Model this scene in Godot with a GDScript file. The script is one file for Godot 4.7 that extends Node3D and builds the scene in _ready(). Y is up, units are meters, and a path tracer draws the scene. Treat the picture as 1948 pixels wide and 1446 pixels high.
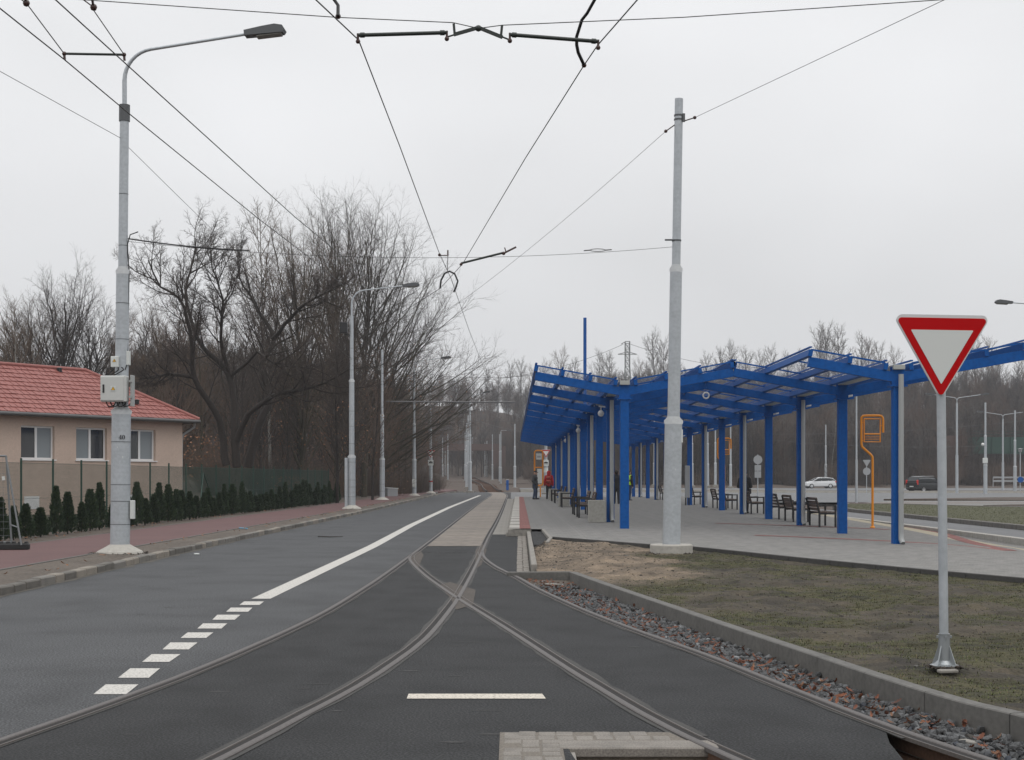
extends Node3D

# ------------------------------------------------------------------ helpers
class MB:                                  # collects triangles with their normals
	var v := PackedVector3Array()
	var n := PackedVector3Array()
	var c := PackedColorArray()
	var tint := Color(-1, 0, 0)
	func p3(a: Vector3, b: Vector3, d: Vector3, na: Vector3, nb: Vector3, nd: Vector3) -> void:   # a, b, d counter-clockwise from outside
		v.append(a); v.append(d); v.append(b)
		n.append(na); n.append(nd); n.append(nb)
		if tint.r >= 0.0:
			c.append(tint); c.append(tint); c.append(tint)
	func tri(a: Vector3, b: Vector3, d: Vector3) -> void:
		var k := (b - a).cross(d - a).normalized()
		p3(a, b, d, k, k, k)
	func tri_o(a: Vector3, b: Vector3, d: Vector3, out: Vector3) -> void:
		if (b - a).cross(d - a).dot(out) >= 0.0: tri(a, b, d)
		else: tri(a, d, b)
	func quad(a: Vector3, b: Vector3, d: Vector3, e: Vector3) -> void:
		var k := (d - a).cross(e - b).normalized()
		p3(a, b, d, k, k, k); p3(a, d, e, k, k, k)
	func quad_o(a: Vector3, b: Vector3, d: Vector3, e: Vector3, out: Vector3) -> void:
		if (d - a).cross(e - b).dot(out) >= 0.0: quad(a, b, d, e)
		else: quad(a, e, d, b)
	func box(at: Vector3, size: Vector3, q := Basis.IDENTITY, ch := 0.0) -> void:      # ch: chamfer
		var h := size * 0.5
		var i := h - Vector3.ONE * ch
		for ax in 3:
			var b := (ax + 1) % 3
			var d := (ax + 2) % 3
			for s in [-1.0, 1.0]:
				var pts: Array[Vector3] = []
				for w in [[-1, -1], [1, -1], [1, 1], [-1, 1]]:
					var p := Vector3()
					p[ax] = h[ax] * s; p[b] = i[b] * w[0]; p[d] = i[d] * w[1]
					pts.append(at + q * p)
				var o := Vector3(); o[ax] = s
				quad_o(pts[0], pts[1], pts[2], pts[3], q * o)
				if ch > 0.0:
					for t in [-1.0, 1.0]:                     # the edge between face ax,s and face b,t
						var e: Array[Vector3] = []
						for w in [[0, -1], [0, 1], [1, 1], [1, -1]]:
							var p := Vector3()
							p[ax] = (h[ax] if w[0] == 0 else i[ax]) * s
							p[b] = (i[b] if w[0] == 0 else h[b]) * t
							p[d] = i[d] * w[1]
							e.append(at + q * p)
						var oo := Vector3(); oo[ax] = s; oo[b] = t
						quad_o(e[0], e[1], e[2], e[3], q * oo)
		if ch > 0.0:
			for sx in [-1.0, 1.0]:
				for sy in [-1.0, 1.0]:
					for sz in [-1.0, 1.0]:
						tri_o(at + q * Vector3(h.x * sx, i.y * sy, i.z * sz), at + q * Vector3(i.x * sx, h.y * sy, i.z * sz), at + q * Vector3(i.x * sx, i.y * sy, h.z * sz), q * Vector3(sx, sy, sz))
	func bar(a: Vector3, b: Vector3, w: float, h: float, ch := 0.0) -> void:           # a box from a to b, w across, h upright
		var z := (b - a).normalized()
		var x := Vector3.UP.cross(z)
		x = Vector3.RIGHT if x.length() < 0.01 else x.normalized()
		box((a + b) * 0.5, Vector3(w, h, a.distance_to(b)), Basis(x, z.cross(x), z), ch)
	func tube(pts: Array, radii: Array, sides := 8, caps := true) -> void:
		var rings := []
		var norms := []
		var side := Vector3.ZERO
		for k in pts.size():
			var t: Vector3 = (pts[mini(k + 1, pts.size() - 1)] - pts[maxi(k - 1, 0)]).normalized()
			if side == Vector3.ZERO:
				side = t.cross(Vector3.UP if absf(t.y) < 0.9 else Vector3.RIGHT).normalized()
			side = (side - t * side.dot(t)).normalized()
			var up := t.cross(side)
			var r: float = radii[mini(k, radii.size() - 1)]
			var ring := PackedVector3Array()
			var nn := PackedVector3Array()
			for j in sides:
				var a := TAU * j / sides
				var o := side * cos(a) + up * sin(a)
				ring.append(pts[k] + o * r); nn.append(o)
			rings.append(ring); norms.append(nn)
		for k in pts.size() - 1:
			for j in sides:
				var m := (j + 1) % sides
				p3(rings[k][j], rings[k][m], rings[k + 1][m], norms[k][j], norms[k][m], norms[k + 1][m])
				p3(rings[k][j], rings[k + 1][m], rings[k + 1][j], norms[k][j], norms[k + 1][m], norms[k + 1][j])
		if caps:
			var last := pts.size() - 1
			for j in range(1, sides - 1):
				tri_o(rings[0][0], rings[0][j], rings[0][j + 1], pts[0] - pts[1])
				tri_o(rings[last][0], rings[last][j], rings[last][j + 1], pts[last] - pts[last - 1])
	func lathe(prof: Array, sides: int, at := Vector3.ZERO, q := Basis.IDENTITY, flat := true) -> void:    # prof: Vector2(radius, height), upwards
		for k in prof.size() - 1:
			var a: Vector2 = prof[k]
			var b: Vector2 = prof[k + 1]
			var sl := Vector2(b.y - a.y, a.x - b.x).normalized()
			for j in sides:
				var c0 := Vector3(cos(TAU * j / sides), 0, sin(TAU * j / sides))
				var c1 := Vector3(cos(TAU * (j + 1) / sides), 0, sin(TAU * (j + 1) / sides))
				var n0 := q * (c0 * sl.x + Vector3.UP * sl.y)
				var n1 := q * (c1 * sl.x + Vector3.UP * sl.y)
				var p0 := at + q * (c0 * a.x + Vector3.UP * a.y)
				var p1 := at + q * (c1 * a.x + Vector3.UP * a.y)
				var p2 := at + q * (c1 * b.x + Vector3.UP * b.y)
				var p4 := at + q * (c0 * b.x + Vector3.UP * b.y)
				if a.x > 0.0001: p3(p0, p2, p1, n0, n1, n1)
				if b.x > 0.0001: p3(p0, p4, p2, n0, n0, n1)
	func ball(at: Vector3, r: Vector3, sides := 12) -> void:
		var rows := sides / 2
		for i in rows:
			for j in sides:
				var q := []
				for w in [[i, j], [i + 1, j], [i + 1, j + 1], [i, j + 1]]:
					var a: float = PI * w[0] / rows
					var b: float = TAU * w[1] / sides
					q.append(Vector3(sin(a) * cos(b), cos(a), sin(a) * sin(b)))
				if i < rows - 1: p3(at + q[0] * r, at + q[2] * r, at + q[1] * r, q[0], q[2], q[1])
				if i > 0: p3(at + q[0] * r, at + q[3] * r, at + q[2] * r, q[0], q[3], q[2])
	func extrude(poly: PackedVector2Array, depth: float, tr := Transform3D.IDENTITY) -> void:     # poly in xy, from z = 0 to z = depth
		var ix := Geometry2D.triangulate_polygon(poly)
		for k in range(0, ix.size(), 3):
			var a := Vector3(poly[ix[k]].x, poly[ix[k]].y, 0)
			var b := Vector3(poly[ix[k + 1]].x, poly[ix[k + 1]].y, 0)
			var d := Vector3(poly[ix[k + 2]].x, poly[ix[k + 2]].y, 0)
			var e := Vector3(0, 0, depth)
			tri_o(tr * a, tr * b, tr * d, tr.basis * Vector3(0, 0, -depth))
			tri_o(tr * (a + e), tr * (b + e), tr * (d + e), tr.basis * Vector3(0, 0, depth))
		var cw := Geometry2D.is_polygon_clockwise(poly)
		for k in poly.size():
			var a := Vector3(poly[k].x, poly[k].y, 0)
			var b := Vector3(poly[(k + 1) % poly.size()].x, poly[(k + 1) % poly.size()].y, 0)
			var out := Vector3(b.y - a.y, a.x - b.x, 0)
			quad_o(tr * a, tr * b, tr * (b + Vector3(0, 0, depth)), tr * (a + Vector3(0, 0, depth)), tr.basis * (-out if cw else out))
	func sheet(poly: PackedVector2Array, y: Callable, skirt := 0.0) -> void:             # poly in xz, its top at y(point), its sides going down
		var ix := Geometry2D.triangulate_polygon(poly)
		for k in range(0, ix.size(), 3):
			var a := poly[ix[k]]
			var b := poly[ix[k + 1]]
			var d := poly[ix[k + 2]]
			tri_o(Vector3(a.x, y.call(a), a.y), Vector3(b.x, y.call(b), b.y), Vector3(d.x, y.call(d), d.y), Vector3.UP)
		if skirt > 0.0:
			var cw := Geometry2D.is_polygon_clockwise(poly)
			for k in poly.size():
				var a := poly[k]
				var b := poly[(k + 1) % poly.size()]
				var out := Vector3(b.y - a.y, 0, a.x - b.x) * (-1.0 if cw else 1.0)
				var pa := Vector3(a.x, y.call(a), a.y)
				var pb := Vector3(b.x, y.call(b), b.y)
				quad_o(pa, pb, pb - Vector3.UP * skirt, pa - Vector3.UP * skirt, out)
	func strip(l: Array, r: Array) -> void:                                              # a sheet between two polylines
		for k in mini(l.size(), r.size()) - 1:
			quad_o(l[k], r[k], r[k + 1], l[k + 1], Vector3.UP)
	func sweep(path: Array, prof: Array) -> void:                                        # prof: Vector2(across, up); across to the right of the way
		var rings := []
		for k in path.size():
			var t: Vector3 = path[mini(k + 1, path.size() - 1)] - path[maxi(k - 1, 0)]
			var x := Vector3(-t.z, 0, t.x).normalized()
			var ring := []
			for q in prof: ring.append(path[k] + x * q.x + Vector3.UP * q.y)
			rings.append(ring)
		for k in path.size() - 1:
			for j in prof.size() - 1:
				quad(rings[k][j], rings[k][j + 1], rings[k + 1][j + 1], rings[k + 1][j])
	func done() -> ArrayMesh:
		var m := ArrayMesh.new()
		var a := []
		a.resize(Mesh.ARRAY_MAX)
		a[Mesh.ARRAY_VERTEX] = v
		a[Mesh.ARRAY_NORMAL] = n
		if c.size() == v.size(): a[Mesh.ARRAY_COLOR] = c
		m.add_surface_from_arrays(Mesh.PRIMITIVE_TRIANGLES, a)
		return m

class TB:                                  # indexed thin tubes: limbs and twigs
	var v := PackedVector3Array()
	var n := PackedVector3Array()
	var ix := PackedInt32Array()
	func limb(pts: PackedVector3Array, r0: float, r1: float, sides: int) -> void:
		var first := v.size()
		var m := pts.size()
		var t := (pts[1] - pts[0]).normalized()
		var s := t.cross(Vector3(0.3, 0.2, 0.9)).normalized()
		for k in m:
			if k > 0 and k < m - 1:
				t = (pts[k + 1] - pts[k - 1]).normalized()
			s = (s - t * s.dot(t)).normalized()
			var u := t.cross(s)
			var r := lerpf(r0, r1, float(k) / (m - 1))
			for j in sides:
				var a := TAU * j / sides
				var o := s * cos(a) + u * sin(a)
				v.append(pts[k] + o * r); n.append(o)
		for k in m - 1:
			for j in sides:
				var a := first + k * sides + j
				var b := first + k * sides + (j + 1) % sides
				ix.append(a); ix.append(b + sides); ix.append(b)
				ix.append(a); ix.append(a + sides); ix.append(b + sides)
	func done() -> ArrayMesh:
		var m := ArrayMesh.new()
		var a := []
		a.resize(Mesh.ARRAY_MAX)
		a[Mesh.ARRAY_VERTEX] = v
		a[Mesh.ARRAY_NORMAL] = n
		a[Mesh.ARRAY_INDEX] = ix
		m.add_surface_from_arrays(Mesh.PRIMITIVE_TRIANGLES, a)
		return m

var rng := RandomNumberGenerator.new()
var taken := {}
var M := {}
var bumps := FastNoiseLite.new()

func rr(a: float, b: float) -> float: return rng.randf_range(a, b)

func numbered(called: String) -> String:
	var k: int = taken.get(called, 0)
	taken[called] = k + 1
	return called if k == 0 else "%s_%03d" % [called, k]

func tag(o: Node, label: String, category := "", group := "") -> void:
	o.set_meta("label", label)
	if category: o.set_meta("category", category)
	if group: o.set_meta("group", group)

func thing(called: String, label: String, category: String, at := Vector3.ZERO, turn := 0.0, group := "") -> Node3D:
	var o := Node3D.new()
	o.name = numbered(called)
	add_child(o, true)
	o.position = at
	o.rotation.y = turn
	tag(o, label, category, group)
	return o

func put(called: String, mesh: Mesh, m: Material, parent: Node = self, at := Vector3.ZERO) -> MeshInstance3D:
	var o := MeshInstance3D.new()
	o.name = numbered(called) if parent == self else called
	o.mesh = mesh
	o.material_override = m
	parent.add_child(o, true)
	o.position = at
	return o

func struct(called: String, mb: MB, m: Material) -> MeshInstance3D:
	var o := put(called, mb.done(), m)
	o.set_meta("kind", "structure")
	return o

func copy(root: Node3D, at: Vector3, turn: float, label := "", called := "") -> Node3D:
	var r: Node3D = root.duplicate()
	r.name = numbered(called if called else str(root.name).trim_suffix("_001"))
	add_child(r, true)
	r.position = at
	r.rotation.y = turn
	if label: r.set_meta("label", label)
	return r

func scatter(called: String, mesh: Mesh, m: Material, where: Array, colors: Array, parent: Node = self) -> MultiMeshInstance3D:
	var mm := MultiMesh.new()
	mm.transform_format = MultiMesh.TRANSFORM_3D
	mm.use_colors = colors.size() > 0
	mm.mesh = mesh
	mm.instance_count = where.size()
	for k in where.size():
		mm.set_instance_transform(k, where[k])
		if colors.size() > 0: mm.set_instance_color(k, colors[k])
	var o := MultiMeshInstance3D.new()
	o.name = numbered(called) if parent == self else called
	o.multimesh = mm
	o.material_override = m
	o.set_meta("kind", "stuff")
	parent.add_child(o, true)
	return o

func srgb(r: float, g: float, b: float) -> Color: return Color(r, g, b).linear_to_srgb()

func noise_tex(freq: float, ramp: Array, seed_ := 1, kind := FastNoiseLite.TYPE_SIMPLEX_SMOOTH, oct := 5, size := 512) -> NoiseTexture2D:
	var f := FastNoiseLite.new()
	f.noise_type = kind
	f.seed = seed_
	f.frequency = freq
	f.fractal_octaves = oct
	if kind == FastNoiseLite.TYPE_CELLULAR:
		f.cellular_return_type = FastNoiseLite.RETURN_CELL_VALUE
	var g := Gradient.new()
	g.offsets = PackedFloat32Array(ramp.map(func(x): return x[0]))
	g.colors = PackedColorArray(ramp.map(func(x): return x[1]))
	var t := NoiseTexture2D.new()
	t.width = size
	t.height = size
	t.seamless = true
	t.noise = f
	t.color_ramp = g
	return t

func plain(called: String, c: Color, rough := 0.7, metal := 0.0) -> StandardMaterial3D:
	var m := StandardMaterial3D.new()
	m.resource_name = called
	m.albedo_color = c
	m.roughness = rough
	m.metallic = metal
	M[called] = m
	return m

# a material of a colour with noise from lo to hi times it, and wide blotches over that; metres: the length one tile covers
func grainy(called: String, c: Color, lo: float, hi: float, metres: float, rough := 0.85, freq := 0.02, oct := 5, blotch := 0.0, blotch_metres := 9.0, bump := 0.0, seed_ := 3, size := 512, edge := 0.5) -> StandardMaterial3D:
	var m := plain(called, Color.WHITE, rough)
	var l := c.srgb_to_linear()
	m.albedo_texture = noise_tex(freq, [[0.5 - edge, (l * lo).linear_to_srgb()], [0.5, c], [0.5 + edge, (l * hi).linear_to_srgb()]], seed_, FastNoiseLite.TYPE_SIMPLEX_SMOOTH, oct, size)
	m.uv1_triplanar = true
	m.uv1_world_triplanar = true
	m.uv1_scale = Vector3.ONE / metres
	if blotch > 0.0:
		m.detail_enabled = true
		m.detail_blend_mode = BaseMaterial3D.BLEND_MODE_MUL
		m.detail_uv_layer = BaseMaterial3D.DETAIL_UV_2
		m.detail_albedo = noise_tex(0.012, [[0.0, srgb(1 - blotch, 1 - blotch, 1 - blotch)], [0.55, srgb(1 - blotch * 0.3, 1 - blotch * 0.3, 1 - blotch * 0.3)], [1.0, Color.WHITE]], seed_ + 7, FastNoiseLite.TYPE_SIMPLEX_SMOOTH, 4, 256)
		m.uv2_triplanar = true
		m.uv2_world_triplanar = true
		m.uv2_scale = Vector3.ONE / blotch_metres
	if bump > 0.0:
		m.heightmap_enabled = true
		m.heightmap_scale = bump
		m.heightmap_texture = noise_tex(freq, [[0.0, Color.BLACK], [1.0, Color.WHITE]], seed_, FastNoiseLite.TYPE_SIMPLEX_SMOOTH, oct, size)
	return m

func curve(pts: Array, step: float) -> Array:      # a smooth line through points, about step apart
	var out := []
	for k in pts.size() - 1:
		var a = pts[k]
		var b = pts[k + 1]
		var pre = pts[maxi(k - 1, 0)]
		var post = pts[mini(k + 2, pts.size() - 1)]
		var m := maxi(1, int(a.distance_to(b) / step))
		for i in m: out.append(a.cubic_interpolate(b, pre, post, float(i) / m))
	out.append(pts[-1])
	return out

func resample(pts: Array, count: int) -> Array:
	var total := 0.0
	for k in pts.size() - 1: total += pts[k].distance_to(pts[k + 1])
	var out := []
	var k := 0
	var gone := 0.0
	for i in count:
		var want := total * i / (count - 1)
		while k < pts.size() - 2 and gone + pts[k].distance_to(pts[k + 1]) < want:
			gone += pts[k].distance_to(pts[k + 1])
			k += 1
		out.append(pts[k].lerp(pts[k + 1], clampf((want - gone) / maxf(pts[k].distance_to(pts[k + 1]), 1e-6), 0, 1)))
	return out

func shifted(path: Array, off: float, y := 0.0) -> Array:
	var out := []
	for k in path.size():
		var t: Vector3 = path[mini(k + 1, path.size() - 1)] - path[maxi(k - 1, 0)]
		out.append(path[k] + Vector3(-t.z, 0, t.x).normalized() * off + Vector3.UP * y)
	return out

func flat(y: float) -> Callable: return func(_p: Vector2) -> float: return y

func v2(a: Array) -> PackedVector2Array:
	var out := PackedVector2Array()
	for k in range(0, a.size(), 2): out.append(Vector2(a[k], a[k + 1]))
	return out

func sstep(a: float, b: float, x: float) -> float: return smoothstep(a, b, x)

# the lie of the land: flat round the road, a bank behind the left fence, a wooded hill beyond the tracks
func land(x: float, d: float) -> float:      # d: metres ahead of the camera
	var far := maxf(0.0, d - 190.0) * 0.009
	var open := sstep(9.0, 32.0, absf(x - (-2.0 - (d - 150.0) * 0.045)))
	var hill := 14.5 * sstep(222.0, 350.0, d) * open + 20.0 * sstep(350.0, 470.0, d) * (1.0 - open)
	var bank := (1.6 * sstep(-12.5, -19.0, x) + 4.0 * sstep(-22.0, -70.0, x)) * sstep(66.0, 90.0, d)
	return -0.16 * sstep(200.0, 150.0, d) + far + hill + bank

func platform_y(p: Vector2) -> float:
	return 0.2 - 0.03 * maxf(0.0, p.x - 3.5) * clampf(1.0 - (-p.y - 34.0) / 30.0, 0.15, 1.0)

# a smooth body round tapered bones [from, to, radius, radius], meshed as surface nets
func body(mb: MB, bones: Array, cell: float, k := 0.03) -> void:
	var lo: Vector3 = bones[0][0]
	var hi := lo
	for b in bones:
		var r: float = maxf(b[2], b[3])
		for p in [b[0], b[1]]:
			lo = lo.min(p - Vector3.ONE * r)
			hi = hi.max(p + Vector3.ONE * r)
	lo -= Vector3.ONE * cell * 3
	hi += Vector3.ONE * cell * 3
	var nx := int((hi.x - lo.x) / cell) + 1
	var ny := int((hi.y - lo.y) / cell) + 1
	var nz := int((hi.z - lo.z) / cell) + 1
	var f := PackedFloat32Array()
	f.resize(nx * ny * nz)
	f.fill(1.0)
	for b in bones:
		var a: Vector3 = b[0]
		var ab: Vector3 = b[1] - b[0]
		var l2 := maxf(ab.length_squared(), 1e-9)
		var reach: float = maxf(b[2], b[3]) + cell * 2.5 + k
		var p0 := ((a.min(b[1]) - Vector3.ONE * reach - lo) / cell).floor().max(Vector3.ZERO)
		var p1 := ((a.max(b[1]) + Vector3.ONE * reach - lo) / cell).ceil().min(Vector3(nx - 1, ny - 1, nz - 1))
		for z in range(int(p0.z), int(p1.z) + 1):
			for y in range(int(p0.y), int(p1.y) + 1):
				var row := (z * ny + y) * nx
				for x in range(int(p0.x), int(p1.x) + 1):
					var p := lo + Vector3(x, y, z) * cell - a
					var h := clampf(p.dot(ab) / l2, 0, 1)
					var d := (p - ab * h).length() - lerpf(b[2], b[3], h)
					var o := f[row + x]
					var e := maxf(k - absf(o - d), 0.0) / k
					f[row + x] = minf(o, d) - e * e * k * 0.25
	var at := {}
	var grad := func(p: Vector3i) -> Vector3:
		var i := (p.z * ny + p.y) * nx + p.x
		return Vector3(f[i + 1] - f[i - 1], f[i + nx] - f[i - nx], f[i + nx * ny] - f[i - nx * ny]).normalized()
	for z in range(1, nz - 2):
		for y in range(1, ny - 2):
			for x in range(1, nx - 2):
				var i := (z * ny + y) * nx + x
				var inside := 0
				for o in [0, 1, nx, nx + 1, nx * ny, nx * ny + 1, nx * ny + nx, nx * ny + nx + 1]:
					if f[i + o] < 0.0: inside += 1
				if inside == 0 or inside == 8: continue
				var sum := Vector3.ZERO
				var cnt := 0
				for ed in [[0, 0, 0, 0], [0, 1, 0, 0], [0, 0, 1, 0], [0, 1, 1, 0], [0, 0, 0, 1], [1, 0, 0, 1], [0, 0, 1, 1], [1, 0, 1, 1], [0, 0, 0, 2], [1, 0, 0, 2], [0, 1, 0, 2], [1, 1, 0, 2]]:
					var q := Vector3i.ZERO
					var dst := Vector3i.ZERO
					match ed[3]:
						0: q = Vector3i(0, ed[1], ed[2]); dst = Vector3i(1, 0, 0)
						1: q = Vector3i(ed[0], 0, ed[2]); dst = Vector3i(0, 1, 0)
						2: q = Vector3i(ed[0], ed[1], 0); dst = Vector3i(0, 0, 1)
					var s0 := f[i + (q.z * ny + q.y) * nx + q.x]
					var s1 := f[i + ((q.z + dst.z) * ny + q.y + dst.y) * nx + q.x + dst.x]
					if (s0 < 0.0) != (s1 < 0.0):
						sum += Vector3(q) + Vector3(dst) * (s0 / (s0 - s1))
						cnt += 1
				at[Vector3i(x, y, z)] = [lo + (Vector3(x, y, z) + sum / cnt) * cell, grad.call(Vector3i(x, y, z))]
	for key in at:
		var i: int = (key.z * ny + key.y) * nx + key.x
		for ax in 3:
			var b := Vector3i.ZERO
			var d := Vector3i.ZERO
			b[(ax + 1) % 3] = 1
			d[(ax + 2) % 3] = 1
			var nb: int = [1, nx, nx * ny][ax]
			if (f[i] < 0.0) == (f[i + nb] < 0.0): continue
			if not (at.has(key - b) and at.has(key - d) and at.has(key - b - d)): continue
			var q := [at[key], at[key - b], at[key - b - d], at[key - d]]
			if f[i] < 0.0: q.reverse()
			var out: Vector3 = q[0][1] + q[2][1]
			if (q[1][0] - q[0][0]).cross(q[2][0] - q[0][0]).dot(out) < 0.0: q.reverse()
			mb.p3(q[0][0], q[1][0], q[2][0], q[0][1], q[1][1], q[2][1])
			mb.p3(q[0][0], q[2][0], q[3][0], q[0][1], q[2][1], q[3][1])

# ------------------------------------------------------------------ materials
func materials() -> void:
	grainy("asphalt", srgb(0.071, 0.073, 0.076), 0.45, 1.9, 2.2, 0.72, 0.09, 4, 0.4, 7.0, 0.5, 3, 1024, 0.28)
	grainy("new_asphalt", srgb(0.0275, 0.028, 0.0288), 0.35, 2.2, 2.0, 0.68, 0.09, 4, 0.45, 3.6, 0.6, 5, 1024, 0.28)
	M.asphalt.metallic_specular = 0.32
	M.new_asphalt.metallic_specular = 0.28
	grainy("far_asphalt", srgb(0.13, 0.132, 0.135), 0.75, 1.25, 6.0, 0.7, 0.03, 4, 0.2, 14.0)
	grainy("red_asphalt", srgb(0.115, 0.056, 0.053), 0.75, 1.3, 1.6, 0.85, 0.06, 4, 0.22, 6.0)
	grainy("concrete", srgb(0.25, 0.235, 0.21), 0.7, 1.2, 1.2, 0.85, 0.02, 5, 0.25, 3.0)
	grainy("kerb_concrete", srgb(0.135, 0.13, 0.12), 0.75, 1.2, 1.0, 0.85, 0.03, 5, 0.3, 2.2)
	grainy("slab_concrete", srgb(0.20, 0.165, 0.13), 0.6, 1.3, 2.0, 0.6, 0.016, 6, 0.35, 4.0)
	grainy("pale_concrete", srgb(0.42, 0.40, 0.36), 0.8, 1.12, 1.0, 0.8, 0.02, 5, 0.2, 2.0)
	grainy("granite", srgb(0.25, 0.222, 0.185), 0.5, 1.5, 0.5, 0.8, 0.05, 4, 0.3, 1.7)
	grainy("granite_dark", srgb(0.125, 0.115, 0.10), 0.5, 1.5, 0.5, 0.8, 0.05, 4, 0.3, 1.1, 0.0, 13)
	grainy("granite_grey", srgb(0.18, 0.168, 0.15), 0.5, 1.5, 0.5, 0.8, 0.05, 4, 0.3, 1.3, 0.0, 9)
	grainy("sett", srgb(0.22, 0.20, 0.175), 0.6, 1.4, 0.4, 0.8, 0.05, 4, 0.35, 0.9)
	grainy("mortar", srgb(0.055, 0.053, 0.05), 0.6, 1.35, 0.5, 0.9, 0.05, 4, 0.3, 1.5)
	grainy("gutter_dirt", srgb(0.10, 0.092, 0.078), 0.5, 1.6, 0.6, 0.95, 0.05, 4, 0.4, 1.4)
	grainy("soil", srgb(0.095, 0.075, 0.058), 0.45, 1.6, 1.1, 0.95, 0.03, 6, 0.3, 4.0, 1.2)
	grainy("verge", srgb(0.115, 0.094, 0.075), 0.5, 1.5, 1.3, 0.95, 0.03, 6, 0.35, 5.0, 1.0)
	grainy("litter", srgb(0.070, 0.048, 0.034), 0.4, 1.7, 3.0, 0.95, 0.03, 6, 0.3, 15.0)
	grainy("grass_green", srgb(0.062, 0.062, 0.022), 0.6, 1.4, 2.0, 0.95, 0.03, 5, 0.3, 8.0)
	grainy("plaster", srgb(0.56, 0.435, 0.36), 0.88, 1.08, 1.4, 0.9, 0.03, 5, 0.17, 3.2)
	grainy("zinc", srgb(0.47, 0.50, 0.525), 0.86, 1.12, 0.9, 0.42, 0.02, 4, 0.15, 1.7)
	M.zinc.metallic = 0.35
	grainy("bark", srgb(0.030, 0.024, 0.020), 0.5, 1.6, 1.2, 0.95, 0.03, 5)
	grainy("bark_olive", srgb(0.060, 0.052, 0.034), 0.5, 1.5, 1.2, 0.95, 0.03, 5)
	plain("twig_dark", srgb(0.054, 0.042, 0.035), 0.9)
	plain("twig_far_grey", srgb(0.115, 0.10, 0.09), 0.95)
	plain("twig_far_dark", srgb(0.052, 0.043, 0.038), 0.95)
	plain("twig_brown", srgb(0.115, 0.082, 0.058), 0.9)
	plain("twig_far", srgb(0.085, 0.069, 0.058), 0.95)
	plain("twig_far_red", srgb(0.11, 0.074, 0.056), 0.95)
	plain("birch_bark", srgb(0.22, 0.21, 0.19), 0.8)
	grainy("blue", srgb(0.002, 0.078, 0.30), 0.82, 1.12, 1.5, 0.5, 0.02, 3)
	M.blue.metallic_specular = 0.3
	plain("steel", srgb(0.32, 0.34, 0.35), 0.35, 0.6)
	plain("galvanised_dark", srgb(0.10, 0.105, 0.11), 0.5, 0.3)
	plain("black", srgb(0.012, 0.012, 0.013), 0.5)
	plain("rubber", srgb(0.018, 0.018, 0.018), 0.8)
	plain("wire", srgb(0.025, 0.024, 0.024), 0.6)
	plain("wire_pale", srgb(0.12, 0.12, 0.12), 0.6)
	plain("arm_green", srgb(0.015, 0.022, 0.018), 0.45)
	plain("white_paint", srgb(0.52, 0.50, 0.46), 0.7)
	M.white_paint.albedo_texture = noise_tex(0.06, [[0.0, srgb(0.3, 0.3, 0.3)], [0.3, srgb(0.62, 0.62, 0.62)], [0.42, srgb(0.93, 0.93, 0.93)], [1.0, Color.WHITE]], 4)
	M.white_paint.albedo_color = srgb(0.55, 0.53, 0.49)
	M.white_paint.uv1_triplanar = true
	M.white_paint.uv1_world_triplanar = true
	plain("cream_paint", srgb(0.60, 0.55, 0.47), 0.7)
	M.cream_paint.albedo_texture = M.white_paint.albedo_texture
	M.cream_paint.uv1_triplanar = true
	M.cream_paint.uv1_world_triplanar = true
	plain("cabinet", srgb(0.52, 0.53, 0.51), 0.5)
	plain("cabinet_edge", srgb(0.34, 0.35, 0.34), 0.5)
	plain("yellow", srgb(0.75, 0.42, 0.02), 0.5)
	plain("orange", srgb(0.72, 0.25, 0.008), 0.4)
	plain("red_sign", srgb(0.44, 0.004, 0.006), 0.6)
	M.red_sign.metallic_specular = 0.2
	plain("white_sign", srgb(0.60, 0.62, 0.60), 0.45)
	plain("sign_rim", srgb(0.58, 0.58, 0.58), 0.5)
	plain("sign_back", srgb(0.33, 0.34, 0.35), 0.5, 0.3)
	plain("green_post", srgb(0.012, 0.045, 0.03), 0.5)
	plain("green_mesh", srgb(0.02, 0.055, 0.04), 0.6)
	plain("white_frame", srgb(0.72, 0.72, 0.72), 0.4)
	plain("window_dark", srgb(0.016, 0.017, 0.018), 0.06)
	M.window_dark.metallic_specular = 0.6
	plain("curtain", srgb(0.42, 0.44, 0.46), 0.9)
	plain("gutter_metal", srgb(0.10, 0.10, 0.10), 0.5, 0.2)
	grainy("roof_red", srgb(0.28, 0.092, 0.076), 0.82, 1.15, 2.0, 0.6, 0.03, 4, 0.15, 5.0)
	grainy("wood_slat", srgb(0.10, 0.065, 0.05), 0.7, 1.3, 0.5, 0.6, 0.03, 4)
	grainy("rail_steel", srgb(0.095, 0.085, 0.08), 0.7, 1.3, 0.5, 0.5, 0.03, 4)
	M.rail_steel.metallic = 0.2
	M.rail_steel.metallic_specular = 0.4
	grainy("rail_rust", srgb(0.055, 0.036, 0.026), 0.5, 1.5, 0.5, 0.8, 0.04, 4)
	plain("groove", srgb(0.014, 0.012, 0.011), 0.9)
	grainy("rusty", srgb(0.12, 0.065, 0.04), 0.6, 1.4, 0.7, 0.9, 0.04, 4)
	grainy("stone", srgb(0.074, 0.076, 0.078), 0.6, 1.5, 0.15, 0.85, 0.03, 4)
	M.stone.vertex_color_use_as_albedo = true
	plain("leaf", srgb(0.155, 0.055, 0.026), 0.7)
	M.leaf.backlight_enabled = true
	M.leaf.backlight = Color(0.15, 0.06, 0.02)
	plain("leaf_tan", srgb(0.24, 0.11, 0.05), 0.7)
	plain("grass_blade", Color.WHITE, 0.8)
	M.grass_blade.vertex_color_use_as_albedo = true
	plain("thuja", srgb(0.021, 0.042, 0.018), 0.85)
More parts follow.
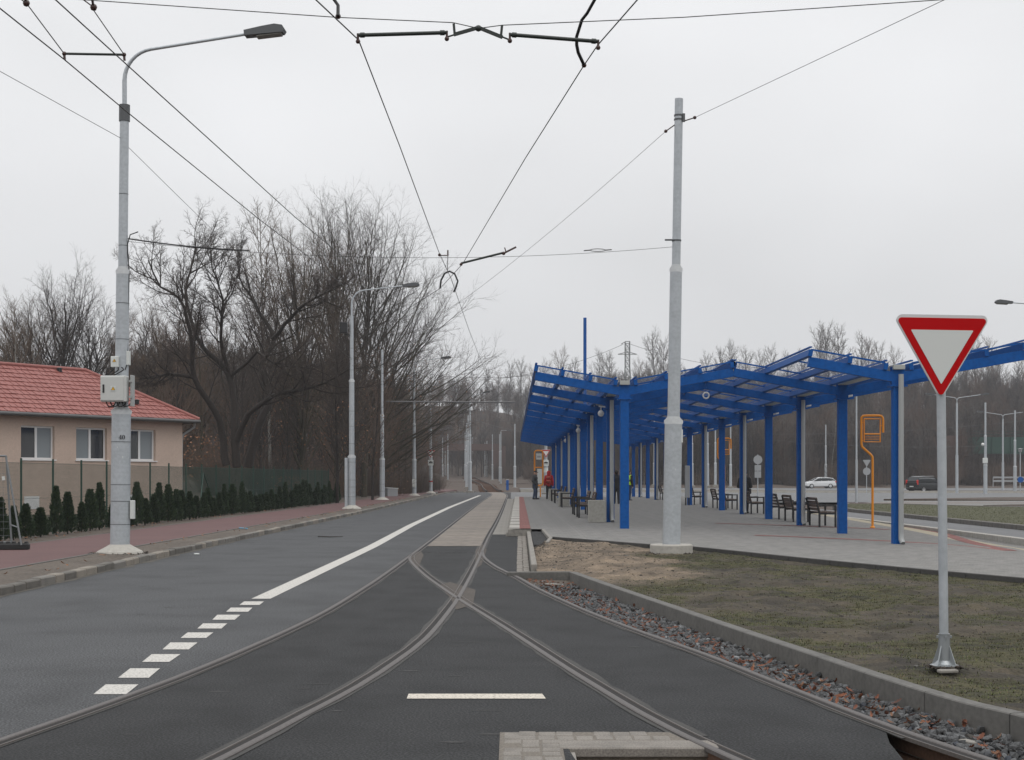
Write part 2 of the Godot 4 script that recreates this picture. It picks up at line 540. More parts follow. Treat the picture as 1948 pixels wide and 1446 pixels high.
	plain("thuja_light", srgb(0.038, 0.062, 0.022), 0.85)
	M.thuja.backlight_enabled = true
	M.thuja.backlight = Color(0.03, 0.06, 0.02)
	var g := plain("roof_glass", Color(0.85, 0.88, 0.94, 0.28), 0.12)
	g.transparency = BaseMaterial3D.TRANSPARENCY_ALPHA
	g.metallic_specular = 0.16
	plain("globe", srgb(0.66, 0.66, 0.64), 0.4)
	plain("valley_grey", srgb(0.36, 0.37, 0.35), 0.5)
	plain("bridge_brown", srgb(0.095, 0.058, 0.048), 0.8)
	plain("bridge_green", srgb(0.012, 0.05, 0.035), 0.6)
	plain("dark_cloth", srgb(0.016, 0.017, 0.02), 0.9)
	plain("grey_cloth", srgb(0.045, 0.047, 0.05), 0.9)
	plain("jeans", srgb(0.035, 0.055, 0.10), 0.9)
	plain("red_cloth", srgb(0.42, 0.012, 0.014), 0.85)
	plain("red_pack", srgb(0.38, 0.07, 0.05), 0.8)
	plain("hi_vis", srgb(0.55, 0.85, 0.03), 0.7)
	plain("skin", srgb(0.50, 0.30, 0.22), 0.6)
	plain("hair", srgb(0.02, 0.014, 0.01), 0.8)
	plain("car_white", srgb(0.66, 0.67, 0.68), 0.25)
	plain("car_dark", srgb(0.014, 0.016, 0.018), 0.25)
	plain("car_glass", srgb(0.02, 0.023, 0.026), 0.06)
	plain("tail_red", srgb(0.55, 0.02, 0.015), 0.25)
	grainy("lip_steel", srgb(0.07, 0.058, 0.05), 0.6, 1.4, 0.5, 0.5, 0.03, 4)
	plain("hub", srgb(0.45, 0.46, 0.47), 0.35, 0.5)
	plain("ochre", srgb(0.42, 0.33, 0.18), 0.85)
	# pavers too far off to pick apart: 20 x 10 cm blocks with sunk joints, each of its own tone
	M["pavers"] = paver_material("pavers", [Color(0.205, 0.198, 0.185), Color(0.23, 0.222, 0.208), Color(0.185, 0.18, 0.17)], 11)
	M["red_pavers"] = paver_material("red_pavers", [Color(0.23, 0.085, 0.072), Color(0.21, 0.075, 0.064), Color(0.26, 0.10, 0.085)], 12)

func paver_material(called: String, tones: Array, seed_: int) -> StandardMaterial3D:
	var im := Image.create_empty(512, 512, false, Image.FORMAT_RGB8)      # 1.6 m
	var r := RandomNumberGenerator.new()
	r.seed = seed_
	im.fill((tones[0] * 0.42).linear_to_srgb())
	for row in 16:
		for col in 9:
			var c: Color = tones[r.randi() % 3] * r.randf_range(0.84, 1.12)
			var x0 := col * 64 - (32 if row % 2 else 0)
			im.fill_rect(Rect2i(maxi(x0, 0) + (2 if x0 >= 0 else 0), row * 32 + 2, 62 + mini(x0, 0), 29), c.linear_to_srgb())
			if x0 + 64 > 512: pass
	var m := plain(called, Color.WHITE, 0.85)
	m.albedo_texture = ImageTexture.create_from_image(im)
	m.uv1_triplanar = true
	m.uv1_world_triplanar = true
	m.uv1_scale = Vector3.ONE / 1.6
	m.detail_enabled = true
	m.detail_blend_mode = BaseMaterial3D.BLEND_MODE_MUL
	m.detail_uv_layer = BaseMaterial3D.DETAIL_UV_2
	m.detail_albedo = noise_tex(0.02, [[0.0, srgb(0.72, 0.72, 0.72)], [0.5, srgb(0.92, 0.92, 0.92)], [1.0, Color.WHITE]], seed_ + 3, FastNoiseLite.TYPE_SIMPLEX_SMOOTH, 6, 512)
	m.uv2_triplanar = true
	m.uv2_world_triplanar = true
	m.uv2_scale = Vector3.ONE / 5.0
	return m

# ------------------------------------------------------------------ camera, sky, sun
func camera_and_light() -> void:
	var cam := Camera3D.new()
	cam.name = "camera"
	cam.projection = Camera3D.PROJECTION_FRUSTUM
	cam.near = 0.1
	cam.far = 2000.0
	cam.size = 2.0 * 0.1 * 723.0 / 2800.0
	cam.frustum_offset = Vector2(0, 0.1 * 184.0 / 2800.0)
	cam.position = Vector3(0, 1.6, 0)
	add_child(cam)
	cam.current = true
	# an overcast sky, brighter towards the zenith, with faint soft cloud
	var f := FastNoiseLite.new()
	f.seed = 8
	f.frequency = 1.1
	f.fractal_octaves = 5
	var im := Image.create_empty(512, 256, false, Image.FORMAT_RGBAF)
	for y in 256:
		var e := PI * (0.5 - (y + 0.5) / 256.0)
		for x in 512:
			var a := TAU * x / 512.0
			var d := Vector3(cos(e) * cos(a), sin(e) * 2.4, cos(e) * sin(a))
			var s := maxf(0.0, sin(e))
			var l := 0.745 + 0.95 * pow(s, 1.7)
			l *= 1.0 + 0.19 * f.get_noise_3dv(d * 1.4)
			if e < 0.0: l = 0.12
			im.set_pixel(x, y, Color(l * 0.985, l * 0.995, l * 1.015))
	var pano := PanoramaSkyMaterial.new()
	pano.panorama = ImageTexture.create_from_image(im)
	var sky := Sky.new()
	sky.sky_material = pano
	var env := Environment.new()
	env.background_mode = Environment.BG_SKY
	env.sky = sky
	env.tonemap_mode = Environment.TONE_MAPPER_LINEAR
	env.tonemap_exposure = 1.0
	env.fog_enabled = true
	env.fog_mode = Environment.FOG_MODE_EXPONENTIAL
	env.fog_density = 0.0004
	env.fog_light_color = Color(0.86, 0.87, 0.89)
	env.sdfgi_enabled = true
	env.ssao_enabled = true
	env.ssil_enabled = true
	var we := WorldEnvironment.new()
	we.name = "world"
	we.environment = env
	add_child(we)
	var sun := DirectionalLight3D.new()
	sun.name = "sun"
	sun.light_color = Color(1.0, 0.97, 0.93)
	sun.light_energy = 0.18
	sun.light_angular_distance = 40.0
	sun.shadow_enabled = true
	sun.rotation_degrees = Vector3(-58, 25, 0)
	add_child(sun)

# ------------------------------------------------------------------ ground
var rail_a := []
var rail_b := []
var rail_c := []
var rail_d := []
var kerb_line := []

func ground() -> void:
	var mb := MB.new()
	var xs := []
	var ds := []
	var x := -260.0
	while x <= 300.0:
		xs.append(x); x += 3.0 if absf(x) < 60.0 else 10.0
	var d := -30.0
	while d <= 620.0:
		ds.append(d); d += 3.5 if d > 55.0 and d < 260.0 else 9.0
	for i in xs.size() - 1:
		for j in ds.size() - 1:
			var q := []
			for w in [[0, 0], [1, 0], [1, 1], [0, 1]]:
				var px: float = xs[i + w[0]]
				var pd: float = ds[j + w[1]]
				q.append(Vector3(px, land(px, pd) + (bumps.get_noise_2d(px * 1.3, pd * 1.3) * 0.5 if pd > 205.0 or (px < -14.0 and pd > 66.0) else 0.0), -pd))
			mb.quad_o(q[0], q[1], q[2], q[3], Vector3.UP)
	struct("ground", mb, M.litter)

	# rails: centre lines of the heads
	rail_a = curve([Vector3(-3.55, 0, -6.2), Vector3(-3.09, 0, -8.9), Vector3(-2.86, 0, -10.3), Vector3(-2.58, 0, -12.4), Vector3(-2.27, 0, -16.2), Vector3(-2.14, 0, -20), Vector3(-2.07, 0, -25.7), Vector3(-2.035, 0, -38), Vector3(-2.02, 0, -60), Vector3(-1.98, 0, -90), Vector3(-1.86, 0, -112), Vector3(-1.80, 0, -128), Vector3(-2.05, 0, -140), Vector3(-2.6, 0, -152), Vector3(-3.4, 0.1, -175), Vector3(-4.6, 0.35, -217), Vector3(-6.3, 0.75, -245), Vector3(-9.0, 1.35, -300), Vector3(-11.5, 1.8, -345)], 0.6)
	rail_b = curve([Vector3(-2.05, 0, -6.2), Vector3(-1.63, 0, -8.4), Vector3(-1.38, 0, -9.9), Vector3(-1.17, 0, -11.2), Vector3(-0.99, 0, -12.8), Vector3(-0.85, 0, -14.5), Vector3(-0.755, 0, -17.2), Vector3(-0.695, 0, -20.4), Vector3(-0.65, 0, -27), Vector3(-0.62, 0, -39.3), Vector3(-0.54, 0, -52.4), Vector3(-0.46, 0, -75), Vector3(-0.40, 0, -107), Vector3(-0.38, 0, -122), Vector3(-0.60, 0, -138), Vector3(-1.15, 0, -152), Vector3(-1.95, 0.1, -175), Vector3(-3.15, 0.35, -217), Vector3(-4.85, 0.75, -245), Vector3(-7.55, 1.35, -300), Vector3(-10.0, 1.8, -345)], 0.6)
	rail_c = curve([Vector3(-2.06, 0, -30.0), Vector3(-1.97, 0, -28.4), Vector3(-1.76, 0, -26.5), Vector3(-1.39, 0, -23.7), Vector3(-1.06, 0, -21.5), Vector3(-0.71, 0, -19.3), Vector3(-0.22, 0, -16.4), Vector3(0.03, 0, -14.9), Vector3(0.24, 0, -13.6), Vector3(0.45, 0, -12.3), Vector3(0.64, 0, -11.2), Vector3(0.80, 0, -10.3), Vector3(0.95, 0, -9.55), Vector3(1.18, 0, -8.6), Vector3(1.85, 0, -6.2)], 0.3)
	rail_d = curve([Vector3(-0.64, 0, -31.5), Vector3(-0.54, 0, -29.0), Vector3(-0.27, 0, -26.0), Vector3(0.11, 0, -23.2), Vector3(0.38, 0, -20.9), Vector3(0.85, 0, -17.7), Vector3(1.27, 0, -15.4), Vector3(1.66, 0, -13.55), Vector3(1.86, 0, -12.5), Vector3(2.02, 0, -11.55), Vector3(2.16, 0, -10.75), Vector3(2.38, 0, -9.55), Vector3(2.60, 0, -8.6), Vector3(3.25, 0, -6.2)], 0.3)

	# carriageway: from the left kerb to the outer rail; track zone: from there to the branch rail
	var left := []
	for p in curve([Vector3(-6.75, 0, -2), Vector3(-6.86, 0, -20), Vector3(-6.9, 0, -33), Vector3(-6.72, 0, -50), Vector3(-6.55, 0, -70), Vector3(-6.5, 0, -105), Vector3(-6.35, 0, -138), Vector3(-5.6, 0, -149), Vector3(-3.6, 0, -151.5)], 0.5): left.append(p)
	kerb_line = left
	var poly := PackedVector2Array()
	for p in resample(left, 60): poly.append(Vector2(p.x, p.z))
	poly.append(Vector2(-2.7, -151.8))
	var inner := []
	for p in rail_a:
		if p.z > -150.5: inner.append(p)
	inner.reverse()
	for p in resample(inner, 90): poly.append(Vector2(p.x, p.z))
	poly.append(Vector2(-4.2, -2))
	mb = MB.new()
	mb.sheet(poly, flat(0.0), 0.1)
	struct("road", mb, M.asphalt)
	poly = PackedVector2Array()
	inner.reverse()
	poly.append(Vector2(-4.2, -2))
	for p in resample(inner, 90): poly.append(Vector2(p.x, p.z))
	poly.append_array(v2([-0.1, -150, -0.1, -40.2, 0.165, -40.2, 0.085, -24.6]))
	var outer := []
	for p in rail_d:
		if p.z > -24.4 and p.z < -9.6: outer.append(p + Vector3(0.03, 0, 0))
	for p in resample(outer, 40): poly.append(Vector2(p.x, p.z))
	poly.append_array(v2([2.39, -9.45, 2.36, -9.3, 2.27, -8.85, 2.21, -8.3, 2.22, -7.6, 2.5, -6.2, 1.93, -6.2, 1.56, -7.35, 1.22, -8.6, 1.14, -8.76, 0.325, -8.74, 0.36, -8.3, 0.36, -2]))
	mb = MB.new()
	mb.sheet(poly, flat(0.0), 0.38)
	struct("track_pavement", mb, M.new_asphalt)
	mb = MB.new()
	mb.sheet(v2([0.2, -2, 0.2, -10, 3.6, -10, 4.4, -2]), flat(-0.33))
	struct("pit_floor", mb, M.soil)
	# the loop road beyond the platform and the bus lane beside it
	mb = MB.new()
	mb.sheet(v2([-2.2, -110, -2.9, -153, 12, -150, 90, -143, 90, -92, 15.3, -92, 15.3, -2, 12.2, -2, 12.2, -103.2, 0.2, -103.2, -0.1, -110]), flat(-0.006))
	struct("loop_road", mb, M.far_asphalt)
	mb = MB.new()
	mb.sheet(v2([1.0, -166, 30, -161, 130, -158, 130, -203, 30, -205, 1.0, -206]), flat(0.07), 0.2)
	struct("far_road", mb, M.far_asphalt)
	mb = MB.new()
	mb.sheet(v2([0.8, -153.2, 12, -150.5, 60, -143.5, 130, -140, 130, -157.8, 30, -160.8, 1.0, -165.6]), flat(0.1), 0.25)
	struct("soil_strip", mb, M.litter)
	mb = MB.new()
	for seg in [[Vector3(0.9, 0.06, -152.9), Vector3(12, 0.06, -150.2)], [Vector3(12, 0.06, -150.2), Vector3(60, 0.06, -143.2)], [Vector3(1.0, 0.06, -165.7), Vector3(30, 0.06, -160.9)]]: mb.bar(seg[0], seg[1], 0.25, 0.26)
	struct("far_kerb", mb, M.pale_concrete)
	mb = MB.new()
	for y in [-224.0, -225.4, -229.0, -230.4]: mb.bar(Vector3(-1.0, 0.44, y), Vector3(140, 0.6, y - 2.0), 0.12, 0.2)
	struct("far_rails", mb, M.rail_rust)
	mb = MB.new()
	mb.sheet(v2([1, -205.5, 30, -204.5, 140, -202.5, 140, -222, 1, -222]), flat(0.14), 0.2)
	struct("far_soil", mb, M.litter)

	# painted lines
	mb = MB.new()
	var l_edge := resample([Vector3(-3.412, 0.004, -19.262), Vector3(-3.326, 0.004, -33.983), Vector3(-3.444, 0.004, -48.574), Vector3(-3.385, 0.004, -77.048), Vector3(-2.877, 0.004, -125.882)], 60)
	mb.strip(l_edge, l_edge.map(func(p): return p + Vector3(0.25, 0, 0)))
	struct("white_line", mb, M.white_paint)
	for q in [
		[Vector3(-3.074, 0.004, -10.805), Vector3(-2.832, 0.004, -10.805), Vector3(-2.872, 0.004, -11.313), Vector3(-3.123, 0.004, -11.313)],
		[Vector3(-3.129, 0.004, -11.686), Vector3(-2.884, 0.004, -11.686), Vector3(-2.933, 0.004, -12.263), Vector3(-3.181, 0.004, -12.263)],
		[Vector3(-3.189, 0.004, -12.685), Vector3(-2.954, 0.004, -12.685), Vector3(-2.983, 0.004, -13.241), Vector3(-3.241, 0.004, -13.241)],
		[Vector3(-3.231, 0.004, -13.604), Vector3(-2.988, 0.004, -13.604), Vector3(-3.029, 0.004, -14.173), Vector3(-3.291, 0.004, -14.173)],
		[Vector3(-3.282, 0.004, -14.571), Vector3(-3.029, 0.004, -14.571), Vector3(-3.062, 0.004, -15.087), Vector3(-3.325, 0.004, -15.087)],
		[Vector3(-3.310, 0.004, -15.479), Vector3(-3.055, 0.004, -15.479), Vector3(-3.100, 0.004, -16.017), Vector3(-3.362, 0.004, -16.017)],
		[Vector3(-3.346, 0.004, -16.429), Vector3(-3.094, 0.004, -16.429), Vector3(-3.141, 0.004, -17.018), Vector3(-3.407, 0.004, -17.018)],
		[Vector3(-3.381, 0.004, -17.402), Vector3(-3.120, 0.004, -17.402), Vector3(-3.166, 0.004, -17.947), Vector3(-3.429, 0.004, -17.947)],
		[Vector3(-3.394, 0.004, -18.322), Vector3(-3.144, 0.004, -18.322), Vector3(-3.176, 0.004, -18.840), Vector3(-3.430, 0.004, -18.840)]]:
		mb = MB.new()
		mb.quad_o(q[0], q[1], q[2], q[3], Vector3.UP)
		struct("dash_marking", mb, M.white_paint)
	mb = MB.new()
	mb.quad_o(Vector3(-0.758, 0.004, -10.590), Vector3(0.244, 0.004, -10.590), Vector3(0.222, 0.004, -10.826), Vector3(-0.760, 0.004, -10.826), Vector3.UP)
	struct("stop_marking", mb, M.cream_paint)

	# concrete slabs between the rails, and the strip beside them
	var bed := thing("track_slabs", "brown concrete slabs laid between the tram rails beside the platform", "track slab")
	bed.set_meta("kind", "structure")
	var z := -33.9
	while z > -150.0:
		var len := 1.5 if z > -60 else 3.0
		mb = MB.new()
		var a0 := at_z(rail_a, z) + 0.075
		var b0 := at_z(rail_b, z) - 0.075
		var a1 := at_z(rail_a, z - len + 0.02) + 0.075
		var b1 := at_z(rail_b, z - len + 0.02) - 0.075
		var h := 0.008 + rr(-0.002, 0.003)
		var top := [Vector3(a0, h, z), Vector3(b0, h, z), Vector3(b1, h, z - len + 0.02), Vector3(a1, h, z - len + 0.02)]
		mb.quad_o(top[0], top[1], top[2], top[3], Vector3.UP)
		for k in 4: mb.quad_o(top[k], top[(k + 1) % 4], top[(k + 1) % 4] - Vector3.UP * 0.02, top[k] - Vector3.UP * 0.02, top[k] - top[(k + 2) % 4])
		put("slab", mb.done(), slab_tone(), bed)
		z -= len
	mb = MB.new()
	var la := []
	var ra := []
	for k in 50:
		var zz := -40.6 - k * 1.35
		la.append(Vector3(at_z(rail_b, zz) + 0.075, 0.006, zz))
		ra.append(Vector3(lerpf(-0.12, 0.12, k / 49.0), 0.006, zz))
	mb.strip(la, ra)
	struct("side_slab", mb, M.concrete)
	# worn mortar round the frog and the points, and the pale joint across the track
	mb = MB.new()
	for q in [[Vector3(-1.068, 0.005, -21.680), Vector3(-0.941, 0.005, -22.330), Vector3(-0.512, 0.005, -20.772), Vector3(-0.486, 0.005, -18.379), Vector3(-0.668, 0.005, -17.652), Vector3(-0.794, 0.005, -19.167)], [Vector3(-0.792, 0.005, -32.129), Vector3(-0.703, 0.005, -35.165), Vector3(-0.551, 0.005, -32.129), Vector3(-0.551, 0.005, -26.583), Vector3(-0.638, 0.005, -25.520)], [Vector3(-2.109, 0.005, -29.973), Vector3(-1.968, 0.005, -31.674), Vector3(-1.798, 0.005, -29.973), Vector3(-1.641, 0.005, -25.815), Vector3(-1.837, 0.005, -27.067)]]:
		var pp := PackedVector2Array()
		for p in q: pp.append(Vector2(p.x, p.z))
		mb.sheet(pp, flat(0.0052))
	struct("worn_mortar", mb, M.rail_bed)
	mb = MB.new()
	for k in 9: mb.box(Vector3(lerpf(-1.93, -0.78, (k + 0.5) / 9.0), 0.004, -30.9), Vector3(rr(0.06, 0.12), 0.004, 0.06))
	struct("joint_marking", mb, M.mortar)
	mb = MB.new()
	for k in 30:          # dusty scuffs and small tar spots
		var zz := -8.6 - 22.0 * pow(rng.randf(), 1.6)
		var sx := rr(-0.30, 0.12) * -zz
		var sc := Vector2(sx, zz)
		var sw := rr(0.02, 0.16)
		var sh := rr(0.01, 0.035)
		var pp := PackedVector2Array()
		for j in 7: pp.append(sc + Vector2(cos(TAU * j / 7) * sw * rr(0.6, 1.2), sin(TAU * j / 7) * sh * rr(0.5, 1.3)))
		if sx > -6.0 and sx < at_z(rail_d, zz) - 0.2: mb.sheet(pp, flat(0.0028))
	struct("scuff_marks", mb, M.scuff)
	rails()
	kerbs()
	platform()

var tones := []
func slab_tone() -> StandardMaterial3D:
	if tones.is_empty():
		for k in 4:
			var m: StandardMaterial3D = M.slab_concrete.duplicate()
			m.albedo_color = srgb(1.0, 1.0, 1.0) * [0.94, 1.0, 0.97, 0.9][k]
			tones.append(m)
	return tones[rng.randi() % 4]

func at_z(path: Array, z: float) -> float:
	var best := 0
	for k in path.size() - 1:
		if (path[k].z - z) * (path[k + 1].z - z) <= 0.0:
			return lerpf(path[k].x, path[k + 1].x, (z - path[k].z) / minf(path[k + 1].z - path[k].z, -1e-6) if path[k + 1].z < path[k].z else (z - path[k].z) / maxf(path[k + 1].z - path[k].z, 1e-6))
	return path[best].x

func rails() -> void:
	var info := [
		[rail_a, 1.0, "outer grooved tram rail curving off along the edge of the carriageway", 200.0],
		[rail_b, -1.0, "inner grooved tram rail that runs beside the platform kerb", 200.0],
		[rail_c, 1.0, "grooved branch rail that crosses the inner rail at the frog", 200.0],
		[rail_d, -1.0, "shiny branch rail curving along the ballast strip", 200.0]]
	for e in info:
		var path: Array = e[0].filter(func(p): return p.z > -153.0)
		if path[0].z < path[-1].z: path.reverse()
		var far: Array = e[0].filter(func(p): return p.z < -151.5)
		var g: float = e[1]
		var o := thing("tram_rail", e[2], "rail", Vector3.ZERO, 0.0, "tram rails in the street")
		var prof := []
		# head, then groove and lip on the inner side
		for q in [[-0.034, -0.012], [-0.031, 0.010], [-0.022, 0.015], [0.018, 0.015], [0.025, 0.010], [0.027, 0.003]]: prof.append(Vector2(q[0] * g, q[1]))
		if g < 0: prof.reverse()
		var mb := MB.new()
		mb.sweep(path, prof)
		put("rail_head", mb.done(), M.rail_steel, o)
		mb = MB.new()
		prof = []
		for q in [[0.025, 0.0045], [0.078, 0.0045]]: prof.append(Vector2(q[0] * g, q[1]))
		if g < 0: prof.reverse()
		mb.sweep(path, prof)
		put("groove", mb.done(), M.groove, o)
		mb = MB.new()
		prof = []
		for q in [[0.075, 0.003], [0.078, 0.011], [0.090, 0.011], [0.094, -0.012]]: prof.append(Vector2(q[0] * g, q[1]))
		if g < 0: prof.reverse()
		mb.sweep(path, prof)
		put("guard_lip", mb.done(), M.lip_steel, o)
		if e[0] == rail_d or e[0] == rail_c:       # the rail's web shows where it crosses the pit
			mb = MB.new()
			var web := path.filter(func(p): return p.z > -9.6)
			mb.sweep(web, [Vector2(-0.06, -0.17), Vector2(-0.012, -0.14), Vector2(-0.012, -0.012), Vector2(0.012, -0.012), Vector2(0.012, -0.14), Vector2(0.06, -0.17)])
			put("rail_web", mb.done(), M.rusty, o)
		# the sealing strips along it, with a ragged edge
		for s in [-1.0, 1.0]:
			var w := 0.032
			if e[0] == rail_a: w = 0.02
			if e[0] == rail_d: w = 0.022
			if e[0] == rail_d and s > 0: continue
			var seen := path.filter(func(p): return p.z > -62.0 and p.z < (-8.75 if e[0] != rail_a and e[0] != rail_b else -6.3))
			if (e[0] == rail_b or e[0] == rail_c) and s == g: w = 0.05
			var i0 := 0.034 if s != g else 0.092
			var l := shifted(seen, s * i0, 0.004)
			var r := []
			for k in seen.size(): r.append(l[k] + (shifted([seen[maxi(k - 1, 0)], seen[mini(k + 1, seen.size() - 1)]], s)[0] - seen[maxi(k - 1, 0)]) * w * (1.0 + 0.9 * bumps.get_noise_2d(seen[k].z * 14.0, s * 7.0) + rr(-0.2, 0.2)))
			mb = MB.new()
			mb.strip(l, r)
			put("sealing_strip", mb.done(), M.mortar, o)
		if far.size() > 3:
			mb = MB.new()
			mb.sweep(far, [Vector2(-0.06, 0.0), Vector2(-0.05, 0.2), Vector2(0.05, 0.2), Vector2(0.06, 0.0)])
			put("far_rail", mb.done(), M.rail_rust, o)
	# sleepers of the open track beyond the road
	var tr := thing("sleeper_track", "dark open track with sleepers climbing towards the far bridge", "track")
	tr.set_meta("kind", "structure")
	for k in 110:
		var zz := -153.5 - k * 1.6
		var y := land(-4, -zz) + 0.06
		var mb := MB.new()
		var cx := (at_z(rail_a, zz) + at_z(rail_b, zz)) * 0.5
		mb.box(Vector3(cx, y, zz), Vector3(2.5, 0.2, 0.3))
		put("sleeper", mb.done(), M.rusty, tr)

# ------------------------------------------------------------------ kerbs, verge, path, platform, island
func kerbs() -> void:
	var kerb := thing("kerb", "granite kerb stones along the left edge of the carriageway", "kerb")
	kerb.set_meta("kind", "structure")
	var fine := resample(kerb_line, 2400)
	var shapes := []
	for k in 8:
		var mb := MB.new()
		mb.box(Vector3.ZERO, Vector3(0.16, 0.22, 1.0), Basis.IDENTITY, 0.018)
		for i in mb.v.size(): mb.v[i] += Vector3(bumps.get_noise_3dv(mb.v[i] * 14 + Vector3(k * 9, 0, 0)), bumps.get_noise_3dv(mb.v[i] * 12 + Vector3(0, k * 9, 5)), 0) * 0.02
		shapes.append(mb.done())
	var at := 170
	while at < fine.size() - 8:
		var len := rr(0.42, 0.78)
		var a: Vector3 = fine[at]
		var to := at + 1
		while to < fine.size() - 1 and a.distance_to(fine[to]) < len: to += 1
		var b: Vector3 = fine[to]
		var t := (b - a).normalized()
		var o := put("kerb_stone", shapes[rng.randi() % 8], [M.granite, M.granite_dark, M.granite_grey][rng.randi() % 3], kerb)
		var xx := Vector3(-t.z, 0, t.x)
		o.transform = Transform3D(Basis(xx, Vector3.UP, -t) * Basis.from_scale(Vector3(1, 1, a.distance_to(b) - 0.042)), (a + b) * 0.5 - xx * 0.08 + Vector3(0, 0.005 + rr(-0.006, 0.006), 0))
		at = to
	var near := kerb_line.filter(func(p): return p.z > -120.0)
	var mb := MB.new()
	var r := []
	for k in near.size(): r.append(near[k] + Vector3(0.06 + 0.10 * absf(bumps.get_noise_2d(near[k].z * 9, 3)) * 2.0, 0.004, 0))
	mb.strip(near.map(func(p): return p + Vector3(0, 0.004, 0)), r)
	struct("gutter_dirt", mb, M.gutter_dirt)
	# verge
	mb = MB.new()
	var rows := 7
	for k in near.size() - 1:
		for i in rows:
			var q := []
			for w in [[0, 0], [1, 0], [1, 1], [0, 1]]:
				var p: Vector3 = near[k + w[0]]
				var u := float(i + w[1]) / rows
				var px := lerpf(p.x - 0.155, path_near(p.z), u)
				q.append(Vector3(px, 0.095 + 0.02 * u + (0.05 * bumps.get_noise_2d(px * 7, p.z * 7) if i + w[1] > 0 and i + w[1] < rows else 0.0), p.z))
			mb.quad_o(q[0], q[1], q[2], q[3], Vector3.UP)
	struct("verge", mb, M.verge)
	mb = MB.new()
	var zs := range(0, 66).map(func(k): return -2.0 - 2.2 * k)
	mb.strip(zs.map(func(z): return Vector3(path_far(z), 0.12, z)), zs.map(func(z): return Vector3(path_near(z) - 0.06, 0.12, z)))
	mb.sheet(v2([-8.3, -146, -6.6, -147, -6.2, -166, -9.5, -184, -12.5, -180, -10.5, -150]), flat(0.13), 0.2)
	struct("red_path", mb, M.red_asphalt)
	mb = MB.new()
	for k in zs.size() - 1: mb.bar(Vector3(path_near(zs[k]) - 0.03, 0.06, zs[k]), Vector3(path_near(zs[k + 1]) - 0.03, 0.06, zs[k + 1]), 0.06, 0.14)
	for k in zs.size() - 1: mb.bar(Vector3(path_far(zs[k]) - 0.03, 0.055, zs[k]), Vector3(path_far(zs[k + 1]) - 0.03, 0.055, zs[k + 1]), 0.06, 0.14)
	struct("path_edging", mb, M.kerb_concrete)
	mb = MB.new()
	for k in 56:
		for i in 6:
			var q := []
			for w in [[0, 0], [1, 0], [1, 1], [0, 1]]:
				var z: float = -2.0 - 2.2 * (k + w[0])
				var px := lerpf(path_far(z) - 0.06, -22.0, pow(float(i + w[1]) / 6, 2.0))
				q.append(Vector3(px, 0.11 + maxf(0, land(px, -z)) * (1 if -z > 66 else 0) + 0.06 * bumps.get_noise_2d(px * 5, z * 5), z))
			mb.quad_o(q[0], q[1], q[2], q[3], Vector3.UP)
	struct("garden_soil", mb, M.soil)

func path_near(z: float) -> float: return lerpf(-8.25, -7.3, clampf((-z - 15.0) / 55.0, 0, 1))
func path_far(z: float) -> float: return lerpf(-10.75, -9.7, clampf((-z - 28.0) / 58.0, 0, 1))

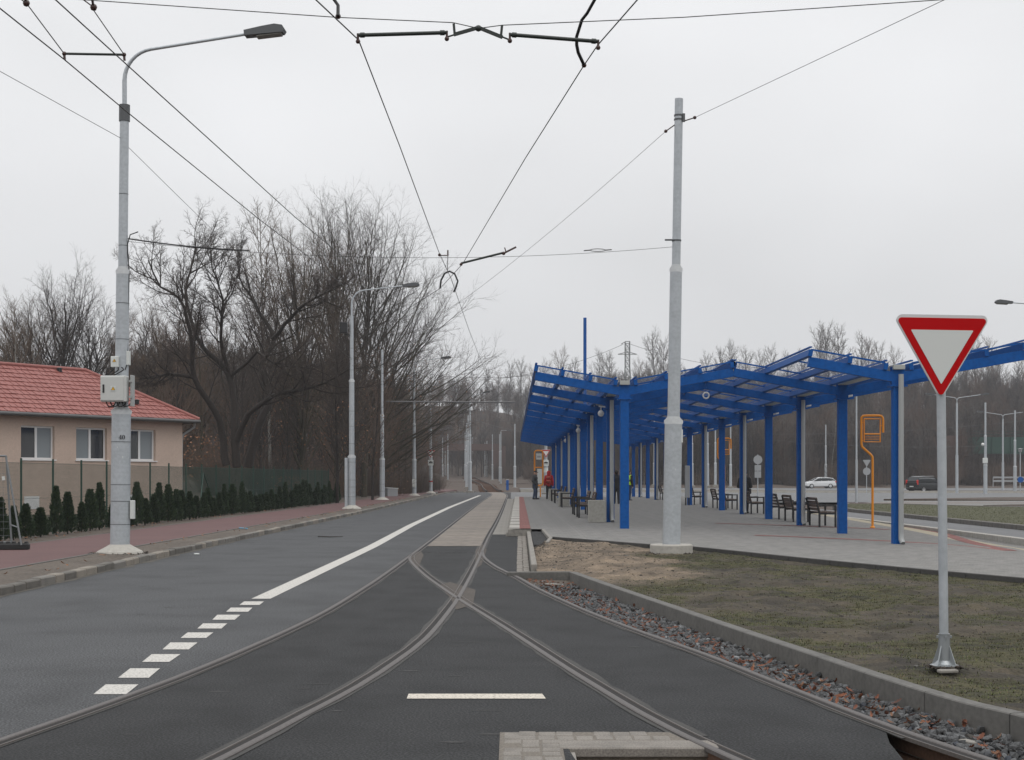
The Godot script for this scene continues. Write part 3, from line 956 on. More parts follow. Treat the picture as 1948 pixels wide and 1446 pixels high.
func platform() -> void:
	var edge := v2([0.02, -39.4, 0.55, -39.4, 0.86, -39.2, 0.9, -34.2, 0.92, -34.15, 1.9, -32.3, 2.84, -30.4, 3.6, -29.5, 5.25, -26.1, 6.6, -23.7, 7.7, -22.05, 12.2, -15.6])
	var poly := edge.duplicate()
	poly.append_array(v2([12.2, -23, 12.2, -30, 12.25, -36, 12.25, -42, 12.25, -50, 12.2, -62, 12.2, -103, 6, -103, 3.5, -103, 0.35, -103, 0.2, -75]))
	var mb := MB.new()
	# in two steps, so that the slope towards the front is followed
	for band in [[-15, -30], [-30, -36], [-36, -42], [-42, -48], [-48, -54], [-54, -64], [-64, -103.5]]:
		for col in [[-1.0, 3.5], [3.5, 5.5], [5.5, 7.5], [7.5, 10.0], [10.0, 13.0]]:
			var cell := PackedVector2Array([Vector2(col[0], band[0]), Vector2(col[1], band[0]), Vector2(col[1], band[1]), Vector2(col[0], band[1])])
			for piece in Geometry2D.intersect_polygons(poly, cell): mb.sheet(piece, platform_y, 0.0)
	struct("platform_paving", mb, M.pavers)
	# kerb slabs and the red guidance strip along the track side
	var slabs := thing("platform_edge", "pale concrete edge slabs along the track side of the platform", "kerb")
	slabs.set_meta("kind", "structure")
	for k in 63:
		var z := -39.45 - k * 1.0
		var x := 0.02 + 0.29 * k / 63.0
		mb = MB.new()
		mb.box(Vector3(x + 0.05, 0.105, z - 0.49), Vector3(0.30, 0.21, 0.98), Basis.IDENTITY, 0.012)
		put("edge_slab", mb.done(), M.pale_concrete if k % 3 else M.concrete, slabs)
		mb = MB.new()
		mb.box(Vector3(x - 0.13, 0.03, z - 0.49), Vector3(0.10, 0.14, 0.98), Basis(Vector3.FORWARD, 0.3), 0.01)
		put("edge_foot", mb.done(), M.concrete, slabs)
	mb = MB.new()
	mb.strip([Vector3(0.205, 0.212, -39.45), Vector3(0.35, 0.212, -70), Vector3(0.5, 0.212, -102)], [Vector3(0.50, 0.212, -39.45), Vector3(0.64, 0.212, -70), Vector3(0.79, 0.212, -102)])
	struct("red_guidance_strip", mb, M.red_pavers)
	# front edge: dark low kerb
	var front := []
	for p in edge:
		if p.y > -34.18: front.append(Vector3(p.x, 0, p.y))
	front = curve(front, 0.5)
	var ek := thing("front_kerb", "dark low kerb along the front edge of the platform paving", "kerb")
	ek.set_meta("kind", "structure")
	for k in front.size() - 1:
		mb = MB.new()
		var a: Vector3 = front[k]
		var b: Vector3 = front[k + 1]
		a.y = platform_y(Vector2(a.x, a.z)) - 0.09
		b.y = platform_y(Vector2(b.x, b.z)) - 0.09
		mb.bar(a, a.lerp(b, 0.985), 0.07, 0.2, 0.008)
		put("kerb_piece", mb.done(), M.galvanised_dark if false else M.kerb_dark, ek)
	mb = MB.new()
	mb.bar(Vector3(0.88, 0.11, -34.15), Vector3(0.83, 0.11, -39.2), 0.08, 0.2, 0.01)
	mb.bar(Vector3(0.76, 0.1, -31.8), Vector3(0.9, 0.11, -34.1), 0.08, 0.2, 0.01)
	struct("paving_border", mb, M.concrete)
	# the ramp slab at the platform's end, the sett gutter, its kerb and the patch of rubble
	mb = MB.new()
	mb.box(Vector3(0.21, 0.095, -39.78), Vector3(0.62, 0.2, 0.74), Basis.IDENTITY, 0.012)
	struct("end_slab", mb, M.concrete)
	var gut := thing("sett_gutter", "two rows of worn setts beside the black asphalt patch", "gutter")
	gut.set_meta("kind", "structure")
	for k in 62:
		for c in 2:
			var z := -24.75 - k * 0.245
			mb = MB.new()
			var x := lerpf(0.13, 0.21, k / 62.0) + c * 0.115
			mb.box(Vector3(x + rr(-0.006, 0.006), -0.035 + rr(-0.005, 0.006), z), Vector3(0.108, 0.1, 0.232), Basis(Vector3.UP, rr(-0.04, 0.04)), 0.01)
			put("sett", mb.done(), M.sett, gut)
	mb = MB.new()
	mb.sheet(v2([0.0, -24.4, 0.6, -24.4, 0.7, -40.3, 0.05, -40.3]), flat(-0.012))
	struct("gutter_bed", mb, M.gutter_dirt)
	mb = MB.new()
	for k in 15: mb.bar(Vector3(lerpf(0.37, 0.45, k / 15.0), 0.04, -24.6 - k * 1.0), Vector3(lerpf(0.37, 0.45, (k + 1) / 15.0), 0.04, -25.58 - k * 1.0), 0.1, 0.2, 0.012)
	struct("gutter_kerb", mb, M.concrete)
	mb = MB.new()
	mb.sheet(v2([0.47, -31.6, 0.8, -31.6, 0.86, -34.4, 0.84, -39.15, 0.5, -39.2]), flat(0.14), 0.2)
	struct("rubble_patch", mb, M.rubble)

	# guidance lines of red pavers and other marks on the paving
	mb = MB.new()
	for l in [[Vector3(6.333, 0.160, -45.818), Vector3(8.748, 0.110, -44.860), Vector3(11.097, 0.060, -43.337)], [Vector3(6.090, 0.150, -36.909), Vector3(8.079, 0.090, -36.137), Vector3(10.011, 0.035, -34.778), Vector3(10.807, 0.030, -32.088)]]:
		var line := curve(l, 0.8)
		for k in line.size(): line[k].y = platform_y(Vector2(line[k].x, line[k].z)) + 0.006
		mb.strip(shifted(line, -0.2), shifted(line, 0.2))
	var bend := curve([Vector3(12.204, 0.050, -45.684), Vector3(11.932, 0.050, -40.943), Vector3(11.237, 0.030, -36.331), Vector3(10.807, 0.030, -32.088)], 0.5)
	for k in bend.size(): bend[k].y = platform_y(Vector2(bend[k].x, bend[k].z)) + 0.009
	mb.strip(shifted(bend, -0.22), shifted(bend, 0.12))
	struct("red_guidance_line", mb, M.red_pavers)
	mb = MB.new()
	var lane := []
	for k in 90: lane.append(Vector3(12.3, 0, -14 - k))
	for k in lane.size() - 1: mb.bar(lane[k] + Vector3(0, 0.02, 0), lane[k + 1] + Vector3(0, 0.02, 0.02), 0.2, 0.2, 0.012)
	mb.sheet(v2([9.0, -103.05, 12.3, -103.05, 12.3, -103.3, 0.3, -103.3, 0.3, -103.05]), flat(0.2), 0.2)
	struct("lane_kerb", mb, M.pale_concrete)
	mb = MB.new()
	var yl := curve([Vector3(11.4, 0, -28), Vector3(11.4, 0, -36), Vector3(11.9, 0, -44), Vector3(12.0, 0, -60)], 1.0)
	for k in yl.size(): yl[k].y = platform_y(Vector2(yl[k].x, yl[k].z)) + 0.006
	mb.strip(shifted(yl, -0.25), shifted(yl, 0.2))
	struct("pale_edge_paving", mb, M.ochre_pale)

	island()
	# the grass island beyond the bus lane, with its kerb, and what lies past it
	var g := v2([15.4, -20, 15.4, -66, 16.2, -74, 18.5, -81, 21, -80, 23.5, -74, 34, -64, 60, -50, 60, -20])
	mb = MB.new()
	mb.sheet(g, flat(0.11), 0.2)
	struct("grass_island", mb, M.grass_green)
	var ring := thing("island_kerb", "granite kerb round the grass island beyond the bus lane", "kerb")
	ring.set_meta("kind", "structure")
	for k in range(0, 6):
		var a := Vector3(g[k].x, 0.02, g[k].y)
		var b := Vector3(g[k + 1].x, 0.02, g[k + 1].y)
		var m := maxi(1, int(a.distance_to(b) / 1.1))
		for i in m:
			mb = MB.new()
			mb.bar(a.lerp(b, float(i) / m), a.lerp(b, (i + 0.98) / m), 0.16, 0.26, 0.02)
			put("kerb_stone", mb.done(), M.granite_grey, ring)
	mb = MB.new()
	mb.sheet(v2([18.7, -81.5, 21.2, -80.6, 23.8, -74.6, 34.2, -64.6, 60, -50.6, 70, -60, 70, -91, 24, -92]), flat(0.1), 0.2)
	struct("pale_path", mb, M.pavers)
	mb = MB.new()
	mb.strip([Vector3(19, 0.106, -83.5), Vector3(28, 0.106, -84), Vector3(40, 0.106, -86)], [Vector3(19, 0.106, -84.1), Vector3(28, 0.106, -84.6), Vector3(40, 0.106, -86.6)])
	struct("red_path_line", mb, M.red_pavers)
	mb = MB.new()
	mb.sheet(v2([24.5, -76.5, 30, -73, 45, -70, 60, -66, 60, -76, 34, -80, 27, -79]), flat(0.125), 0.05)
	mb.sheet(v2([25, -99, 34, -94, 70, -92.5, 70, -110, 36, -108]), flat(0.1), 0.2)
	struct("bare_soil", mb, M.litter)
	grass_on(g, 12000, 0.11, "island_grass", 47.0)

func grass_on(poly: PackedVector2Array, count: int, y: float, called: String, near: float) -> void:
	var where := []
	var cols := []
	var box := Rect2(poly[0], Vector2.ZERO)
	for p in poly: box = box.expand(p)
	while where.size() < count:
		var p := Vector2(rr(box.position.x, minf(box.end.x, 30.0)), rr(box.position.y, minf(box.end.y, -near + 8.0)))
		if not Geometry2D.is_point_in_polygon(p, poly): continue
		where.append(Transform3D(Basis(Vector3.UP, rr(0, TAU)).scaled(Vector3.ONE * rr(0.5, 1.0)), Vector3(p.x, y, p.y)))
		cols.append(Color(0.068, 0.07, 0.022) * rr(0.6, 1.4))
	scatter(called, tuft(), M.grass_blade, where, cols)

func tuft() -> ArrayMesh:
	var mb := MB.new()
	mb.tint = Color.WHITE
	var r := RandomNumberGenerator.new()
	r.seed = 5
	for k in 5:
		var a := r.randf() * TAU
		var o := Vector3(cos(a), 0, sin(a)) * r.randf_range(0.0, 0.02)
		var lean := Vector3(cos(a), 0, sin(a)) * r.randf_range(0.01, 0.045)
		var h := r.randf_range(0.02, 0.05)
		var w := Vector3(-sin(a), 0, cos(a)) * 0.0035
		mb.quad(o - w, o + w, o + w * 0.7 + lean * 0.4 + Vector3.UP * h * 0.6, o - w * 0.7 + lean * 0.4 + Vector3.UP * h * 0.6)
		mb.tri(o - w * 0.7 + lean * 0.4 + Vector3.UP * h * 0.6, o + w * 0.7 + lean * 0.4 + Vector3.UP * h * 0.6, o + lean + Vector3.UP * h)
	return mb.done()

var isl_kerb := []
func island() -> void:
	isl_kerb = curve([Vector3(0.915, 0.080, -23.514), Vector3(1.321, 0.080, -20.660), Vector3(1.815, 0.080, -17.407), Vector3(2.211, 0.080, -14.778), Vector3(2.546, 0.080, -12.667), Vector3(2.795, 0.080, -11.083), Vector3(3.022, 0.080, -9.967), Vector3(3.240, 0.080, -9.313), Vector3(3.52, 0.08, -8.0), Vector3(3.9, 0.08, -6)], 0.1)
	var o := thing("ballast_kerb", "grey concrete kerb between the ballast strip and the grassy island", "kerb")
	o.set_meta("kind", "structure")
	var at := 0
	while at < isl_kerb.size() - 2:
		var piece := [isl_kerb[at]]
		var k := at
		while k < isl_kerb.size() - 1 and isl_kerb[at].distance_to(isl_kerb[k]) < 0.97:
			k += 1
			piece.append(isl_kerb[k])
		piece[-1] = piece[-1].lerp(piece[-2], 0.06)
		var mb := MB.new()
		piece.reverse()
		var prof := [Vector2(-0.12, -0.2), Vector2(-0.12, -0.006), Vector2(-0.114, 0.0), Vector2(-0.008, 0.0), Vector2(0.0, -0.008), Vector2(0.0, -0.25)]
		prof = prof.map(func(p): return Vector2(-p.x, p.y))
		prof.reverse()
		piece.reverse()
		mb.sweep(piece, prof.map(func(p): return Vector2(-p.x, p.y)) if false else [Vector2(-0.12, -0.2), Vector2(-0.12, -0.006), Vector2(-0.114, 0.0), Vector2(-0.008, 0.0), Vector2(0.0, -0.008), Vector2(0.0, -0.25)])
		put("kerb_segment", mb.done(), M.kerb_concrete, o)
		at = k
	var mb2 := MB.new()
	mb2.bar(Vector3(-0.08, -0.02, -23.75), Vector3(0.95, 0.0, -23.55), 0.1, 0.17, 0.012)
	put("kerb_segment", mb2.done(), M.kerb_concrete, o)
	# the mound of soil inside the kerb
	var low := [Vector3(0.46, 0.1, -31.5), Vector3(0.42, 0.07, -28), Vector3(0.40, 0.06, -23.72), Vector3(0.97, 0.06, -23.5)]
	for p in shifted(isl_kerb, -0.10): low.append(Vector3(p.x, 0.055, p.z))
	low = resample(low, 200)
	var up := [Vector3(0.77, 0.13, -31.65)]
	for p in v2([0.93, -34.0, 1.9, -32.25, 2.84, -30.35, 3.6, -29.45, 5.25, -26.05, 6.6, -23.65, 7.7, -22.0, 12.2, -15.5, 13, -6]): up.append(Vector3(p.x, platform_y(p) - 0.075, p.y))
	up = resample(up, 200)
	var mb := MB.new()
	mb.tint = Color.WHITE
	var grid := []
	for i in 200:
		var row := []
		for j in 49:
			var u := j / 48.0
			var p: Vector3 = low[i].lerp(up[i], u)
			var f := sstep(0, 0.05, u) * sstep(1.0, 0.95, u)
			p.y += f * (0.05 * sin(u * PI) + 0.06 * bumps.get_noise_2d(p.x * 2.6, p.z * 2.6) + 0.045 * bumps.get_noise_2d(p.x * 11, p.z * 11) + 0.02 * bumps.get_noise_2d(p.x * 30, p.z * 30))
			row.append(p)
		grid.append(row)
	var where := []
	var cols := []
	for i in 199:
		for j in 48:
			var p: Vector3 = grid[i][j]
			var sandy := sstep(3.1, 1.9, p.x + 0.35 * bumps.get_noise_2d(p.x * 4, p.z * 4) * 3.0) * sstep(-20.3, -23.3, p.z)
			var moss := sstep(-0.28, 0.22, bumps.get_noise_2d(p.x * 3.1 + 40, p.z * 3.1) + 0.4 * bumps.get_noise_2d(p.x * 17, p.z * 17)) * (1.0 - sandy)
			var tone := 1.0 + 0.7 * bumps.get_noise_2d(p.x * 8 + 9, p.z * 8) + 0.5 * bumps.get_noise_2d(p.x * 23, p.z * 23)
			mb.tint = (1.0 / 4.6) * (Color(0.82, 0.80, 0.70).lerp(Color(0.68, 0.76, 0.34), moss * 0.9)).lerp(Color(2.5, 2.35, 2.25), sandy) * tone
			mb.quad_o(p, grid[i + 1][j], grid[i + 1][j + 1], grid[i][j + 1], Vector3.UP)
			if -p.z > 30.0: continue
			var a: float = (grid[i + 1][j] - p).cross(grid[i][j + 1] - p).length()
			var want := a * (60.0 + 520.0 * moss) * (1.0 - sandy)
			for k in int(want) + (1 if rng.randf() < want - int(want) else 0):
				var q: Vector3 = p.lerp(grid[i + 1][j], rng.randf()).lerp(grid[i][j + 1].lerp(grid[i + 1][j + 1], 0.5), rng.randf())
				where.append(Transform3D(Basis(Vector3.UP, rr(0, TAU)).scaled(Vector3(1, rr(0.35, 0.7), 1) * rr(0.4, 1.0)), q - Vector3.UP * 0.004))
				var gc := Color(0.062, 0.070, 0.020) if rng.randf() < 0.78 else Color(0.10, 0.08, 0.04)
				cols.append(gc * rr(0.6, 1.6))
	struct("island_soil", mb, M.island_soil)
	scatter("moss_grass", tuft(), M.grass_blade, where, cols)
	where = []
	cols = []
	for k in 3200:
		var i := rng.randi() % 199
		var j := 2 + rng.randi() % 45
		var p: Vector3 = grid[i][j].lerp(grid[i + 1][j + 1], rng.randf())
		if -p.z > 32.0: continue
		var s := rr(0.006, 0.02) * (1.0 if rng.randf() < 0.93 else 1.7)
		where.append(Transform3D(Basis.from_euler(Vector3(rr(0, TAU), rr(0, TAU), 0)).scaled(Vector3(s, s * 0.7, s)), p))
		cols.append(Color(0.55, 0.43, 0.32) * rr(0.5, 1.5) if rng.randf() < 0.95 else Color(1.6, 1.5, 1.35))
	scatter("soil_clods", rock(3), M.stone, where, cols)
	# ballast and fallen leaves between the rail and the kerb
	mb = MB.new()
	var l := []
	var r := []
	var dd := rail_d.filter(func(p): return p.z > -23.7)
	dd = resample(dd, 60)
	var kk := resample(isl_kerb, 60)
	mb.strip(shifted(dd, 0.03).map(func(p): return p - Vector3(0, 0.115, 0)), kk.map(func(p): return Vector3(p.x + 0.02, -0.115, p.z)))
	mb.sheet(v2([-0.05, -23.7, 0.95, -23.45, 0.95, -22.6, 0.35, -22.2]), func(p): return -0.1 + 0.05 * sstep(-22.7, -23.6, p.y))
	struct("ballast_bed", mb, M.soil)
	var rocks := []
	for k in 5: rocks.append(rock(k))
	var bed := thing("ballast", "grey crushed stones lying between the branch rail and the concrete kerb", "ballast")
	bed.set_meta("kind", "structure")
	var near := []
	var far := []
	for k in 6500:
		var s := pow(rng.randf(), 0.75)
		var i := clampi(int(s * 59), 0, 58)
		var a: Vector3 = dd[i].lerp(dd[i + 1], rng.randf())
		var b: Vector3 = kk[i].lerp(kk[i + 1], 0.5)
		b.y = 0
		var p := a.lerp(b, rr(0.06, 0.97))
		if p.z < -21.8 and rng.randf() < 0.75: continue
		var size := rr(0.018, 0.038)
		var tr := Transform3D(Basis.from_euler(Vector3(rr(0, TAU), rr(0, TAU), rr(0, TAU))).scaled(Vector3.ONE * size), Vector3(p.x, -0.10 + rr(0.0, 0.03), p.z))
		(near if p.z > -11.2 else far).append(tr)
	for t in near:
		if t.basis.get_scale().x > 0.031 and bed.get_child_count() < 290:
			var st := put("stone", rocks[rng.randi() % 5], stone_tone(), bed)
			st.transform = t
		else: far.append(t)
	var sc := []
	for t in far: sc.append(Color(1, 1, 1) * rr(0.55, 1.6) * (1.0 if rng.randf() < 0.93 else 2.0))
	scatter("small_stones", rocks[0], M.stone, far.slice(0, far.size() / 2), sc.slice(0, far.size() / 2), bed)
	scatter("small_stones", rocks[1], M.stone, far.slice(far.size() / 2), sc.slice(far.size() / 2), bed)
	var leaves := [oak_leaf(1), oak_leaf(2), oak_leaf(3)]
	var lit := []
	for k in 760:
		var s := pow(rng.randf(), 0.9)
		var i := clampi(int(s * 59), 0, 58)
		var clump := bumps.get_noise_1d(s * 300.0)
		if clump < -0.15 and rng.randf() < 0.7: continue
		var p: Vector3 = dd[i].lerp(kk[i], clampf(0.5 + rng.randfn(0, 0.22), 0.08, 0.94))
		var t := Transform3D(Basis.from_euler(Vector3(rr(-0.7, 0.7), rr(0, TAU), rr(-0.7, 0.7))).scaled(Vector3.ONE * rr(0.4, 0.85)), Vector3(p.x, -0.06 + rr(0, 0.02), p.z))
		if p.z > -13.0 and bed.get_child_count() < 590:
			var lf := put("fallen_leaf", leaves[rng.randi() % 3], leaf_tone(), bed)
			lf.transform = t
		else: lit.append(t)
	scatter("leaf_litter", leaves[0], M.leaf, lit, [], bed)
	# brown leaves blown along the verge and the foot of the hedge
	lit = []
	for k in 500:
		var z := rr(-20, -100)
		lit.append(Transform3D(Basis.from_euler(Vector3(rr(-0.4, 0.4), rr(0, TAU), rr(-0.4, 0.4))).scaled(Vector3.ONE * rr(0.6, 1.0)), Vector3(path_far(z) - rr(0.05, 1.6) if rng.randf() < 0.7 else lerpf(-7.1, path_near(z), rng.randf()), 0.15, z)))
	scatter("fallen_leaves", leaves[1], M.leaf_tan, lit, [])
	for k in 4:
		var lf := put("paving_block", blockmesh(), M.concrete)
		lf.transform = Transform3D(Basis(Vector3.UP, rr(0, 3)), [Vector3(1.78, -0.06, -12.6), Vector3(3.36, 0.1, -11.35), Vector3(0.62, -0.06, -22.6), Vector3(2.86, -0.06, -9.2)][k])
		lf.scale = Vector3.ONE * [1.0, 0.5, 0.8, 0.45][k]
		tag(lf, ["flat pale concrete block on the ballast against the branch rail", "small pale stone at the foot of the yield sign", "sand coloured block in the corner of the ballast strip", "small light block among the nearest ballast stones"][k], "stone")
	pit_setts()

func blockmesh() -> ArrayMesh:
	var mb := MB.new()
	mb.box(Vector3.ZERO, Vector3(0.14, 0.05, 0.3), Basis.IDENTITY, 0.012)
	return mb.done()

func stone_tone() -> StandardMaterial3D:
	if not M.has("stone_0"):
		for k in 5:
			var m: StandardMaterial3D = M.stone.duplicate()
			m.vertex_color_use_as_albedo = false
			m.albedo_color = [Color(1, 1, 1), Color(0.85, 0.86, 0.88), Color(0.72, 0.72, 0.74), Color(0.95, 0.9, 0.85), Color(0.8, 0.83, 0.9)][k]
			M["stone_%d" % k] = m
	return M["stone_%d" % (rng.randi() % 5)]

func leaf_tone() -> StandardMaterial3D:
	if not M.has("leaf_0"):
		for k in 4:
			var m: StandardMaterial3D = M.leaf.duplicate()
			m.albedo_color = [srgb(0.15, 0.05, 0.024), srgb(0.20, 0.07, 0.03), srgb(0.09, 0.038, 0.025), srgb(0.19, 0.095, 0.05)][k]
			M["leaf_%d" % k] = m
	return M["leaf_%d" % (rng.randi() % 4)]

func rock(seed_: int) -> ArrayMesh:
	var mb := MB.new()
	mb.tint = Color.WHITE
	var t := (1.0 + sqrt(5.0)) / 2.0
	var vs := [Vector3(-1, t, 0), Vector3(1, t, 0), Vector3(-1, -t, 0), Vector3(1, -t, 0), Vector3(0, -1, t), Vector3(0, 1, t), Vector3(0, -1, -t), Vector3(0, 1, -t), Vector3(t, 0, -1), Vector3(t, 0, 1), Vector3(-t, 0, -1), Vector3(-t, 0, 1)]
	var r := RandomNumberGenerator.new()
	r.seed = seed_ + 40
	for k in 12: vs[k] = vs[k].normalized() * r.randf_range(0.65, 1.25) * Vector3(1.15, 0.8, 0.95)
	for f in [[0, 11, 5], [0, 5, 1], [0, 1, 7], [0, 7, 10], [0, 10, 11], [1, 5, 9], [5, 11, 4], [11, 10, 2], [10, 7, 6], [7, 1, 8], [3, 9, 4], [3, 4, 2], [3, 2, 6], [3, 6, 8], [3, 8, 9], [4, 9, 5], [2, 4, 11], [6, 2, 10], [8, 6, 7], [9, 8, 1]]:
		mb.tri_o(vs[f[0]], vs[f[1]], vs[f[2]], vs[f[0]] + vs[f[1]] + vs[f[2]])
	return mb.done()

func oak_leaf(seed_: int) -> ArrayMesh:
	var mb := MB.new()
	var r := RandomNumberGenerator.new()
	r.seed = seed_
	var half := [[0.0, 0.004], [0.015, 0.012], [0.028, 0.007], [0.042, 0.022], [0.054, 0.012], [0.068, 0.026], [0.080, 0.012], [0.092, 0.016], [0.105, 0.0]]
	var curl := r.randf_range(3.0, 9.0)
	for s in [-1.0, 1.0]:
		for k in half.size() - 1:
			var q := []
			for w in [[k, 0.0], [k + 1, 0.0], [k + 1, 1.0], [k, 1.0]]:
				var x: float = half[w[0]][1] * w[1] * s
				var z: float = half[w[0]][0] - 0.05
				q.append(Vector3(x, absf(x) * 0.5 + z * z * curl, z))
			mb.quad_o(q[0], q[1], q[2], q[3], Vector3.UP)
	return mb.done()

# setts round the open pit that crosses the tracks, in front
func pit_setts() -> void:
	var o := thing("pit_surround", "pale setts round the open pit in the foreground asphalt", "paving")
	o.set_meta("kind", "structure")
	for k in 22:                                      # the column on the pit's near side
		for c in 3:
			if c > 0 and k < 2: continue
			var mb := MB.new()
			mb.box(Vector3(0.0 + c * 0.115 + rr(-0.007, 0.007), -0.028 + rr(-0.003, 0.004), -9.13 + k * 0.135 + rr(-0.006, 0.006)), Vector3(0.112, 0.07, 0.127), Basis(Vector3.UP, rr(-0.05, 0.05)), 0.008)
			put("sett", mb.done(), M.sett, o)
	var sand := MB.new()
	sand.sheet(v2([-0.075, -9.19, 0.98, -9.19, 1.06, -8.9, 0.3, -8.9, 0.3, -6.2, -0.075, -6.2]), flat(0.0045))
	put("joint_sand", sand.done(), M.joint_sand, o)
	for k in 11:                                      # the two rows along its far side
		for c in 2:
			var x := 0.10 + k * 0.115
			if c == 1 and x > 1.0: continue
			if x > 1.0 and c == 0: continue
			var mb := MB.new()
			mb.box(Vector3(x + rr(-0.007, 0.007), -0.028 + rr(-0.003, 0.004), -9.13 + c * 0.15 + rr(-0.006, 0.006)), Vector3(0.112, 0.07, 0.145), Basis(Vector3.UP, rr(-0.05, 0.05)), 0.008)
			put("sett", mb.done(), M.sett, o)
	var mb := MB.new()
	mb.box(Vector3(0.75, -0.024, -8.78), Vector3(0.95, 0.06, 0.25), Basis.IDENTITY, 0.008)
	put("pit_lintel", mb.done(), M.sett, o)
	mb = MB.new()
	mb.box(Vector3(0.75, -0.20, -8.70), Vector3(0.94, 0.30, 0.05))
	put("pit_wall", mb.done(), M.pit_dark, o)
	mb = MB.new()
	mb.box(Vector3(0.34, -0.19, -7.6), Vector3(0.06, 0.34, 2.3))
	put("pit_wall", mb.done(), M.concrete, o)
	for k in 3:
		mb = MB.new()
		mb.bar(Vector3(0.4, -0.22 - k * 0.02, -8.5 + k * 0.4), Vector3(1.5, -0.22, -8.35 + k * 0.4), 0.09, 0.05, 0.01)
		put("pit_plank", mb.done(), M.ochre_pale, o)

func more_materials() -> void:
	plain("fence_grey", srgb(0.17, 0.18, 0.185), 0.5, 0.2)
	grainy("kerb_dark", srgb(0.055, 0.053, 0.05), 0.7, 1.3, 0.8, 0.9, 0.03, 4)
	grainy("rubble", srgb(0.05, 0.05, 0.05), 0.25, 2.4, 0.35, 0.95, 0.06, 4, 0.3, 0.8, 2.0)
	grainy("ochre_pale", srgb(0.33, 0.29, 0.21), 0.7, 1.2, 0.8, 0.85, 0.03, 4)
	grainy("rail_bed", srgb(0.072, 0.06, 0.05), 0.5, 1.6, 0.7, 0.9, 0.04, 5, 0.3, 1.2)
	grainy("scuff", srgb(0.05, 0.049, 0.048), 0.6, 1.6, 0.3, 0.9, 0.04, 4)
	grainy("joint_sand", srgb(0.15, 0.132, 0.11), 0.6, 1.4, 0.5, 0.9, 0.04, 4)
	grainy("pit_dark", srgb(0.14, 0.115, 0.09), 0.7, 1.3, 0.6, 0.95, 0.03, 4)
	grainy("island_soil", srgb(0.30, 0.242, 0.175), 0.5, 1.55, 0.8, 0.95, 0.035, 6, 0.3, 2.6, 1.2, 21)
	M.island_soil.vertex_color_use_as_albedo = true

# ------------------------------------------------------------------ poles
# a stepped round steel mast: three shafts with collars between them
func mast(label: String, at: Vector3, h: float, s1: float, s2: float, d0: float, group := "tram masts", lean := Vector2.ZERO, base := 1) -> Node3D:
	var o := thing("tram_mast", label, "mast", at, 0.0, group)
	mast_parts(o, h, s1, s2, d0, lean, base)
	return o

func mast_parts(o: Node3D, h: float, s1: float, s2: float, d0: float, lean: Vector2, base: int) -> void:
	var x := func(y: float) -> Vector3: return Vector3(lean.x * y / h, y, lean.y * y / h)
	var d1 := d0 * 0.69
	var d2 := d0 * 0.48
	for e in [["lower_shaft", 0.0, s1, d0, d0 * 0.97], ["middle_shaft", s1, s2, d1, d1 * 0.97], ["upper_shaft", s2, h, d2, d2 * 0.96]]:
		var mb := MB.new()
		mb.tube([x.call(e[1]), x.call(e[2])], [e[3] * 0.5, e[4] * 0.5], 20)
		put(e[0], mb.done(), M.zinc, o)
	for e in [[s1, d0 * 0.5, d1 * 0.5], [s2, d1 * 0.5, d2 * 0.5]]:
		var mb := MB.new()
		mb.tube([x.call(e[0] - 0.05), x.call(e[0] - 0.02), x.call(e[0] + 0.02), x.call(e[0] + 0.07), x.call(e[0] + 0.10)], [e[1] * 0.98, e[1] * 1.06, e[1] * 1.06, e[2] * 1.12, e[2] * 0.99], 20)
		put("collar", mb.done(), M.zinc_pale, o)
	var mb2 := MB.new()
	if base == 1:      # a low cone of concrete
		mb2.lathe([Vector2(0.45, -0.25), Vector2(0.45, 0.0), Vector2(0.43, 0.035), Vector2(0.27, 0.12), Vector2(d0 * 0.5, 0.17)], 24)
		put("foundation", mb2.done(), M.pale_concrete, o)
	elif base == 2:    # an eight-sided block
		mb2.lathe([Vector2(0.43, -0.3), Vector2(0.43, 0.09), Vector2(0.415, 0.11), Vector2(0.0, 0.115)], 8, Vector3(0, 0.06, 0), Basis(Vector3.UP, PI / 8))
		put("foundation", mb2.done(), M.pale_concrete, o)
	else:
		mb2.lathe([Vector2(0.4, -0.3), Vector2(0.38, 0.02), Vector2(d0 * 0.5, 0.06)], 12)
		put("foundation", mb2.done(), M.concrete, o)
	if base == 1:
		for y in [0.55, 1.0, 1.32, 2.15, s1 + 0.6, s1 + 1.4, s1 + 2.1, s2 + 0.5, s2 + 1.5]:
			var rad: float = (d0 if y < s1 else d1 if y < s2 else d2) * 0.5
			mb2 = MB.new()
			mb2.tube([x.call(y), x.call(y + 0.012)], [rad * 1.008], 20)
			put("strap", mb2.done(), M.galvanised_dark, o)

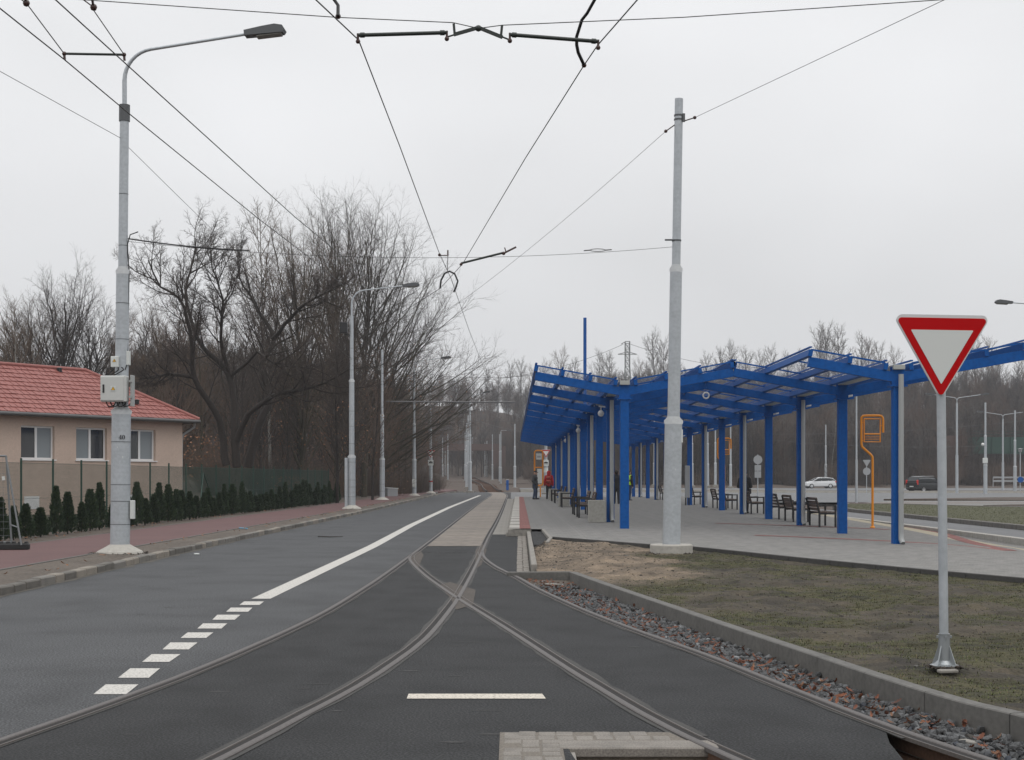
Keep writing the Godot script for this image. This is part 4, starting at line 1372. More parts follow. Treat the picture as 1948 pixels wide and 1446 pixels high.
func lamp_arm(o: Node3D, from: Vector3, rise: float, reach: Vector3, tilt := 0.12) -> void:
	var mb := MB.new()
	var pts := [from, from + Vector3(0, rise * 0.45, 0)]
	var dirn := reach.normalized()
	var bend := minf(rise * 0.5, 0.8)
	for k in 9:
		var a := k / 8.0 * PI * 0.46
		pts.append(from + Vector3(0, rise * 0.45 + sin(a) * bend, 0) + dirn * (1.0 - cos(a)) * bend)
	pts.append(from + Vector3(0, rise * 0.45 + bend, 0) + dirn * bend * 0.93 + (reach - dirn * bend) + Vector3.UP * tilt * reach.length())
	mb.tube(pts, [0.045, 0.045, 0.042, 0.04, 0.038, 0.036, 0.035, 0.034, 0.033, 0.032, 0.03, 0.028], 10)
	put("lamp_arm", mb.done(), M.zinc, o)
	var tip: Vector3 = pts[-1]
	var q := Basis(Vector3.UP.cross(dirn), Vector3.UP, dirn).rotated(Vector3.UP.cross(dirn).normalized(), -tilt)
	mb = MB.new()
	var prof := PackedVector2Array([Vector2(-0.05, -0.05), Vector2(0.7, -0.075), Vector2(0.74, -0.02), Vector2(0.70, 0.06), Vector2(0.55, 0.10), Vector2(0.3, 0.085), Vector2(-0.05, 0.05)])
	mb.extrude(prof, 0.24, Transform3D(Basis(q.z, q.y, -q.x), tip + q.x * 0.12))
	var head := put("lamp_head", mb.done(), M.galvanised_dark, o)
	mb = MB.new()
	mb.box(tip + q * Vector3(0, -0.085, 0.42), Vector3(0.19, 0.05, 0.5), q, 0.015)
	put("lens", mb.done(), M.globe_dim, head)

func warning_plate(o: Node3D, at: Vector3, size: float) -> void:
	var mb := MB.new()
	mb.box(at, Vector3(size, size, 0.004))
	put("warning_sticker", mb.done(), M.white_sign, o)
	mb = MB.new()
	var h := size * 0.4
	mb.extrude(PackedVector2Array([Vector2(-h * 1.1, -h * 0.8), Vector2(h * 1.1, -h * 0.8), Vector2(0, h)]), 0.003, Transform3D(Basis.IDENTITY, at + Vector3(0, 0, 0.002)))
	var tri := put("warning_triangle", mb.done(), M.black, o)
	h *= 0.78
	mb = MB.new()
	mb.extrude(PackedVector2Array([Vector2(-h * 1.1, -h * 0.8), Vector2(h * 1.1, -h * 0.8), Vector2(0, h)]), 0.003, Transform3D(Basis.IDENTITY, at + Vector3(0, -h * 0.06, 0.0035)))
	put("triangle_face", mb.done(), M.yellow, tri)
	mb = MB.new()
	h *= 0.6
	mb.extrude(PackedVector2Array([Vector2(0.15 * h, 0.9 * h), Vector2(-0.35 * h, -0.05 * h), Vector2(0.02 * h, -0.05 * h), Vector2(-0.15 * h, -0.9 * h), Vector2(0.35 * h, 0.15 * h), Vector2(0.0, 0.15 * h)]), 0.003, Transform3D(Basis.IDENTITY, at + Vector3(0, -h * 0.2, 0.0052)))
	put("flash_symbol", mb.done(), M.black, tri)

func text_mesh(s: String, size: float, font := "Droid Serif") -> TextMesh:
	var t := TextMesh.new()
	var f := SystemFont.new()
	f.font_names = PackedStringArray([font])
	f.font_weight = 700
	t.font = f
	t.text = s
	t.font_size = 32
	t.pixel_size = size / 24.0
	t.depth = 0.003
	return t

func poles() -> void:
	# the numbered mast by the left kerb
	var a := mast("tall grey stepped mast numbered 40 with a street lamp and a control cabinet", Vector3(-7.614, 0.120, -28.579), 8.64, 2.74, 5.46, 0.375, "", Vector2(0.09, 0))
	lamp_arm(a, Vector3(0.09, 8.64, 0), 1.2, Vector3(2.45, 0, 0.1), 0.11)
	var mb := MB.new()
	mb.tube([Vector3(0.088, 8.38, 0), Vector3(0.09, 8.70, 0)], [0.105], 20)
	put("sleeve", mb.done(), M.galvanised_dark, a)
	mb = MB.new()
	mb.box(Vector3(-0.035, 3.17, 0.24), Vector3(0.49, 0.50, 0.24), Basis.IDENTITY, 0.012)
	var cab := put("cabinet", mb.done(), M.cabinet, a)
	mb = MB.new()
	mb.box(Vector3(-0.055, 3.17, 0.365), Vector3(0.44, 0.455, 0.018), Basis.IDENTITY, 0.006)
	put("cabinet_door", mb.done(), M.cabinet, cab)
	mb = MB.new()
	mb.box(Vector3(-0.215, 3.17, 0.378), Vector3(0.035, 0.16, 0.018), Basis.IDENTITY, 0.004)
	put("cabinet_latch", mb.done(), M.black, cab)
	warning_plate(a, Vector3(-0.03, 3.17, 0.378), 0.10)
	mb = MB.new()
	mb.box(Vector3(0.275, 3.14, 0.12), Vector3(0.035, 0.60, 0.22), Basis.IDENTITY, 0.005)
	mb.box(Vector3(0.27, 3.32, 0.23), Vector3(0.07, 0.04, 0.05))
	mb.box(Vector3(0.27, 3.02, 0.23), Vector3(0.07, 0.04, 0.05))
	put("mounting_plate", mb.done(), M.cabinet_edge, a)
	mb = MB.new()
	mb.box(Vector3(-0.05, 3.70, 0.17), Vector3(0.145, 0.21, 0.09), Basis.IDENTITY, 0.008)
	put("junction_box", mb.done(), M.white_sign, a)
	warning_plate(a, Vector3(-0.05, 3.72, 0.217), 0.085)
	mb = MB.new()
	mb.box(Vector3(0.17, 3.78, 0.02), Vector3(0.06, 0.27, 0.12), Basis.IDENTITY, 0.006)
	put("side_box", mb.done(), M.white_sign, a)
	mb = MB.new()
	mb.box(Vector3(0.245, 0.84, 0.0), Vector3(0.075, 0.36, 0.14), Basis.IDENTITY, 0.008)
	put("service_box", mb.done(), M.white_sign, a)
	mb = MB.new()
	for c in [[-0.05, -0.18], [0.02, -0.12], [-0.12, -0.2], [0.08, -0.05]]:
		mb.tube(curve([Vector3(c[0], 3.59, 0.19), Vector3(c[0] * 1.6, 3.54, 0.22), Vector3(c[1], 3.44, 0.2)], 0.03), [0.012], 6)
	for c in [-0.2, -0.12, 0.0, 0.1]:
		mb.tube(curve([Vector3(c, 2.93, 0.24), Vector3(c + 0.05, 2.83, 0.26), Vector3(c + 0.14, 2.86, 0.2), Vector3(c + 0.18, 2.94, 0.22)], 0.04), [0.013], 6)
	mb.tube(curve([Vector3(0.13, 3.55, 0.1), Vector3(0.16, 3.7, 0.05), Vector3(0.155, 4.4, 0.02), Vector3(0.185, 5.45, 0.02), Vector3(0.17, 5.6, 0.0), Vector3(0.155, 6.0, 0.02), Vector3(0.2, 6.18, 0.0), Vector3(0.35, 6.24, -0.02)], 0.1), [0.011], 6)
	put("cable", mb.done(), M.black, a)
	var num := put("number", text_mesh("40", 0.082), M.black, a, Vector3(0.085, 2.24, 0.178))
	num.rotation.y = 0.42
	mb = MB.new()
	mb.box(Vector3(0, 2.05, 0.182), Vector3(0.02, 0.02, 0.006))
	mb.box(Vector3(0.09, 1.86, 0.166), Vector3(0.03, 0.035, 0.006))
	put("sticker", mb.done(), M.white_sign, a)
	# the bare mast on the island
	var b := mast("tall grey stepped mast standing on the eight-sided block on the soil island", Vector3(3.093, 0.120, -28.579), 8.82, 2.55, 5.50, 0.35, "", Vector2(0.15, 0), 2)
	mb = MB.new()
	mb.box(Vector3(0.185, 2.27, 0.07), Vector3(0.10, 0.25, 0.012), Basis(Vector3.UP, 0.9))
	put("notice_plate", mb.done(), M.white_sign, b)
	mb = MB.new()
	mb.box(Vector3(0.08, 1.62, 0.158), Vector3(0.05, 0.03, 0.006), Basis(Vector3.UP, 0.4))
	put("sticker", mb.done(), M.white_sign, b)
	mb = MB.new()
	for y in [8.48, 8.40, 6.05]: mb.tube([Vector3(0.15 * y / 8.82, y, 0), Vector3(0.15 * y / 8.82, y + 0.03, 0)], [0.092], 16)
	mb.box(Vector3(0.235, 8.44, 0.05), Vector3(0.05, 0.16, 0.05))
	mb.bar(Vector3(0.02, 6.07, 0.05), Vector3(-0.13, 6.07, 0.05), 0.03, 0.03)
	put("clamp", mb.done(), M.galvanised_dark, b)
	# the row of masts up the left side
	var row := [[Vector3(-7.400, 0.120, -67.934), 8.9, 4.7, 6.9, 0.36, "mast with lamp arm and black loudspeaker box beside the red path"], [Vector3(-8.308, 0.120, -94.182), 9.6, 4.2, 6.7, 0.34, "mast beside the red path holding the end of a long grey cross-rod"], [Vector3(-7.647, 0.120, -115.111), 9.5, 4.4, 7.0, 0.34, "mast by the kerb end with a white box low on its shaft"], [Vector3(-7.376, 0.120, -133.677), 8.9, 4.9, 0.0, 0.32, "mast carrying a yield sign beside the end of the left kerb"]]
	for k in 4:
		var e: Array = row[k]
		var o := mast(e[5], e[0], e[1], e[2] - 2.3 if k == 0 else e[2] - 1.6, e[2] + 1.2, e[4], "masts along the red path")
		var s: float = -e[0].z / 2800.0
		if k == 0:
			lamp_arm(o, Vector3(0, 8.9, 0), 1.25, Vector3(2.45, 0, 0.1), 0.08)
			mb = MB.new()
			mb.box(Vector3(-0.36, 8.35, 0.05), Vector3(0.34, 0.5, 0.3), Basis.IDENTITY, 0.02)
			mb.tube([Vector3(-0.3, 8.05, 0.05), Vector3(0, 8.0, 0)], [0.03], 6)
			put("speaker_box", mb.done(), M.black, o)
			mb = MB.new()
			mb.box(Vector3(-0.24, 1.2, 0.1), Vector3(0.14, 2.3, 0.12), Basis.IDENTITY, 0.01)
			put("conduit", mb.done(), M.zinc, o)
		if k == 2:
			lamp_arm(o, Vector3(0, 9.5, 0), 1.1, Vector3(2.2, 0, 0), 0.1)
			mb = MB.new()
			mb.box(Vector3(0.0, 1.0, 0.19), Vector3(0.3, 0.6, 0.12), Basis.IDENTITY, 0.01)
			put("white_box", mb.done(), M.white_sign, o)
		if k == 3:
			yield_face(o, Vector3(0, 3.55, 0.2), 0.86, 0.0)
			tram_plate(o, Vector3(0, 2.75, 0.2))
			mb = MB.new()
			mb.tube([Vector3(0, 1.0, 0), Vector3(0, 1.1, 0)], [0.17], 16)
			put("red_tape", mb.done(), M.red_sign, o)
	# far masts round the crossing and beyond
	var proto := Node3D.new()
	proto.name = "tram_mast"
	mast_parts(proto, 8.7, 2.9, 5.6, 0.36, Vector2.ZERO, 3)
	var far := [[Vector3(-14.611, 1.202, -309.924), "slim far mast, outermost of the three left of the track by the bridge"], [Vector3(-15.346, 1.238, -338.333), "slim far mast between two others left of the track by the bridge"], [Vector3(-12.214, 1.009, -280.322), "slim far mast, nearest the track of the three left of it"],
		[Vector3(-8.481, 0.887, -266.230), "farthest and thinnest mast in the cluster left of the crossing track"], [Vector3(-6.161, 0.174, -199.672), "middle mast in the cluster left of the crossing track"], [Vector3(-5.296, 0.330, -177.810), "mast just behind the lamp mast left of the crossing track"],
		[Vector3(-4.192, 0.161, -147.101), "lamp mast at the head of the cluster left of the crossing track"], [Vector3(-1.810, 0.193, -240.237), "lamp mast right of the crossing track with a pale lantern"], [Vector3(-2.175, 0.397, -259.149), "mast half hidden behind the lantern mast right of the crossing"],
		[Vector3(-3.742, 0.997, -281.618), "lone mast between the crossing track and the lantern mast"], [Vector3(0.388, 0.107, -200.990), "mast standing behind the blue bollard"], [Vector3(-6.544, 1.143, -355.102), "far mast under the right end of the railway bridge"], [Vector3(-5.677, 1.029, -333.242), "far mast with a yellow lamp by the right end of the bridge"]]
	for k in far.size():
		var o := copy(proto, far[k][0], 0.0, far[k][1])
		tag(o, far[k][1], "mast", "far tram masts")
		if k == 6: lamp_arm(o, Vector3(0, 8.7, 0), 0.9, Vector3(1.3, 0, 0), 0.2)
		if k == 7: lamp_arm(o, Vector3(0, 8.6, 0), 0.4, Vector3(1.0, 0, 0), 0.0)
	for k in 6:
		var u: float = [899.0, 905.5, 909.5, 913.0, 917.0, 865.0][k]
		var z: float = [380.0, 400.0, 420.0, 440.0, 460.0, 430.0][k]
		var o := copy(proto, Vector3((u - 974) * z / 2800.0, 1.6 + (907 - [896.0, 892.0, 890.0, 887.0, 886.0, 885.0][k]) * z / 2800.0, -z), 0.0, "pale mast seen through the opening under the railway bridge")
		tag(o, "pale mast seen through the opening under the railway bridge", "mast", "masts beyond the bridge")
	var right := [[Vector3(45.561, 0.455, -213.684), "slim mast right behind the white car"], [Vector3(49.326, 0.279, -217.500), "slim mast between the third roof post and the white car"],
		[Vector3(44.023, -0.208, -136.854), "mast with a white box at its middle beside the twin lamps"], [Vector3(52.037, -0.249, -152.250), "thick mast next to the small round-headed lamp"], [Vector3(26.016, 0.371, -195.506), "mast seen under the roof between two blue posts, left of the orange frame"],
		[Vector3(26.978, 0.499, -195.192), "mast seen under the roof beside the far orange frame"], [Vector3(28.954, 0.278, -194.880), "mast under the roof edge right of the far orange frame"], [Vector3(19.325, 0.530, -199.672), "mast seen under the roof behind the paired grey pipes"], [Vector3(24.065, 0.407, -196.452), "mast just right of the island mast, under the roof"]]
	for k in right.size():
		var o := copy(proto, right[k][0], 0.0, right[k][1])
		tag(o, right[k][1], "mast", "masts beyond the bus lane")
		if k == 2:
			mb = MB.new()
			mb.box(Vector3(-0.1, 3.3, 0.25), Vector3(0.45, 0.5, 0.15), Basis.IDENTITY, 0.02)
			put("white_box", mb.done(), M.white_sign, o)
			mb = MB.new()
			mb.ball(Vector3(-0.3, 4.8, 0.2), Vector3(0.16, 0.16, 0.16), 8)
			put("camera_ball", mb.done(), M.globe, o)
	proto.free()
	for e in [[Vector3(40.914, 0.102, -135.333), "tall twin-armed street lamp right of the nearest yield sign"], [Vector3(54.281, -0.300, -162.725), "twin-armed street lamp between the boxed mast and the thick mast"]]:
		var o := thing("street_lamp", e[1], "street lamp", e[0], 0.0, "twin-armed street lamps")
		mb = MB.new()
		mb.tube([Vector3.ZERO, Vector3(0, 3.5, 0), Vector3(0, 3.52, 0), Vector3(0, 8.3, 0)], [0.14, 0.13, 0.10, 0.09], 12)
		put("post", mb.done(), M.zinc, o)
		for s in [-1.0, 1.0]: lamp_arm(o, Vector3(0, 8.2, 0), 0.6, Vector3(2.2 * s, 0, 0.15), 0.12)
	var o2 := thing("street_lamp", "single street lamp whose arm reaches in over the yield sign", "street lamp", Vector3(25.6, 0, -67))
	mb = MB.new()
	mb.tube([Vector3.ZERO, Vector3(0, 3.5, 0), Vector3(0, 8.5, 0)], [0.14, 0.13, 0.09], 12)
	put("post", mb.done(), M.zinc, o2)
	lamp_arm(o2, Vector3(0, 8.5, 0), 0.9, Vector3(-2.9, 0, 0), 0.06)
	var o4 := thing("slim_post", "tall slim bare post behind the orange stop frame, reaching up to the roof", "post", Vector3(20.6, 0.0, -88))
	mb = MB.new()
	mb.tube([Vector3.ZERO, Vector3(0, 2.6, 0), Vector3(0, 2.65, 0), Vector3(0, 6.6, 0)], [0.075, 0.07, 0.055, 0.045], 10)
	put("post", mb.done(), M.zinc, o4)
	mb = MB.new()
	mb.tube([Vector3(0, 6.58, 0), Vector3(0, 6.63, 0)], [0.06], 10)
	put("cap", mb.done(), M.zinc_pale, o4)
	var o3 := thing("path_lamp", "small round-headed lamp on a thin post beside the thick mast", "lamp", Vector3(70.697, -1.544, -204.706) * Vector3(0.72, 0, 0.72))
	mb = MB.new()
	mb.tube([Vector3.ZERO, Vector3(0, 4.0, 0)], [0.05], 8)
	put("post", mb.done(), M.zinc, o3)
	mb = MB.new()
	mb.lathe([Vector2(0.02, 4.0), Vector2(0.16, 4.1), Vector2(0.2, 4.35), Vector2(0.3, 4.4), Vector2(0.0, 4.46)], 14)
	put("lantern", mb.done(), M.sign_back, o3)
	mb = MB.new()
	mb.lathe([Vector2(0.3, -0.012), Vector2(0.3, 0.012), Vector2(0, 0.012)], 20, Vector3(0, 1.3, 0.08), Basis(Vector3.RIGHT, PI / 2))
	put("blue_disc", mb.done(), M.blue, o3)

# ------------------------------------------------------------------ signs
func rounded_tri(w: float, r: float) -> PackedVector2Array:       # point down, centre at the middle of its height
	var h := w * 0.866
	var c := [Vector2(-w * 0.5 + r * 1.732, h * 0.5 - r), Vector2(0, -h * 0.5 + 2.0 * r), Vector2(w * 0.5 - r * 1.732, h * 0.5 - r)]
	var out := PackedVector2Array()
	for k in 3:
		var mid: float = [150.0, 270.0, 30.0][k]
		for j in 7: out.append(c[k] + Vector2.from_angle(deg_to_rad(mid - 60 + 20 * j)) * r)
	return out

func yield_face(o: Node3D, at: Vector3, w: float, roll: float) -> void:
	var q := Transform3D(Basis(Vector3.BACK, roll), at)
	var mb := MB.new()
	mb.extrude(rounded_tri(w, w * 0.055), 0.022, q)
	var back := put("sign_plate", mb.done(), M.sign_rim, o)
	mb = MB.new()
	mb.extrude(rounded_tri(w * 0.935, w * 0.032), 0.004, q.translated_local(Vector3(0, -w * 0.004, 0.0215)))
	put("red_border", mb.done(), M.red_sign, back)
	mb = MB.new()
	mb.extrude(rounded_tri(w * 0.635, w * 0.006), 0.004, q.translated_local(Vector3(0, w * 0.003, 0.0245)))
	put("white_face", mb.done(), M.white_sign, back)

func tram_plate(o: Node3D, at: Vector3) -> void:
	var mb := MB.new()
	mb.box(at, Vector3(0.5, 0.5, 0.02))
	var p := put("plate", mb.done(), M.white_sign, o)
	mb = MB.new()
	mb.box(at + Vector3(0, 0.03, 0.013), Vector3(0.36, 0.12, 0.008))
	mb.box(at + Vector3(0, 0.11, 0.013), Vector3(0.14, 0.05, 0.008))
	mb.box(at + Vector3(0, -0.09, 0.013), Vector3(0.42, 0.03, 0.008))
	put("tram_symbol", mb.done(), M.black, p)

func signs() -> void:
	var o := thing("yield_sign", "large red and white yield sign on the soil island in front", "sign", Vector3(3.416, 0.100, -11.634))
	var mb := MB.new()
	mb.tube([Vector3(0, 0.12, 0), Vector3(-0.03, 2.66, 0)], [0.0355], 18)
	put("post", mb.done(), M.zinc, o)
	mb = MB.new()
	mb.lathe([Vector2(0.0, 0.0), Vector2(0.105, 0.0), Vector2(0.11, 0.012), Vector2(0.075, 0.022), Vector2(0.05, 0.05), Vector2(0.045, 0.24), Vector2(0.046, 0.26), Vector2(0.036, 0.262)], 18)
	for k in 4:
		var q := Basis(Vector3.UP, PI / 4 + k * PI / 2)
		mb.extrude(PackedVector2Array([Vector2(0.03, 0.01), Vector2(0.105, 0.012), Vector2(0.045, 0.17), Vector2(0.03, 0.17)]), 0.01, Transform3D(q, q * Vector3(0, 0, -0.005)))
	for k in 4: mb.box(Vector3(0, 0.235, 0) + Basis(Vector3.UP, k * PI / 2) * Vector3(0.05, 0, 0), Vector3(0.02, 0.02, 0.02))
	put("foot", mb.done(), M.steel, o)
	yield_face(o, Vector3(-0.04, 2.437, 0.045), 0.775, -0.017)
	mb = MB.new()
	for y in [2.3, 2.62]: mb.box(Vector3(-0.03, y, 0.02), Vector3(0.1, 0.035, 0.05), Basis.IDENTITY, 0.004)
	put("clamp", mb.done(), M.steel, o)
	# the yield sign on the mast at the end of the platform
	var m := mast("mast at the far end of the platform carrying a yield sign and a plate", Vector3(3.121, 0.100, -135.484), 9.0, 3.0, 5.8, 0.4, "", Vector2.ZERO, 3)
	yield_face(m, Vector3(0, 3.62, 0.24), 0.87, 0.0)
	tram_plate(m, Vector3(0, 2.75, 0.24))
	mb = MB.new()
	mb.tube([Vector3(0, 1.9, 0), Vector3(0, 2.3, 0)], [0.21], 16)
	put("white_band", mb.done(), M.white_sign, m)
	# signs seen from behind
	var c := thing("round_sign", "back of a round sign with two small plates seen between blue posts", "sign", Vector3(16.7, 0, -100))
	mb = MB.new()
	mb.tube([Vector3(0, -0.1, 0), Vector3(0, 3.1, 0)], [0.035], 8)
	put("post", mb.done(), M.zinc, c)
	mb = MB.new()
	mb.lathe([Vector2(0, -0.01), Vector2(0.3, -0.01), Vector2(0.3, 0.01), Vector2(0, 0.01)], 24, Vector3(0, 2.75, 0.05), Basis(Vector3.RIGHT, PI / 2))
	put("disc", mb.done(), M.sign_back, c)
	mb = MB.new()
	mb.box(Vector3(0, 2.2, 0.05), Vector3(0.44, 0.4, 0.02))
	mb.box(Vector3(0, 1.75, 0.05), Vector3(0.44, 0.44, 0.02))
	put("plate", mb.done(), M.sign_back, c)
	var d := thing("triangle_sign", "backs of a small triangular and a round sign past the bus lane", "sign", Vector3(34.7, 0, -144))
	mb = MB.new()
	mb.tube([Vector3(0, -0.1, 0), Vector3(0, 3.0, 0)], [0.04], 8)
	put("post", mb.done(), M.zinc, d)
	mb = MB.new()
	mb.extrude(rounded_tri(0.8, 0.04), 0.02, Transform3D(Basis.IDENTITY, Vector3(0, 2.9, 0.05)))
	put("triangle", mb.done(), M.sign_back, d)
	mb = MB.new()
	mb.lathe([Vector2(0, -0.01), Vector2(0.37, -0.01), Vector2(0.37, 0.01), Vector2(0, 0.01)], 24, Vector3(0, 2.12, 0.05), Basis(Vector3.RIGHT, PI / 2))
	put("disc", mb.done(), M.sign_back, d)
	# orange stop frames
	stop_frame(Vector3(10.765, 0.070, -43.938), "orange bent-tube stop frame beside the bus lane, nearer of two")
	stop_frame(Vector3(10.25, 0.1, -71.0), "orange bent-tube stop frame half hidden behind a blue post")
	var e := thing("tram_stop_sign", "tall orange tram stop frame with white panels beside two waiting people", "stop sign", Vector3(1.85, 0.2, -103 + 1.0))
	mb = MB.new()
	mb.tube([Vector3(0.12, 0, 0), Vector3(0.12, 0.7, 0)], [0.045], 10)
	mb.tube(curve([Vector3(-0.26, 0.9, 0), Vector3(-0.28, 0.95, 0), Vector3(-0.28, 3.1, 0), Vector3(-0.2, 3.2, 0), Vector3(0.2, 3.2, 0), Vector3(0.28, 3.1, 0), Vector3(0.28, 0.9, 0), Vector3(0.2, 0.8, 0), Vector3(-0.2, 0.8, 0), Vector3(-0.26, 0.9, 0)], 0.1), [0.055], 8)
	mb.bar(Vector3(-0.26, 2.05, 0), Vector3(0.26, 2.05, 0), 0.08, 0.08)
	put("frame", mb.done(), M.orange, e)
	mb = MB.new()
	mb.box(Vector3(0.02, 2.8, 0.0), Vector3(0.38, 0.42, 0.03))
	put("sign_panel", mb.done(), M.white_sign, e)
	mb = MB.new()
	mb.box(Vector3(0.02, 2.78, 0.02), Vector3(0.26, 0.1, 0.01))
	mb.box(Vector3(0.02, 2.9, 0.02), Vector3(0.26, 0.025, 0.01))
	put("tram_symbol", mb.done(), M.sign_back, e)
	mb = MB.new()
	mb.box(Vector3(0.08, 1.45, 0.0), Vector3(0.36, 1.0, 0.03))
	put("timetable", mb.done(), M.white_sign, e)
	var t := thing("ticket_machine", "slim orange ticket machine behind the far blue posts", "ticket machine", Vector3(3.35, 0.2, -99.5))
	mb = MB.new()
	mb.box(Vector3(0, 0.65, 0), Vector3(0.22, 0.95, 0.25), Basis.IDENTITY, 0.03)
	mb.box(Vector3(-0.04, 1.3, -0.03), Vector3(0.14, 0.45, 0.2), Basis.IDENTITY, 0.03)
	mb.box(Vector3(0, 0.1, 0), Vector3(0.12, 0.22, 0.15))
	put("housing", mb.done(), M.orange, t)
	mb = MB.new()
	mb.box(Vector3(0, 0.85, 0.13), Vector3(0.12, 0.16, 0.02))
	put("slot_panel", mb.done(), M.black, t)
	var bo := thing("bollard", "short blue bollard beside the track beyond the platform", "bollard", Vector3(-0.55, -0.02, -178))
	mb = MB.new()
	mb.box(Vector3(0, 0.6, 0), Vector3(0.3, 1.25, 0.3), Basis.IDENTITY, 0.04)
	put("shaft", mb.done(), M.blue, bo)
	mb = MB.new()
	mb.box(Vector3(0, 1.24, 0), Vector3(0.31, 0.05, 0.31), Basis.IDENTITY, 0.015)
	put("cap", mb.done(), M.sign_rim, bo)
	var cb := thing("utility_box", "squat grey utility box on the bank behind the masts", "box", Vector3(-9.2, 0.1, -112))
	mb = MB.new()
	mb.box(Vector3(0, 0.3, 0), Vector3(0.85, 0.6, 0.6), Basis(Vector3.UP, 0.5), 0.02)
	put("housing", mb.done(), M.sign_back, cb)
	mb = MB.new()
	mb.box(Vector3(0, 0.63, 0), Vector3(0.92, 0.06, 0.68), Basis(Vector3.UP, 0.5) * Basis(Vector3.FORWARD, 0.06), 0.01)
	put("lid", mb.done(), M.white_sign, cb)
	var bm := thing("banner_mast", "tall square blue mast rising above the shelter roof", "mast", Vector3(5.55, 0.1, -112))
	mb = MB.new()
	mb.box(Vector3(0, 6.8, 0), Vector3(0.24, 13.6, 0.24), Basis.IDENTITY, 0.02)
	put("shaft", mb.done(), M.blue, bm)
	mb = MB.new()
	mb.box(Vector3(0, 0.05, 0), Vector3(0.5, 0.1, 0.5), Basis.IDENTITY, 0.01)
	put("base_plate", mb.done(), M.blue, bm)

func stop_frame(at: Vector3, label: String) -> void:
	var o := thing("stop_frame", label, "stop sign", at, 0.0, "orange stop frames")
	var s := 42.9 / 2800.0 / 4.518
	var p := func(x: float, y: float) -> Vector3: return Vector3((x - 455) * s, (1200 - y) * s, 0)
	var mb := MB.new()
	mb.tube(curve([p.call(455, 1200), p.call(455, 900), p.call(455, 600), p.call(453, 575), p.call(440, 556), p.call(380, 502), p.call(362, 485), p.call(357, 460), p.call(357, 250), p.call(358, 228), p.call(372, 213), p.call(400, 211), p.call(510, 211), p.call(532, 215), p.call(545, 232), p.call(547, 260), p.call(547, 360)], 0.05), [0.036], 10)
	put("stem", mb.done(), M.orange, o)
	mb = MB.new()
	mb.tube([p.call(380, 240), p.call(522, 240), p.call(522, 442), p.call(380, 442), p.call(380, 240)], [0.024], 8)
	mb.tube([p.call(380, 373), p.call(522, 373)], [0.024], 8)
	for y in [395.0, 408.0, 421.0]: mb.tube([p.call(380, y), p.call(522, y)], [0.006], 5)
	for c in [[357, 270, 380, 270], [357, 430, 380, 430], [547, 300, 522, 300]]: mb.tube([p.call(c[0], c[1]), p.call(c[2], c[3])], [0.014], 6)
	put("inner_frame", mb.done(), M.orange, o)
	mb = MB.new()
	mb.lathe([Vector2(0.075, 0), Vector2(0.075, 0.03), Vector2(0.045, 0.06)], 14)
	put("foot", mb.done(), M.orange, o)

